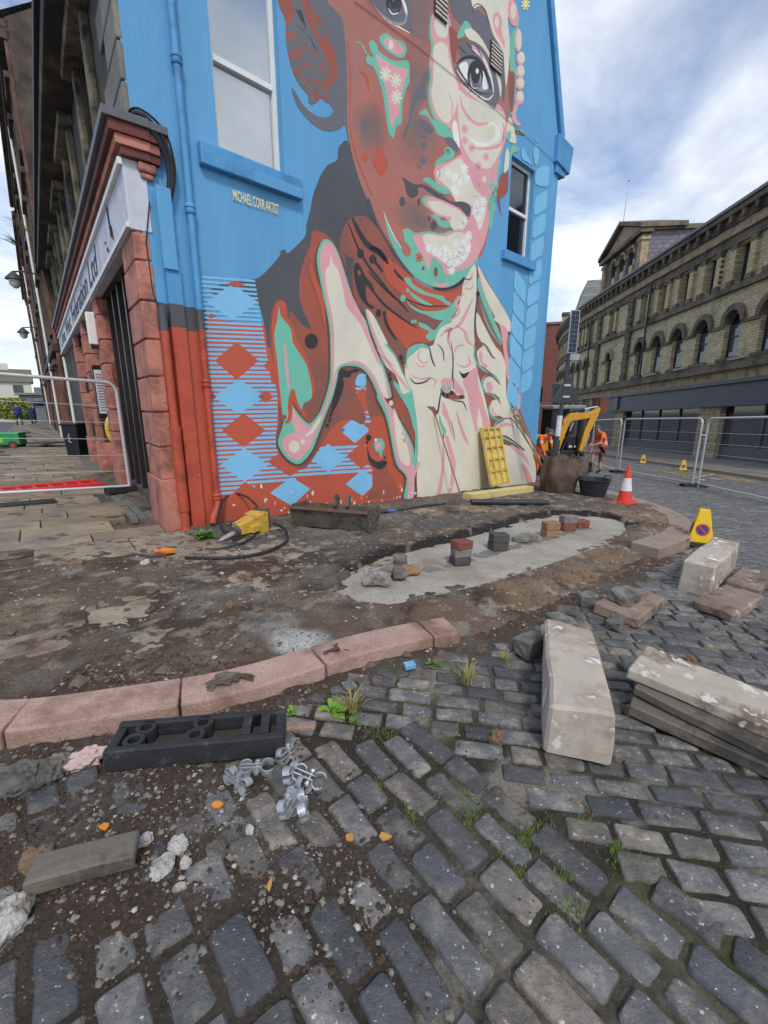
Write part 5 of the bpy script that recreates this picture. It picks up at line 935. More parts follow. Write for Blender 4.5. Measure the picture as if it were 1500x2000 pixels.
while b_ < 17:
    h_ = rng.choice((0.46, 0.52, 0.58)); a_ = -8.0 + rng.uniform(0, 0.7)
    while a_ < 2.5:
        l_ = rng.uniform(0.62, 1.15); c = WA + WD * (a_ + l_ / 2) + LD * (b_ + h_ / 2); q = c - WA
        lat = q.dot(LN)
        ok = lat > 0.42 if b_ > -0.1 else a_ + l_ / 2 < 1.6
        if b_ <= -0.1 and -0.62 < b_ and a_ + l_ > 0.02: ok = False
        cs = [WA + WD * x + LD * y for x, y in ((a_, b_), (a_ + l_, b_), (a_ + l_, b_ + h_), (a_, b_ + h_))]
        kd = float(dist_line(np.array([c.x]), np.array([c.y]), KL)[0])
        if ok and all(pip(p.x, p.y) for p in cs) and float(min(dist_line(np.array([p.x for p in cs]), np.array([p.y for p in cs]), KL))) > 0.24 and c.x < -0.3 and c.y > 1.6 and not bool(inside(np.array([c.x]), np.array([c.y]), PADS)[0]):
            g_ = 0.007; dz = rng.uniform(-0.004, 0.005); mb = MB(); ps = [WA + WD * x + LD * y for x, y in ((a_ + g_, b_ + g_), (a_ + l_ - g_, b_ + g_), (a_ + l_ - g_, b_ + h_ - g_), (a_ + g_, b_ + h_ - g_))]
            mb.hexa([(p.x, p.y, gz(p.x, p.y) + 0.03) for p in ps] + [(p.x, p.y, gz(p.x, p.y) + 0.099 + dz + rng.uniform(-.002, .002)) for p in ps]); mb.build('flagstone', M_flag if b_ > -0.6 else M_flagm, pave, bevel=0.006, bseg=1); nflag += 1
        a_ += l_
    b_ += h_; row += 1
# granite margin of small setts along the shopfront
M_sett = mat('whin_sett', (98, 97, 96), rough=0.52, var=0.3, scale=14, bump=0.85, bscale=34, rgb2=(138, 132, 121), thr=(0.48, 0.70), scale2=7, rnd=0.34, speck=((190, 187, 180), 60, 0.66))
M_sett_b = mat('brown_whin_sett', (106, 101, 94), rough=0.62, var=0.34, scale=11, bump=1.0, bscale=26, rgb2=(146, 136, 120), thr=(0.46, 0.66), scale2=9, rnd=0.25, speck=((190, 184, 172), 45, 0.66))
M_sett_d = mat('dark_whin_sett', (82, 82, 84), rough=0.42, var=0.3, scale=18, bump=0.7, bscale=42, rgb2=(112, 108, 102), thr=(0.54, 0.70), scale2=5, rnd=0.25, speck=((200, 198, 192), 85, 0.68))
M_sett_far = mat('whin_sett_worn', (99, 98, 97), rough=0.45, var=0.45, scale=6.5, bump=0.5, bscale=30, rgb2=(138, 133, 124), thr=(0.52, 0.7), scale2=2.2)
mb = MB()
for i in range(70):
    for j in range(3):
        s_ = 0.9 + i * 0.16; o = 0.12 + j * 0.11; c = LF(s_, 0, o); mb.box((c.x, c.y, gz(c.x, c.y) + 0.07 + rng.uniform(-.004, .006)), (0.095, 0.145, 0.06), -LTH)
mb.build('margin_setts', mat('margin_sett', (112, 108, 100), rough=0.7, var=0.3, scale=12), pave, kind='stuff')
# setts
def sett_mesh(seed):
    r_ = random.Random(seed); out = []; cn = [(sx_ * 0.5 * r_.uniform(.9, 1.0), sy_ * 0.5 * r_.uniform(.84, 1.0)) for sx_, sy_ in ((-1, -1), (1, -1), (1, 1), (-1, 1))]
    for i in range(4):                     # cut corners, slightly ragged sides
        p, a, b = cn[i], cn[i - 1], cn[(i + 1) % 4]; ka, kb = r_.uniform(.05, .20), r_.uniform(.04, .14)
        if i % 2: ka, kb = kb, ka
        P = lambda q, t: (p[0] + (q[0] - p[0]) * t, p[1] + (q[1] - p[1]) * t)
        A_, B_ = P(a, ka), P(b, kb); out += [A_, ((A_[0] + B_[0]) * .3 + p[0] * .4, (A_[1] + B_[1]) * .3 + p[1] * .4), B_]
        for t in (.36, .66): q = P(b, t); out.append((q[0] * (1 + r_.uniform(-.03, .02)), q[1] * (1 + r_.uniform(-.09, .05))))
    n = len(out); vs = []; tz = r_.uniform(-.005, .005)
    for sc, z in ((1.03, -0.07), (1.01, -0.011), (0.985, -0.003), (0.93, 0.0), (0.45, 0.001)):
        for x, y in out: vs.append((x * sc, y * (1 - (1 - sc) * (2.0 if sc > 0.5 else 1.0)), z + tz * x * 2 + (r_.uniform(-.0026, .002) if -0.01 < z < 0.001 else 0)))
    vs.append((0, 0, 0.001)); fs = []
    for i in range(4):
        for k in range(n): fs.append((i * n + k, i * n + (k + 1) % n, (i + 1) * n + (k + 1) % n, (i + 1) * n + k))
    for k in range(n): fs.append((4 * n + k, 4 * n + (k + 1) % n, 5 * n))
    me = bpy.data.meshes.new('sett'); me.from_pydata(vs, [], fs); me.update(); me.polygons.foreach_set('use_smooth', [True] * len(fs)); me.set_sharp_from_angle(angle=R(24)); me.materials.append((M_sett, M_sett, M_sett_b, M_sett, M_sett_d)[seed % 5]); return me
SETTM = [sett_mesh(k) for k in range(16)]
SET = []                                  # (x, y, angle, length, width)
S_P, S_D = Vector((0.30, 1.86)), Vector((0.655, -0.755))     # joint line between the two ways of laying
def right_of_seam(x, y): return (x - S_P.x) * -S_D.y + (y - S_P.y) * S_D.x > 0 or y > 1.9 + 0.2 * x
AA = R(39); ad_ = Vector((math.sin(AA), -math.cos(AA))); an_ = Vector((-ad_.y, ad_.x))
n_ = -2.4
while n_ < 2.6:                            # courses slanting round the corner
    w_ = rng.uniform(0.105, 0.135); t_ = -2.6 + rng.uniform(0, 0.25)
    while t_ < 2.6:
        l_ = rng.uniform(0.17, 0.30); c = ad_ * (t_ + l_ / 2) + an_ * (n_ + w_ / 2) + Vector((0, 1.2)); t_ += l_ + rng.uniform(0.010, 0.022)
        end = c + ad_ * l_ * 0.12
        if right_of_seam(end.x, end.y) or c.y > 2.6 or c.x > 2.2: continue
        SET.append((c.x, c.y, AA - math.pi / 2 + rng.uniform(-.06, .06), l_, w_ - 0.004))
    n_ += w_ + rng.uniform(0.009, 0.018)
y = -0.4; SA = R(-8); ca, sa = math.cos(SA), math.sin(SA)
while y < 36:                              # courses across the main street
    w_ = rng.uniform(0.09, 0.116); x = -1.5 + rng.uniform(0, 0.2)
    while x < 16:
        l_ = rng.uniform(0.14, 0.25); gp_ = rng.uniform(0.012, 0.024); xc, yc = x + l_ / 2, y + w_ / 2; X_, Y_ = xc * ca - yc * sa, xc * sa + yc * ca; lx = X_ - l_ * 0.26
        if not right_of_seam(lx, Y_):
            if right_of_seam(X_ + l_ * 0.1, Y_): x += 0.04; continue
            x += l_ + gp_; continue
        x += l_ + gp_
        if X_ > 13.75: continue
        SET.append((X_, Y_, SA + rng.uniform(-.035, .035), l_, w_))
    y += w_ + rng.uniform(0.012, 0.022)
ek = smooth_line0 = None
for i_ in range(14): t_ = i_ / 13; a_ = Vector((-.30, 2.24)).lerp(Vector((.70, 2.76)), t_); SET.append((a_.x + 0.02, a_.y - 0.03, R(29), 0.075, 0.09))
sx = np.array([s[0] for s in SET]); sy = np.array([s[1] for s in SET]); bad = inside(sx, sy, PV) | (dist_line(sx, sy, KL) < 0.05) | (dist_line(sx, sy, KR) < 0.08) | (dist_line(sx, sy, GAP) < 0.17)
# in view?
vis = []
for s in SET:
    d = Vector((s[0], s[1], gz(s[0], s[1]) - CAM_H)); yf = d.y * CP - d.z * SP; yu = d.y * SP + d.z * CP
    u = 750 + F_PX * d.x / max(yf, 0.01); v = 1000 - F_PX * yu / max(yf, 0.01); vis.append(yf > 0.3 and -60 < u < 1560 and v < 2060)
good = [(s, s[0] ** 2 + s[1] ** 2, vi) for s, b, vi in zip(SET, bad, vis) if not b]
near = sorted([g for g in good if g[2]], key=lambda g: g[1])[:292]; nearset = {id(g[0]) for g in near}
for k, (s, _, _) in enumerate(near):
    o = bpy.data.objects.new('sett', SETTM[rng.randrange(16)]); COL.objects.link(o); o.parent = road
    o.location = (s[0], s[1], gz(s[0], s[1]) + rng.uniform(-.004, .008)); o.rotation_euler = (rng.uniform(-.03, .03) - GP, rng.uniform(-.03, .03) + GP, s[2]); o.scale = (s[3], s[4], 1)
mb = MB()
for s, d2, vi in good:
    if id(s) in nearset: continue
    x, y, a, l_, w_ = s; c_, s_ = math.cos(a), math.sin(a); lod = d2 < 60; z0 = gz(x, y) + rng.uniform(-.006, .006); tx, ty = rng.uniform(-.02, .02), rng.uniform(-.03, .03)
    o = len(mb.v)
    for sc, z in ((1.0, -0.045), (1.0, -0.012), (0.84, 0.0)):
        for dx, dy in ((-.5, -.5), (.5, -.5), (.5, .5), (-.5, .5)):
            kx = dx * (l_ - (1 - sc) * 0.12); ky = dy * (w_ - (1 - sc) * 0.12); mb.v.append((x + kx * c_ - ky * s_, y + kx * s_ + ky * c_, z0 + z + kx * tx + ky * ty))
    for i in (0, 1):
        for k in range(4): mb.f.append((o + i * 4 + k, o + i * 4 + (k + 1) % 4, o + i * 4 + 4 + (k + 1) % 4, o + i * 4 + 4 + k))
    mb.f.append((o + 8, o + 9, o + 10, o + 11))
mb.build('road_setts', M_sett_far, road, kind='stuff')
# kerbs
M_kerb = mat('pink_granite_kerb', (182, 150, 134), rough=0.8, var=0.2, scale=7, bump=0.5, bscale=70, rgb2=(116, 90, 74), thr=(0.48, 0.64), scale2=2.0, speck=((146, 116, 102), 130, 0.57), rnd=0.06)
M_kerb2 = mat('brown_sandstone_kerb', (146, 128, 112), rough=0.78, var=0.16, scale=5, bump=0.25, bscale=50, rgb2=(104, 84, 70), thr=(0.56, 0.68), scale2=2.2, rnd=0.06)
def resample(pts, st):
    pts = [Vector((p[0], p[1], 0)) for p in pts]; out = [pts[0]]
    for a, b in zip(pts, pts[1:]):
        n = max(1, int((b - a).length / st)); out += [a.lerp(b, (k + 1) / n) for k in range(n)]
    return out
def smooth_line(pts, it=3):
    for _ in range(it): pts = [pts[0]] + [(pts[i - 1] + pts[i] * 2 + pts[i + 1]) / 4 for i in range(1, len(pts) - 1)] + [pts[-1]]
    return pts
def kerb_piece(pts, width, h, m, parent, name='kerbstone', lift=0.0):
    n = len(pts); V = []
    for i, p in enumerate(pts):
        d = (pts[min(i + 1, n - 1)] - pts[max(i - 1, 0)]).normalized(); nr = Vector((-d.y, d.x, 0)); q = p + nr * width; f = p - nr * 0.012
        V += [(f.x, f.y, gz(p.x, p.y) - 0.1), (p.x, p.y, gz(p.x, p.y) + h + lift), (q.x, q.y, gz(p.x, p.y) + h + 0.008 + lift), (q.x, q.y, gz(p.x, p.y) - 0.1)]
    mb = MB(); F = []
    for i in range(n - 1):
        a = i * 4
        for k in range(4): F.append((a + k, a + (k + 1) % 4, a + 4 + (k + 1) % 4, a + 4 + k))
    F += [(0, 3, 2, 1), (4 * n - 4, 4 * n - 3, 4 * n - 2, 4 * n - 1)]; mb.add(V, F); return mb.build(name, m, parent, bevel=0.012)
left_line = smooth_line(resample(KL[3:], 0.1), 6)
cuts = [(-2.2, None), (-1.62, None), (-.93, None), (-.30, None), (.36, None), (9, None)]
seg = []; ci = 0; prev = None
for p in left_line:
    if seg and ci < len(cuts) and p.x > cuts[ci][0]:
        if len(seg) > 1: kerb_piece(seg, 0.23, 0.09, M_kerb, road)
        g_ = (p - seg[-1]).normalized() * 0.012; seg = [seg[-1] + g_]; ci += 1
    seg.append(p)
kerb_piece(seg, 0.23, 0.088, M_kerb, road)
rl = smooth_line(resample(KR[:8], 0.12), 6); step = 9; i = 0; k = 0
while i < len(rl) - 1:
    s_ = rl[i:i + step + 1]
    if len(s_) > 1:
        s_ = [v.copy() for v in s_]; s_[0] = s_[0] + (s_[1] - s_[0]).normalized() * 0.012; kerb_piece(s_, 0.34, 0.13 - 0.006 * (k % 2), M_kerb2, road)
    i += step; k += 1
# kerb bedding rubble under the raised right-hand end
# far side of the street: pavement and kerb
FK = [(13.75, 4), (13.8, 15.6), (13.9, 27.4), (14.6, 40), (17, 55)]
mb = MB(); kk = [Vector((x, y, 0)) for x, y in FK]
for a, b in zip(kk, kk[1:]):
    P = []
    for p in (a, b):
        P.append(((p.x, p.y, gz(p.x, p.y) - 0.06), (p.x, p.y, gz(p.x, p.y) + 0.13), (p.x + 0.3, p.y, gz(p.x, p.y) + 0.135), (p.x + 9, p.y, gz(p.x, p.y) + 0.24)))
    (a0, a1, a2, a3), (b0, b1, b2, b3) = P
    mb.add([a2, b2, b3, a3], [(0, 3, 2, 1)])
far_pave = struct(mb.build('far_pavement', mat('grey_far_paving', (126, 122, 114), rough=0.6, var=0.22, scale=1.5, bump=0.2, rgb2=(92, 88, 84), thr=(0.5, 0.66), scale2=0.8)))
fk = resample(FK, 1.0)
for a, b in zip(fk, fk[1:]):
    if a.y < 10 or a.y > 46: continue
    mb = MB(); e = (b - a).normalized() * 0.015; b2 = b - e
    mb.hexa([(p.x + dx, p.y, gz(p.x, p.y) + z) for z in (-0.08, 0.132) for p, dx in ((a, 0), (a, 0.3), (b2, 0.3), (b2, 0))]); mb.build('kerbstone', M_kerb2, far_pave, bevel=0.015, bseg=1)
# yellow no-loading box and dashes painted on the setts
M_yline = mat('worn_yellow_marking', (196, 168, 60), rough=0.8, var=0.2, scale=10, rgb2=(96, 92, 84), thr=(0.5, 0.62), scale2=4)
M_wline = mat('worn_white_marking', (190, 188, 182), rough=0.8, var=0.2, scale=10, rgb2=(90, 90, 90), thr=(0.46, 0.6), scale2=4)
def stripe(a, b, w_, m, name='painted_line'):
    a = G(*a); b = G(*b); d = Vector((b.x - a.x, b.y - a.y, 0)).normalized(); nr = Vector((-d.y, d.x, 0)) * w_ / 2; n = max(2, int((b - a).length / 0.5)); mb = MB()
    for k in range(n):
        p = a.lerp(b, k / n); q = a.lerp(b, (k + 1) / n); mb.add([(c.x, c.y, gz(c.x, c.y) + 0.014) for c in (p - nr, q - nr, q + nr, p + nr)], [(0, 1, 2, 3)])
    return mb.build(name, m, road)
for a, b in (((1290, 920), (1348, 934)), ((1290, 920), (1395, 926)), ((1355, 934), (1396, 926)), ((1310, 923), (1356, 931)), ((1330, 922), (1380, 929)), ((1400, 928), (1475, 942)), ((1405, 932), (1478, 944))): stripe(a, b, 0.13, M_yline)
for a, b in (((1256, 916), (1284, 920)), ((1365, 936), (1384, 940)), ((1385, 934), (1410, 938))): stripe(a, b, 0.2, M_wline)
# ------------------------------------------------------------------ long Victorian building across the street
RB0 = Vector((17.3, 18.0, 0)); RTH = R(6); RTOP = 11.15; SC, RC = 26.0, 100.0
def RB(s, z, o=0.0):
    """along the street front (straight, then bending away), height, out towards the street; storeys follow the falling street at the foot"""
    if s <= SC: p = RB0 + Vector((math.sin(RTH), math.cos(RTH), 0)) * s; th = RTH
    else:
        c0 = RB0 + Vector((math.sin(RTH), math.cos(RTH), 0)) * SC; th = RTH + (s - SC) / RC
        p = c0 + Vector(((-math.cos(th) + math.cos(RTH)) * RC, (math.sin(th) - math.sin(RTH)) * RC, 0))
    n = Vector((-math.cos(th), math.sin(th), 0))
    drop = -0.045 * (s - 3) * max(0.0, (RTOP - z)) / 12.2
    if z > RTOP: drop = 0
    return p + n * o + Vector((0, 0, z + max(drop, -1.6)))
D6 = (math.sin(RTH), math.cos(RTH))
M_ybrick = mat('yellow_glazed_brick', (206, 188, 140), rough=0.6, var=0.2, scale=1.5, bump=0.1, brick=(D6, 0.34, 0.13, (96, 84, 62)), rgb2=(96, 84, 62), thr=(0.56, 0.72), scale2=0.9)
M_bstone = mat('blackened_dressed_stone', (124, 110, 90), rough=0.8, var=0.3, scale=2, bump=0.25, bscale=15, rgb2=(76, 68, 60), thr=(0.44, 0.62), scale2=0.8)
M_tan = mat('tan_sandstone', (178, 158, 122), rough=0.8, var=0.2, scale=2, bump=0.2, bscale=15, rgb2=(112, 92, 68), thr=(0.48, 0.66))
M_navy = mat('navy_shop_paint', (50, 57, 70), rough=0.45, var=0.12, scale=2, bump=0.05)
M_purp = mat('purple_slate', (122, 114, 122), rough=0.6, var=0.22, scale=3, brick=((D6[1], -D6[0]), 0.5, 0.3, (82, 76, 84)))
M_gslate = mat('green_grey_slate', (116, 122, 114), rough=0.6, var=0.22, scale=3, brick=(D6, 0.5, 0.34, (78, 82, 78)))
vb = thing('victorian_building', 'long yellow-brick Victorian building with arched windows across the street', 'building', RB(6, -1.2))
def rbx(a, b, c, d, o0, o1, name, m, parent=None, bevel=0.0, seg=None):
    mb = MB(); n = max(1, int((b - a) / 2.0)) if (b > SC or b - a > 4) else 1
    ss = [a + (b - a) * k / n for k in range(n + 1)]; V = []
    for s in ss: V += [RB(s, c, o0), RB(s, c, o1), RB(s, d, o1), RB(s, d, o0)]
    F = [(0, 3, 2, 1), (4 * n, 4 * n + 1, 4 * n + 2, 4 * n + 3)]
    for i in range(n):
        for k in range(4): F.append((i * 4 + k, i * 4 + (k + 1) % 4, i * 4 + 4 + (k + 1) % 4, i * 4 + 4 + k))
    mb.add(V, F); return mb.build(name, m, parent or vb, bevel=bevel)
ARCH = [6.3 + 2.62 * k for k in range(-3, 5)] + [22.7] + [28.6 + 2.62 * k for k in range(0, 10)]
TOPW = ARCH[:]
S0, S1 = -4.0, 55.0
hol = []
for c in ARCH: hol.append((c - 0.62, c + 0.62, 3.95, 6.25))
for c in TOPW: hol.append((c - 0.5, c + 0.5, 7.55, 9.35))
mb = MB(); wall_holes(mb, RB, S0, S1, 3.3, 9.7, hol, 0.35); mb.build('brick_wall', M_ybrick, vb)
def arch_pts(c, r_, z0, n=9): return [(c + r_ * math.cos(math.pi * k / n), z0 + r_ * math.sin(math.pi * k / n)) for k in range(n + 1)]
for c in ARCH:
    ap = arch_pts(c, 0.62, 5.63)
    # brick haunches filling the corners above the arch
    for sgn in (0, 1):
        pts = ap[:6] if sgn == 0 else ap[4:]; cx = c + 0.62 if sgn == 0 else c - 0.62
        if sgn == 0: poly = [RB(cx, 6.252, -0.002)] + [RB(*p, -0.002) for p in pts][::-1] if False else [RB(*p, -0.002) for p in pts] + [RB(c, 6.252, -0.002), RB(cx, 6.252, -0.002)]
        else: poly = [RB(*p, -0.002) for p in pts] + [RB(cx, 6.252, -0.002), RB(c, 6.252, -0.002)]
        MB().prism(poly, RB(c, 6, -0.3) - RB(c, 6, 0)).build('arch_haunch', M_bstone, vb)
    # moulded hood
    a0 = arch_pts(c, 0.64, 5.63, 12); a1 = arch_pts(c, 0.95, 5.63, 12); mb = MB(); V = []
    for p, q in zip(a0, a1): V += [RB(*p, 0), RB(*p, 0.14), RB(*q, 0.14), RB(*q, 0)]
    F = []
    for i in range(12):
        for k in range(4): F.append((i * 4 + k, i * 4 + (k + 1) % 4, i * 4 + 4 + (k + 1) % 4, i * 4 + 4 + k))
    mb.add(V, F); mb.build('arch_hood', M_bstone if c < 20 or c > 24 else M_tan, vb)
    w = sash(RB, c - 0.62, c + 0.62, 3.95, 5.6, vb, dep=0.25, fm=M_frame_d, gm=M_gfar, rail=5.0, fw=0.08)
    mb = MB(); mb.add([RB(*p, -0.28) for p in arch_pts(c, 0.62, 5.6)], [tuple(range(10))]); mb.build('fanlight', M_gdark, w)
    if c < 20: rbx(c - 0.45, c + 0.4, 4.05, 4.2 + 0.75 * abs(math.sin(c * 5)), -0.262, -0.255, 'window_blind', mat('pale_blind', (186, 190, 184), rough=0.8), w)
    rbx(c - 0.8, c + 0.8, 3.78, 3.95, -0.2, 0.14, 'window_sill', M_bstone)
    rbx(c + 0.64, c + 0.64 + 1.3 if c < 20 else c + 1.6, 5.5, 5.66, 0, 0.1, 'impost_band', M_bstone)
for c in TOPW:
    w = sash(RB, c - 0.5, c + 0.5, 7.55, 9.35, vb, dep=0.28, fm=M_frame_d, gm=M_gfar, fw=0.07)
    for s_ in (-1, 1):
        rbx(c + s_ * 0.72 - 0.2, c + s_ * 0.72 + 0.2, 7.75, 9.2, 0, 0.16, 'brick_pilaster', M_ybrick)
        rbx(c + s_ * 0.72 - 0.22, c + s_ * 0.72 + 0.22, 7.5, 7.75, 0, 0.2, 'pilaster_base', M_bstone); rbx(c + s_ * 0.72 - 0.22, c + s_ * 0.72 + 0.22, 9.2, 9.45, 0, 0.2, 'pilaster_cap', M_bstone)
for z0, z1, o1, m in ((7.2, 7.48, 0.2, M_bstone), (9.45, 9.9, 0.12, M_bstone), (9.9, 10.35, 0.26, M_tan), (10.35, 10.75, 0.38, M_bstone), (10.75, 11.0, 0.62, M_bstone), (11.0, 11.15, 0.72, mat('lead_gutter', (96, 98, 104), rough=0.5)), (3.3, 3.55, 0.3, M_bstone), (3.55, 3.75, 0.2, M_bstone)):
    rbx(S0, S1, z0, z1, -0.1, o1, 'string_course', m)
for k in range(60):
    s_ = S0 + 0.5 + k * 0.95; 
    if s_ < S1: rbx(s_, s_ + 0.22, 10.42, 10.74, 0.37, 0.58, 'cornice_bracket', M_bstone)
# quoined pilasters of the middle bay
for a in (18.6, 25.2):
    z = 3.76; k = 0
    while z < 9.4: rbx(a, a + 0.85 - 0.1 * (k % 2), z + 0.02, min(z + 0.48, 9.44), 0, 0.22 - 0.02 * (k % 2), 'quoin_block', M_bstone, bevel=0.02); z += 0.5; k += 1
rbx(21.2, 24.2, 7.2, 7.5, 0, 0.26, 'bay_sill', M_bstone)
for s_ in (15.6, 27.4):
    mb = MB(); mb.tube([RB(s_, 3.7, 0.3), RB(s_, 9.8, 0.3)], 0.07, 7); mb.build('downpipe', M_frame_d, vb)
# shop storey
rbx(S0, S1, 2.78, 3.3, -0.2, 0.06, 'frieze', M_tan)
fs_ = rbx(S0, 21.0, 1.5, 2.78, -0.2, 0.22, 'shop_fascia', M_navy)
rbx(S0, 21.2, 2.6, 2.78, 0.22, 0.42, 'fascia_cornice', M_navy, fs_); rbx(S0, 21.0, 1.5, 1.62, 0.22, 0.3, 'fascia_moulding', M_navy, fs_); rbx(18.9, 19.6, 1.64, 2.58, 0.22, 0.34, 'fascia_bracket', mat('slate_blue_paint', (84, 98, 112), rough=0.5), fs_)
for a, b in ((5.9, 7.8), (18.0, 19.7), (-4, -2.5)):
    z = -2.2; k = 0
    while z < 1.48: rbx(a, b, z + 0.012, min(z + 0.46, 1.498), -0.3, 0.12, 'pier_block', M_tan, bevel=0.02); z += 0.47; k += 1
for a, b in ((-2.5, 5.9), (7.8, 18.0)):
    sw = rbx(a, b, -1.0, 1.5, -0.35, -0.22, 'shop_window', M_gdark)
    rbx(a, b, -2.4, -0.55, -0.3, -0.12, 'stall_riser', M_navy)
    n = 4 if b - a > 9 else 3
    for k in range(n + 1): s_ = a + (b - a) * k / n; rbx(max(a, s_ - 0.06), min(b, s_ + 0.06), -0.55, 1.5, -0.22, -0.15, 'mullion', mat('dark_mullion', (36, 40, 46), rough=0.5), sw)
    rbx(a, b, 0.95, 1.03, -0.22, -0.16, 'transom', MATS['dark_mullion'], sw)
for a, b in ((19.7, 25.0), (25.0, 40), (40, 55)):
    rbx(a, b, -3.0, 2.78 if a > 21 else 1.5, -0.5, -0.1, 'shop_wall', M_bstone if a > 21 else M_navy)
for k in range(9):
    s_ = 26 + k * 2.9; rbx(s_, s_ + 1.5, -1.5, 1.9, -0.099, 0.02, 'shop_opening', M_gdark); rbx(s_ - 0.5, s_ - 0.1, -3, 2.7, -0.1, 0.14, 'shop_pilaster', M_tan)
for s_ in (4.5, 9.7, 13.5, 20.5, 27.5): rbx(s_, s_ + 1.3, 3.76, 3.86, 0.08, 0.3, 'loose_ledge', mat('pale_ledge', (178, 172, 150), rough=0.8))
# dormer gable with pediment over the middle bay
for a, b in ((19.0, 19.7), (26.3, 27.0)):
    rbx(a, b, 11.16, 13.9, -0.6, -0.05, 'dormer_pilaster', M_tan, bevel=0.02); rbx(a - 0.1, b + 0.1, 13.5, 13.75, -0.62, 0.03, 'pilaster_cap', M_tan)
dh = [(20.5 + k * 1.75, 21.7 + k * 1.75, 11.4, 13.3) for k in range(3)]
def RB2(s, z, o=0.0): return RB(s, z, o - 0.25)
mb = MB(); wall_holes(mb, RB2, 19.7, 26.3, 11.15, 14.0, dh, 0.25); mb.build('dormer_wall', M_bstone, vb)
for h in dh:
    sash(RB2, *h, vb, dep=0.18, fm=M_frame_d, gm=M_gfar); c = (h[0] + h[1]) / 2
    a0 = arch_pts(c, 0.6, 13.0, 10); a1 = arch_pts(c, 0.8, 13.0, 10); V = []
    for p, q in zip(a0, a1): V += [RB2(*p, 0), RB2(*p, 0.12), RB2(*q, 0.12), RB2(*q, 0)]
    MB().add(V, [(i * 4 + k, i * 4 + (k + 1) % 4, i * 4 + 4 + (k + 1) % 4, i * 4 + 4 + k) for i in range(10) for k in range(4)]).build('arch_hood', M_tan, vb)
    rbx(h[0] + 0.25, h[1] - 0.25, 11.2, 12.3, -0.3, -0.24, 'brick_apron', M_ybrick)
rbx(18.7, 27.3, 13.95, 14.25, -0.7, 0.2, 'pediment_cornice', M_bstone)
mb = MB(); mb.prism([RB(18.9, 14.25, -0.1), RB(27.1, 14.25, -0.1), RB(23.0, 15.75, -0.1)], RB(23, 14, -0.6) - RB(23, 14, -0.1)); mb.build('pediment', M_tan, vb)
for a, b in (((18.6, 14.25), (23.0, 15.85)), ((27.4, 14.25), (23.0, 15.85))):
    mb = MB(); mb.hexa([RB(*p, o) for o in (-3.0, 0.3) for p in ((a[0], a[1]), (b[0], b[1]), (b[0], b[1] + 0.3), (a[0], a[1] + 0.3))]); mb.build('pediment_rake', M_bstone, vb)
# roofs: slate slope behind the parapet, mansard pavilion round the bend
rr = [S0 + (S1 - S0) * k / 24 for k in range(25)]
mb = MB()
for a, b in zip(rr, rr[1:]): mb.add([RB(a, 11.16, 0.2), RB(b, 11.16, 0.2), RB(b, 11.7, -3.0), RB(a, 11.7, -3.0), RB(b, 11.7, -12), RB(a, 11.7, -12)], [(0, 1, 2, 3), (3, 2, 4, 5)])
mb.build('roof', M_slate, vb)
mb = MB(); mb.hexa([RB(s, z, o) for z in (11.15, 14.1) for s, o in ((19.05, -0.62), (26.95, -0.62), (26.95, -10), (19.05, -10))]); mb.build('slate_cheek', M_purp, vb)
mb = MB(); mb.hexa([RB(s, z, o) for z in (14.1, 14.4) for s, o in ((18.8, -0.75), (27.2, -0.75), (27.2, -10.2), (18.8, -10.2))]); mb.build('flat_roof_edge', M_bstone, vb)
mb = MB()
rings = [(0.0, 11.3, -0.6), (0.5, 12.6, -1.0), (1.1, 14.2, -1.5), (1.8, 16.2, -2.0)]
for (e0, z0, o0), (e1, z1, o1) in zip(rings, rings[1:]):
    p0 = [RB(40 + e0, z0, o0), RB(52 - e0, z0, o0), RB(52 - e0, z0, -9 + e0), RB(40 + e0, z0, -9 + e0)]; p1 = [RB(40 + e1, z1, o1), RB(52 - e1, z1, o1), RB(52 - e1, z1, -9 + e1), RB(40 + e1, z1, -9 + e1)]
    for i in range(4): mb.add([p0[i], p0[(i + 1) % 4], p1[(i + 1) % 4], p1[i]], [(0, 1, 2, 3)])
mb.add(p1, [(0, 1, 2, 3)]); mb.build('mansard_roof', M_gslate, vb)
rbx(47.5, 49.0, 11.16, 13.4, -0.7, 0.1, 'chimney_pier', M_tan); rbx(47.3, 49.2, 13.4, 13.7, -0.8, 0.2, 'pier_cap', M_bstone)
# flagpole
fp = thing('flagpole', 'thin bare white flagpole on the roof of the Victorian building', 'flagpole', RB(37, 11.0, -4))
p = RB(37, 11.0, -4); mb = MB(); mb.tube([p, p + Vector((0.4, 0, 13.6))], [0.09, 0.035], 8); mb.build('pole', mat('white_pole', (200, 198, 196), rough=0.5), fp); mb = MB(); mb.ell(p + Vector((0.4, 0, 13.7)), (0.12, 0.12, 0.12)); mb.build('finial', MATS['white_pole'], fp)
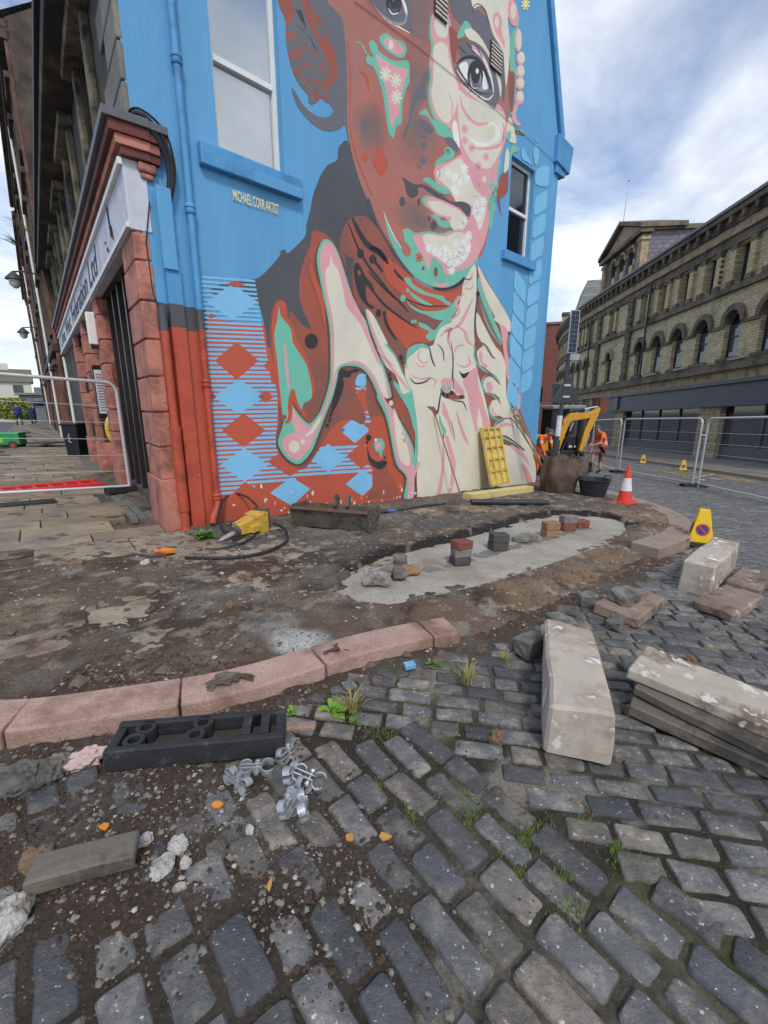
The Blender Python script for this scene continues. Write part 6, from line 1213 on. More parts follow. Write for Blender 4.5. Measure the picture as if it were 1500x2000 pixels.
# red brick building closing the view
rb_ = thing('red_brick_building', 'plain red-brick building seen between the gable and the yellow-brick front', 'building', (33, 88, -3))
M_rbrick = mat('red_brick', (128, 72, 60), rough=0.8, var=0.15, scale=1, brick=((0.92, -0.38), 0.5, 0.16, (110, 84, 74)))
def qd(x, y, z): c, s_ = math.cos(R(-22)), math.sin(R(-22)); return (33 + x * c - y * s_, 84 + x * s_ + y * c, z)
mb = MB(); mb.hexa([qd(x, y, z) for z in (-6, 15.5) for x, y in ((-14, 0), (9, 0), (9, 12), (-14, 12))]); mb.build('wall', M_rbrick, rb_)
mb = MB(); mb.hexa([qd(x, y, z) for z in (15.5, 15.9) for x, y in ((-14.2, -.2), (9.2, -.2), (9.2, 12.2), (-14.2, 12.2))]); mb.build('parapet', M_bstone, rb_)
for k in range(3):
    mb = MB(); mb.hexa([qd(x, y, z) for z in (2.0, 4.6) for x, y in ((-9 + k * 4, -.1), (-7.6 + k * 4, -.1), (-7.6 + k * 4, .1), (-9 + k * 4, .1))]); mb.build('window', M_gdark, rb_)
# shrouded scaffold at its foot
sc = thing('scaffold', 'green-netted scaffold low in the gap beside the blue gable', 'scaffold', (24.5, 60, -3))
for i in range(4):
    for j in range(2):
        mb = MB(); x, y = 22.6 + i * 1.5, 60 + j * 1.5; mb.tube([(x, y, -3.4), (x, y, 4.4)], 0.06, 6); mb.build('standard', mat('galvanised_tube', (150, 152, 155), rough=0.4, metal=0.6), sc)
for z in (0.0, 2.0, 4.0): mb = MB(); mb.box((24.85, 60.75, z), (5.2, 1.7, 0.08)); mb.build('deck', mat('scaffold_board', (120, 104, 78), rough=0.9), sc)
mb = MB(); mb.box((24.85, 59.9, 1.0), (5.4, 0.04, 5.6)); mb.build('netting', mat('green_netting', (120, 150, 138), rough=0.9, var=0.3), sc)
# ------------------------------------------------------------------ things on and around the excavation
def gpos(u, v, dz=0.0): p = G(u, v, dz); return Vector((p.x, p.y, ground_z(p.x, p.y)))
def stone(name, label, cat, c, size, rz=0.0, tilt=(0, 0), m=None, rough=0.006, bev=0.01, seed=0, group=None, cuts=2, parent=None, round_=0.0):
    """block of stone with worn, uneven faces; c is the middle of its base"""
    bm = bmesh.new()
    if round_:
        bmesh.ops.create_icosphere(bm, subdivisions=4 if max(size) > 0.06 else 3, radius=0.5); bmesh.ops.scale(bm, vec=size, verts=bm.verts); bev = 0; cuts = 0
    else: bmesh.ops.create_cube(bm, size=1.0); bmesh.ops.scale(bm, vec=size, verts=bm.verts)
    if bev: bmesh.ops.bevel(bm, geom=bm.edges[:], offset=bev, segments=1, affect='EDGES')
    if cuts: bmesh.ops.subdivide_edges(bm, edges=[e for e in bm.edges if e.calc_length() > min(size) * 0.3], cuts=cuts, use_grid_fill=True)
    sd = Vector((seed * 3.7, seed * 1.3, seed * 2.1))
    for v in bm.verts:
        if round_:
            d_ = v.co.normalized(); q = v.co * (2.6 / max(size)) + sd; v.co += d_ * rough * (1.0 * mn.noise(q) + 0.55 * mn.noise(q * 2.3) + 0.35 * mn.noise(q * 5.1) + 0.22 * mn.noise(q * 11)); v.co.z = max(v.co.z, -size[2] * 0.36); continue
        n = mn.noise_vector(v.co * (1.1 / max(min(size), 0.04)) + sd) * rough + mn.noise_vector(v.co * (4.0 / max(size)) + sd) * rough * 0.8 + mn.noise_vector(v.co * (9.0 / max(size)) + sd) * rough * (0.5 if round_ else 0.15); v.co += n
    zmin = min(v.co.z for v in bm.verts); bmesh.ops.translate(bm, vec=(0, 0, -zmin), verts=bm.verts)
    me = bpy.data.meshes.new(name); bm.to_mesh(me); bm.free(); me.materials.append(m)
    o = bpy.data.objects.new(name, me); COL.objects.link(o); o.location = c; o.rotation_euler = (tilt[0], tilt[1], rz)
    if parent: o.parent = parent
    else: tag(o, label, cat, group)
    return o
M_block = mat('pale_kerb_granite', (186, 174, 158), rough=0.75, var=0.16, scale=4, bump=0.3, bscale=40, rgb2=(148, 128, 110), thr=(0.46, 0.64), scale2=2.4, objco=True, speck=((216, 214, 210), 9, 0.60))
M_slab = mat('brown_stone_slab', (142, 122, 106), rough=0.78, var=0.2, scale=5, bump=0.3, bscale=40, rgb2=(94, 78, 66), thr=(0.48, 0.62), scale2=3.2, rnd=0.1, speck=((172, 160, 146), 8, 0.62))
M_rock = mat('grey_rubble', (120, 116, 108), rough=0.85, var=0.3, scale=9, bump=0.5, bscale=40, rgb2=(82, 76, 70), thr=(0.45, 0.62), scale2=6, rnd=0.2)
M_mortar = mat('white_mortar', (198, 194, 186), rough=0.95, var=0.2, scale=14, bump=0.7, bscale=90, rgb2=(140, 128, 112), thr=(0.48, 0.62), scale2=16)
M_flint = mat('brown_stone', (120, 98, 76), rough=0.85, var=0.25, scale=10, bump=0.4, bscale=50)
M_wet = mat('weathered_slab_stone', (112, 104, 92), rough=0.7, var=0.22, scale=4, bump=0.35, bscale=35, rgb2=(66, 60, 54), thr=(0.46, 0.6), scale2=3.6, objco=True)
M_top = mat('stained_slab_stone', (178, 168, 150), rough=0.75, var=0.18, scale=4, bump=0.35, bscale=30, rgb2=(112, 92, 78), thr=(0.48, 0.6), scale2=2.6, objco=True, speck=((206, 200, 184), 11, 0.60))
def fitblock(name, label, cat, A_, B_, C_, h, m, seed, lift=0.0, rough=0.011, tilt=(0, 0), bev=0.016, group=None):
    """slab on three ground corners: A-B one side, B-C the next"""
    a, b, c = Vector(A_), Vector(B_), Vector(C_); e1 = b - a; e2 = c - b; rz = math.atan2(e1.y, e1.x); ctr = (a + c) / 2
    w_ = abs(-e2.x * math.sin(rz) + e2.y * math.cos(rz)); ctr = a + e1 / 2 + Vector((-math.sin(rz), math.cos(rz), 0)) * (w_ / 2) * (1 if (-e2.x * math.sin(rz) + e2.y * math.cos(rz)) > 0 else -1)
    return stone(name, label, cat, (ctr.x, ctr.y, gz(ctr.x, ctr.y) + lift), (e1.length, w_, h), rz, (tilt[0] - GP * 0.7, tilt[1] + GP * 0.7), m, rough, bev, seed, group, cuts=3)
def xy(x, y): return Vector((x, y, 0))
fitblock('granite_block', 'long pale granite kerb block lying end-on in the middle of the setts', 'stone block', xy(0.75, 1.75), xy(1.02, 1.66), xy(1.43, 2.50), 0.27, M_block, 1)
fitblock('granite_block', 'long pale granite kerb block beside the yellow no-parking cone', 'stone block', xy(2.90, 4.05), xy(3.08, 3.86), xy(4.05, 4.72), 0.32, M_block, 2)
fitblock('stone_slab', 'brown square stone slab with a lump of rubble on top', 'stone slab', xy(1.74, 3.38), xy(1.97, 3.12), xy(2.46, 3.54), 0.10, M_slab, 3)
stone('rubble_lump', 'dark grey rubble lump lying on the brown square slab', 'rock', (2.02, 3.42, gz(2.02, 3.42) + 0.10), (0.22, 0.16, 0.10), 0.4, (0.1, 0), M_rock, 0.02, 0.01, 4)
fitblock('stone_slab', 'brown stone slab lying flat nearest the right edge', 'stone slab', xy(2.70, 3.56), xy(2.87, 3.30), xy(3.42, 3.66), 0.085, M_slab, 5, lift=0.012, tilt=(0.03, 0))
fitblock('stone_slab', 'brown stone slab half hidden behind another, beside the long granite block', 'stone slab', xy(3.42, 4.13), xy(3.60, 3.92), xy(4.15, 4.32), 0.085, M_slab, 6)
e1 = Vector((0.69, -0.72, 0)); e2 = Vector((0.72, 0.69, 0)); a = xy(1.27, 2.06)
for k, (da, db, l1, l2, h, z, m, lab, tl) in enumerate(((0.04, 0.0, 0.74, 0.36, 0.065, 0.0, M_wet, 'dark weathered stone slab at the bottom of the leaning pile', (0.0, 0.0)), (0.03, 0.09, 0.80, 0.34, 0.055, 0.072, M_wet, 'dark weathered stone slab in the middle of the pile', (0.03, 0.02)), (-0.02, 0.13, 0.98, 0.34, 0.062, 0.133, M_top, 'pale stained stone slab on top of the pile at the right edge', (0.03, 0.02)))):
    A_ = a + e1 * da + e2 * db; rt = Matrix.Rotation((0.05, -0.07, 0.02)[k], 3, 'Z'); e1_, e2_ = rt @ e1, rt @ e2; fitblock('stone_slab', lab, 'stone slab', A_, A_ + e1_ * l1, A_ + e1_ * l1 + e2_ * l2, h, m, 11 + k, lift=z + 0.01, rough=0.008, tilt=tl, bev=0.008)
for k, (u, v, sz, lab) in enumerate(((1040, 1288, (.17, .15, .13), 'loose grey sett, nearest of the row by the soil edge'), (1076, 1270, (.13, .13, .12), 'loose grey sett between two others by the long block'), (1098, 1250, (.20, .13, .15), 'loose upright sett touching the top of the long block'), (1112, 1222, (.16, .12, .11), 'loose pale sett farthest up the row by the soil edge'), (1150, 1185, (.16, .12, .10), 'dark sett half buried at the soil edge'), (1208, 1232, (.15, .11, .08), 'pale-topped sett piece in front of the brown square slab'))):
    p = G(u, v); stone('loose_sett', lab, 'sett', (p.x, p.y + 0.05, gz(p.x, p.y)), sz, 0.5 + k * 0.7, (0.05 * (k % 3 - 1), 0.06 * (k % 2)), M_rock, 0.012, 0.012, 20 + k, 'loose setts by the soil edge')
# piles of bricks on the slab
M_brk = {'r': mat('red_paving_brick', (128, 74, 58), rough=0.8, var=0.2, scale=12, bump=0.3, bscale=60, rgb2=(96, 66, 56), thr=(0.5, 0.66), scale2=9), 'g': mat('grey_paving_brick', (120, 114, 108), rough=0.8, var=0.2, scale=12, bump=0.3, bscale=60), 'd': mat('dark_paving_brick', (76, 72, 70), rough=0.8, var=0.2, scale=12, bump=0.3, bscale=60), 't': mat('tan_paving_brick', (142, 112, 82), rough=0.8, var=0.22, scale=12, bump=0.3, bscale=60)}
NM = {'r': 'red', 'g': 'grey', 'd': 'dark grey', 't': 'tan'}
def pile(u, v, cols, place, rz0, sz=(0.185, 0.15, 0.085)):
    p = G(u, v, 0.078); n = len(cols)
    for k, c in enumerate(cols):
        pos = 'only' if n == 1 else ('bottom' if k == 0 else ('top' if k == n - 1 else 'middle'))
        lab = f'{NM[c]} paving brick, {pos} of the {place}' if n > 1 else f'{NM[c]} paving brick {place}'
        stone('paving_brick', lab, 'brick', (p.x + 0.006 * k, p.y, gz(p.x, p.y) + 0.08 + k * sz[2] * 1.02), sz, rz0 + 0.09 * k * (-1) ** k, (-.03, .03), M_brk[c], 0.004, 0.008, int(u) + k, 'bricks stacked on the wet slab')
pile(898, 1102, 'dgr', 'three-high pile on the slab', 0.3); pile(972, 1074, 'dd', 'two-high dark pile next to the three-high pile', 0.25, (0.2, 0.16, 0.10)); pile(1073, 1048, 'tt', 'two-high tan pile on the slab', 0.3, (0.2, 0.15, 0.10)); pile(1107, 1036, 'rg', 'red and grey pile near the slab far end', 0.3, (0.22, 0.15, 0.11)); pile(1133, 1030, 'r', 'lying alone at the far end of the piles', 0.35, (0.22, 0.15, 0.11))
p = G(1025, 1056, 0.08); stone('flat_stone', 'flat pale stone lying between the brick piles', 'stone', (p.x, p.y, gz(p.x, p.y) + 0.08), (0.34, 0.2, 0.06), 0.8, (-.03, .03), M_rock, 0.012, 0.01, 31)
p0, p1 = G(560 + 40, 1119, 0.08), G(885, 1113, 0.08)
for k, (u, v, sz, m, lab) in enumerate(((735, 1142, (.24, .14, .10), mat('crusted_rock', (152, 148, 138), rough=0.85, var=0.3, scale=9, bump=0.5, bscale=40, rgb2=(100, 94, 86), thr=(0.45, 0.6), scale2=8), 'white-crusted rock at the near end of the slab'), (752, 1128, (.20, .10, .08), M_rock, 'grey wedge of rock in the heap on the slab'), (778, 1130, (.20, .12, .09), M_rock, 'smooth grey rock beside the tan brick half'), (783, 1110, (.12, .10, .15), M_rock, 'dark upright rock standing in the heap on the slab'), (802, 1122, (.18, .12, .09), M_brk['t'], 'tan half brick at the end of the rock heap'))):
    p = G(u, v, 0.08); stone('rock', lab, 'rock', (p.x, p.y, gz(p.x, p.y) + 0.078), sz, k * 0.9, (0.1, 0.1), m, 0.022, 0.015, 40 + k, cuts=2)
mb = MB(); pa, pb = G(815, 1118, .08), G(1145, 1030, .08)
rr_ = random.Random(4); prev = None
for k in range(40):
    t = k / 39; c = pa.lerp(pb, t); w_ = 0.05 + 0.05 * rr_.random(); d = (pb - pa).normalized(); nr = Vector((-d.y, d.x, 0)); cur = (c - nr * w_, c + nr * w_ * rr_.uniform(.5, 1.2))
    if prev and rr_.random() > 0.15: mb.add([(q.x, q.y, gz(q.x, q.y) + 0.082) for q in (prev[0], cur[0], cur[1], prev[1])], [(0, 1, 2, 3)])
    prev = cur
tag(base_at(mb.build('mortar_strip', mat('damp_mortar', (120, 114, 106), rough=0.9, var=0.3, scale=15, rgb2=(190, 186, 178), thr=(0.56, 0.66), scale2=6))), 'damp mortar line under the brick piles on the slab', 'mortar')
# rubble by the kerb and on the setts
for k, (u, v, sz, m, lab, cat) in enumerate((
    (36, 1530, (.19, .18, .12), M_rock, 'big grey rubble lump against the kerb at the left edge', 'rock'), (95, 1520, (.13, .12, .09), M_rock, 'small grey rubble lump beside the pink rag', 'rock'), (120, 1498, (.10, .10, .07), M_rock, 'pale grey stone between rubble lump and rag', 'rock'), (16, 1800, (.12, .14, .08), M_mortar, 'big white chunk of mortar cut by the left edge', 'mortar'),
    (315, 1700, (.09, .07, .045), M_mortar, 'white crumbly mortar lump, largest in the rubble on the setts', 'mortar'), (350, 1655, (.075, .065, .045), M_mortar, 'cream mortar lump behind the largest white lump', 'mortar'), (422, 1668, (.07, .07, .05), M_rock, 'grey mortar lump right of the white lumps', 'rock'), (285, 1650, (.05, .05, .035), M_mortar, 'small white mortar crumb left of the cream lump', 'mortar'), (362, 1690, (.035, .04, .03), M_mortar, 'small white crumb touching the largest lump', 'mortar'),
    (488, 1622, (.03, .045, .025), M_mortar, 'white chip lying on a sett under the metal clips', 'mortar'), (352, 1735, (.03, .04, .02), M_mortar, 'white chip below the largest mortar lump', 'mortar'), (75, 1690, (.11, .09, .05), M_flint, 'brown stone next to the long stone offcut', 'rock'), (970, 1450, (.06, .05, .085), M_flint, 'brown upright stone standing alone on the setts', 'rock'), (1353, 1268, (.075, .06, .06), M_flint, 'small yellowish stone on the setts between slabs and pile', 'rock'), (1122, 1568, (.05, .03, .025), M_flint, 'brown clod on the setts in front of the long block', 'rock'),
    (150, 1105, (.12, .09, .06), M_flint, 'tan stone on the churned soil left of the drill', 'rock'), (450, 1190, (.08, .06, .05), M_flint, 'tan angular stone in the middle of the soil', 'rock'), (285, 1105, (.09, .07, .05), M_mortar, 'white rubble piece next to the orange glove', 'mortar'), (318, 1108, (.09, .08, .05), M_flint, 'beige rubble piece under the orange glove', 'rock'), (433, 1122, (.05, .04, .025), M_mortar, 'small white stone beside the hose end', 'mortar'), (376, 1040, (.14, .06, .03), M_rock, 'flat pale stone by the foot of the drainpipes', 'rock'))):
    p = gpos(u, v, 0.1 if v < 1300 else 0.0); stone('rubble', lab, cat, (p.x, p.y, p.z - sz[2] * 0.15), sz, k * 1.1, (0.1 * (k % 3 - 1), 0.08), m, min(sz) * 0.28, min(sz) * 0.10, 60 + k, cuts=5, round_=0.45 if k != 20 else 0.2)
p = gpos(165, 1722); stone('stone_offcut', 'long tapering stone offcut lying in the rubble at lower left', 'stone', (p.x, p.y + 0.02, p.z), (0.30, 0.10, 0.055), 0.32, (0.05, 0.02), M_wet, 0.006, 0.006, 90)
p = gpos(585, 1422); stone('stone_strip', 'thin pink stone strip beside the rubber block', 'stone', (p.x, p.y, p.z), (0.16, 0.05, 0.02), 0.05, (0, 0), M_kerb, 0.002, 0.003, 91)
for k, (u, v, lab) in enumerate(((425, 1577, 'orange plastic scrap below the rubber block'), (207, 1632, 'small orange scrap at lower left'), (752, 1640, 'rusty orange flake on the setts'), (682, 1642, 'yellow-brown flake left of the rusty one'), (528, 1735, 'thin yellow wood splinter on the dark soil'))):
    p = gpos(u, v); mb = MB(); r_ = random.Random(k); q = [(p.x + 0.022 * math.cos(a * 1.05) * r_.uniform(.6, 1.2) * (0.35 if k == 4 else 1), p.y + 0.018 * math.sin(a * 1.05) * r_.uniform(.6, 1.3) * (1.5 if k == 4 else 1), p.z + 0.012) for a in range(6)]; mb.prism(q, (0, 0, 0.006))
    tag(base_at(mb.build('scrap', mat('orange_scrap', (216, 136, 36), rough=0.6) if k < 2 else mat('ochre_flake', (186, 136, 70), rough=0.8))), lab, 'litter')
p = gpos(800, 1308); mb = MB(); mb.box((p.x, p.y, p.z + 0.03), (0.07, 0.05, 0.035), 0.3); tag(base_at(mb.build('blue_wrapper', mat('blue_wrapper_card', (120, 170, 210), rough=0.6), bevel=0.006)), 'pale blue crumpled wrapper below the kerb', 'litter')
p = gpos(325, 1083, .1); mb = MB(); mb.ell((p.x, p.y, p.z + 0.03), (0.09, 0.04, 0.03), 10, 6, 0.15, 3); mb.ell((p.x - 0.09, p.y - 0.01, p.z + 0.03), (0.03, 0.03, 0.025), 8, 5); tag(base_at(mb.build('glove', mat('orange_glove', (226, 120, 40), rough=0.7), smooth=True)), 'bright orange work glove on the rubble near the drainpipes', 'glove')
# pink rag
p = gpos(172, 1490); bm = bmesh.new(); bmesh.ops.create_icosphere(bm, subdivisions=5, radius=1.0)
for v in bm.verts:
    q = v.co * 1.5; n_ = abs(mn.noise(q)) * 0.9 + abs(mn.noise(q * 2.0 + Vector((5, 1, 2)))) * 0.4; k = 0.62 + 0.75 * n_; v.co = Vector((v.co.x * 0.085 * k, v.co.y * 0.05 * k, max(v.co.z, -0.35) * 0.05 * k))
me = bpy.data.meshes.new('rag'); bm.to_mesh(me); bm.free(); me.polygons.foreach_set('use_smooth', [True] * len(me.polygons)); me.materials.append(mat('pink_cloth', (190, 164, 156), rough=0.9, var=0.14)); rag = bpy.data.objects.new('rag', me); COL.objects.link(rag); rag.location = (p.x, p.y, p.z + 0.02); rag.rotation_euler = (0.1, -0.1, 0.5); tag(rag, 'crumpled pinkish rag against the kerb beside the rubber block', 'cloth')
# rubber fence foot near the camera
M_rub = mat('black_recycled_rubber', (44, 44, 46), rough=0.62, var=0.25, scale=14, bump=0.35, bscale=70, rgb2=(84, 82, 78), thr=(0.58, 0.7), scale2=7)
def rubber_foot(name, label, loc, rz, L_=0.74, W_=0.20, H_=0.10, detail=True, group=None):
    t = thing(name, label, 'rubber block', (0, 0, 0), group)
    mb = MB(); w_ = 0.035
    mb.box((0, -W_ / 2 + w_ / 2, H_ / 2), (L_, w_, H_)); mb.build('side_wall', M_rub, t, bevel=0.006)
    mb = MB(); mb.box((0, W_ / 2 - w_ / 2, H_ / 2), (L_, w_, H_)); mb.build('side_wall', M_rub, t, bevel=0.006)
    if detail:
        for sx_ in (-1, 1): mb = MB(); mb.box((sx_ * (L_ / 2 - 0.02), 0, H_ * 0.46), (0.04, W_ - 2 * w_ + 0.002, H_ * 0.9)); mb.build('end_wall', M_rub, t, bevel=0.005)
        mb = MB(); mb.box((0, 0, 0.02), (L_ - 0.08, W_ - 0.07, 0.03)); mb.build('floor', mat('dusty_rubber', (62, 58, 52), rough=0.9), t)
        for cx, cy in ((-0.27, -0.036), (-0.245, 0.042), (-0.02, -0.036), (0.0, 0.042)):     # socket rings
            ro, ri, n = 0.044, 0.024, 18; mb = MB(); V = []
            for k in range(n):
                a = 2 * math.pi * k / n; c_, s_ = math.cos(a), math.sin(a); V += [(cx + ro * c_, cy + ro * s_, 0.0), (cx + ro * c_, cy + ro * s_, H_), (cx + ri * c_, cy + ri * s_, H_), (cx + ri * c_, cy + ri * s_, 0.0)]
            mb.add(V, [(i * 4 + j, ((i + 1) % n) * 4 + j, ((i + 1) % n) * 4 + (j + 1) % 4, i * 4 + (j + 1) % 4) for i in range(n) for j in range(4)]); mb.build('socket', M_rub, t, smooth=True)
        mb = MB(); V = []; n = 20                                                            # slotted end block
        for k in range(n):
            a = 2 * math.pi * k / n; c_, s_ = math.cos(a), math.sin(a); yo = 0.05 if s_ > 0 else -0.05
            V += [(0.24 + 0.022 * c_, yo + 0.022 * s_, H_ + 0.001), (0.24 + 0.022 * c_, yo + 0.022 * s_, 0.02), (0.24 + 0.06 * max(-1, min(1, c_ * 1.5)), (W_ / 2 - w_) * max(-1, min(1, s_ * 1.6)), 0.02), (0.24 + 0.06 * max(-1, min(1, c_ * 1.5)), (W_ / 2 - w_) * max(-1, min(1, s_ * 1.6)), H_ + 0.001)]
        mb.add(V, [(i * 4 + j, i * 4 + (j + 1) % 4, ((i + 1) % n) * 4 + (j + 1) % 4, ((i + 1) % n) * 4 + j) for i in range(n) for j in range(4)]); mb.build('slotted_block', M_rub, t)
        for x in (-0.14, 0.12): mb = MB(); mb.box((x, W_ / 2 - w_ - 0.004, H_ * 0.55), (0.16, 0.012, 0.02)); mb.build('rib', M_rub, t)
    else:
        mb = MB(); mb.box((0, 0, H_ * 0.45), (L_ - 0.04, W_ - 0.06, H_ * 0.9)); mb.build('core', M_rub, t, bevel=0.01)
        for sx_ in (-1, 1): mb = MB(); mb.box((sx_ * L_ * 0.42, 0, H_ * 0.5), (L_ * 0.1, W_ * 0.6, H_ * 0.9 + 0.02)); mb.build('grip', M_rub, t)
    t.location = loc; t.rotation_euler = (-GP * 0.5, GP * 0.8, rz); return t
p = G(372, 1478, 0); rubber_foot('rubber_block', 'black rubber fence foot with round sockets lying by the kerb', (-0.83, 1.70, gz(-0.83, 1.70) + 0.012), R(9.5))
# galvanised fence clips
M_galv = mat('galvanised_steel', (186, 189, 192), rough=0.45, var=0.3, scale=30, bump=0.2, bscale=90, metal=0.55, rgb2=(120, 112, 102), thr=(0.56, 0.66), scale2=40)
def clip_mesh():
    parts = []
    for sgn in (-1, 1):
        mb = MB(); path = []
        for k in range(9): a = math.pi * (0.15 + 0.85 * k / 8); path.append((-0.042 - 0.024 * math.cos(math.pi - a) * 1.0, sgn * (0.006 + 0.022 * math.sin(a)), 0))
        for k in range(9): a = math.pi * (k / 8) * 0.85; path.append((0.042 - 0.024 * math.cos(a), sgn * (0.006 + 0.022 * math.sin(a)), 0))
        V = []
        for (x, y, z) in path:
            for dz in (-0.014, 0.014):
                for dy in (0, sgn * 0.0045): V.append((x, y + dy, dz))
        m_ = len(path); F = []
        for i in range(m_ - 1):
            a = i * 4; F += [(a, a + 4, a + 5, a + 1), (a + 2, a + 3, a + 7, a + 6), (a, a + 2, a + 6, a + 4), (a + 1, a + 5, a + 7, a + 3)]
        F += [(0, 1, 3, 2), (4 * m_ - 4, 4 * m_ - 2, 4 * m_ - 1, 4 * m_ - 3)]; mb.add(V, F); parts.append(('strap', mb))
    mb = MB(); mb.tube([(0, -0.032, 0), (0, 0.032, 0)], 0.005, 8); mb.tube([(0, -0.028, 0), (0, -0.018, 0)], 0.011, 6); mb.tube([(0, 0.02, 0), (0, 0.03, 0)], 0.011, 6); parts.append(('bolt', mb)); return parts
CL = clip_mesh(); clip0 = None
CLAB = ['metal clip standing alone right of the rubber block', 'flat-lying metal clip touching the front of the rubber block', 'open metal clip left of the others on the setts', 'metal clip at the top of the heap of clips', 'metal clip at the right of the heap, one end raised', 'metal clip at the lower left of the heap of clips', 'metal clip in the middle of the heap of clips', 'metal clip at the bottom right of the heap of clips']
for k, (u, v, dz, rot) in enumerate(((565, 1476, .02, (1.2, 0.2, 1.1)), (503, 1514, .03, (0.1, 0.1, 0.18)), (466, 1537, .025, (1.3, 0.1, -0.55)), (573, 1530, .05, (1.3, 0.5, 1.35)), (606, 1545, .06, (0.4, 0.15, -0.35)), (566, 1580, .03, (1.2, 0.2, 1.35)), (582, 1572, .04, (1.1, -0.3, 1.1)), (592, 1586, .03, (1.3, 0.2, 1.8)))):
    p = gpos(u, v)
    if clip0 is None:
        clip0 = thing('steel_clip', CLAB[0], 'metal clip', (0, 0, 0), 'galvanised fence clips dropped on the setts')
        for nm, q in CL: q.build(nm, M_galv, clip0, smooth=True)
        c = clip0
    else: c = copy_tree(clip0); c['label'] = CLAB[k]
    c.location = (p.x, p.y, p.z + dz + 0.006); c.rotation_euler = rot; c.scale = (1.06, 1.06, 1.06)
# mesh fence panels
M_tube = mat('galvanised_tube', (150, 152, 155), rough=0.4, metal=0.6)
M_ftube = mat('bright_fence_tube', (198, 201, 204), rough=0.4, var=0.1, metal=0.3)
def fence_panel(label, a, b, hz=2.0, wires_v=True, z0=0.12):
    """from base point a to b"""
    a = Vector(a); b = Vector(b); t = thing('temporary_fence', label, 'fence panel', a, 'temporary mesh fence panels'); up = Vector((0, 0, 1)); d = b - a; L_ = d.length; d.normalize()
    q = lambda x, z: a + d * x + up * z
    mb = MB(); r_ = 0.15; path = [q(0, 0.0), q(0, hz - r_)] + [q(r_ - r_ * math.cos(k * math.pi / 12), hz - r_ + r_ * math.sin(k * math.pi / 12)) for k in range(1, 7)] + [q(L_ - r_ + r_ * math.sin(k * math.pi / 12), hz - r_ + r_ * math.cos(k * math.pi / 12)) for k in range(0, 7)] + [q(L_, 0.0)]
    mb.tube(path, 0.027, 8); mb.build('frame', M_ftube, t, smooth=True)
    mb = MB(); mb.tube([q(0, z0), q(L_, z0)], 0.024, 8); mb.build('bottom_rail', M_ftube, t, smooth=True)
    for k in range(1, 6): mb = MB(); mb.tube([q(0, z0 + (hz - z0) * k / 6.4), q(L_, z0 + (hz - z0) * k / 6.4)], 0.005, 5); mb.build('horizontal_wire', M_ftube, t)
    if wires_v:
        mb = MB(); n = int(L_ / 0.055)
        for k in range(1, n): mb.tube([q(L_ * k / n, z0), q(L_ * k / n, hz - 0.01)], 0.0016, 3, caps=False)
        mb.build('vertical_wires', M_tube, t, kind='stuff')
    return t
def gp0(u, v, dz=0.0): p = G(u, v, dz); return Vector((p.x, p.y, gz(p.x, p.y) + dz))
A1, A2 = gp0(1208, 923), gp0(1351, 951); B1 = gp0(1362, 952); B2 = gp0(1500, 984); B2 = B1 + (B2 - B1).normalized() * 3.45; Z1 = gp0(1202, 922); Z2 = Z1 + (gp0(1165, 911) - Z1).normalized() * 3.45
fence_panel('mesh fence panel in the middle of the far row, behind the cones', A1, A2); fence_panel('mesh fence panel running out of the right edge', B1, B2); fence_panel('mesh fence panel behind the orange-clad worker', Z1, Z2)
Lp = gp0(255, 962, .1); Lq = gp0(0, 978, .1); fence_panel('mesh fence panel across the side street pavement on the left', Lp, Lp + (Lq - Lp).normalized() * 3.45, wires_v=False, hz=1.88)
for p_, lab, rz in ((A1, 'black rubber fence foot under the far end of the middle fence panel', 0.4), (A2 + Vector((0.05, 0, 0)), 'black rubber fence foot between the two right-hand fence panels', 0.12), (Lp + Vector((0.0, 0.0, 0)), 'black rubber fence foot beside the shopfront door', LTH * -1 + 0.3)):
    rubber_foot('rubber_block', lab, (p_.x, p_.y, ground_z(p_.x, p_.y)), rz, L_=0.78 if p_ is not Lp else 0.4, detail=False)
mb = MB(); mb.tube([A2 + Vector((0, 0, 1.52)), B1 + Vector((0, 0, 1.52))], 0.03, 8); tag(base_at(mb.build('steel_clamp', M_galv)), 'steel clamp joining the two right-hand fence panels', 'clamp')
# cones
M_cred = mat('cone_red', (216, 62, 40), rough=0.5, var=0.1, scale=8, bump=0.05); M_cwhite = mat('cone_reflective_white', (214, 214, 212), rough=0.4, var=0.1, scale=8, bump=0.05)
p = gpos(1219, 984, .1); tc_ = thing('traffic_cone', 'red and white traffic cone on the far kerb', 'traffic cone', p)
def frust(z0, z1, H_=0.72, rb=0.145, rt=0.03): f = lambda z: rb + (rt - rb) * z / H_; return [(f(z0), z0), (f(z1), z1)]
for z0, z1, m, nm in ((0.03, 0.25, M_cred, 'lower_band'), (0.25, 0.5, M_cwhite, 'white_sleeve'), (0.5, 0.75, M_cred, 'tip')): mb = MB(); mb.lathe([(r_ + (0.004 if nm == 'white_sleeve' else 0), z) for r_, z in frust(z0, z1)], p, 20); mb.build(nm, m, tc_, smooth=True)
mb = MB(); mb.box((p.x, p.y, p.z + 0.015), (0.36, 0.36, 0.03), 0.4); mb.build('base', M_cred, tc_, bevel=0.008)
M_yel = mat('yellow_cone_plastic', (232, 190, 24), rough=0.45, var=0.12, scale=8, bump=0.05); M_signb = mat('sign_blue', (40, 62, 130), rough=0.5); M_signr = mat('sign_red', (196, 60, 46), rough=0.5)
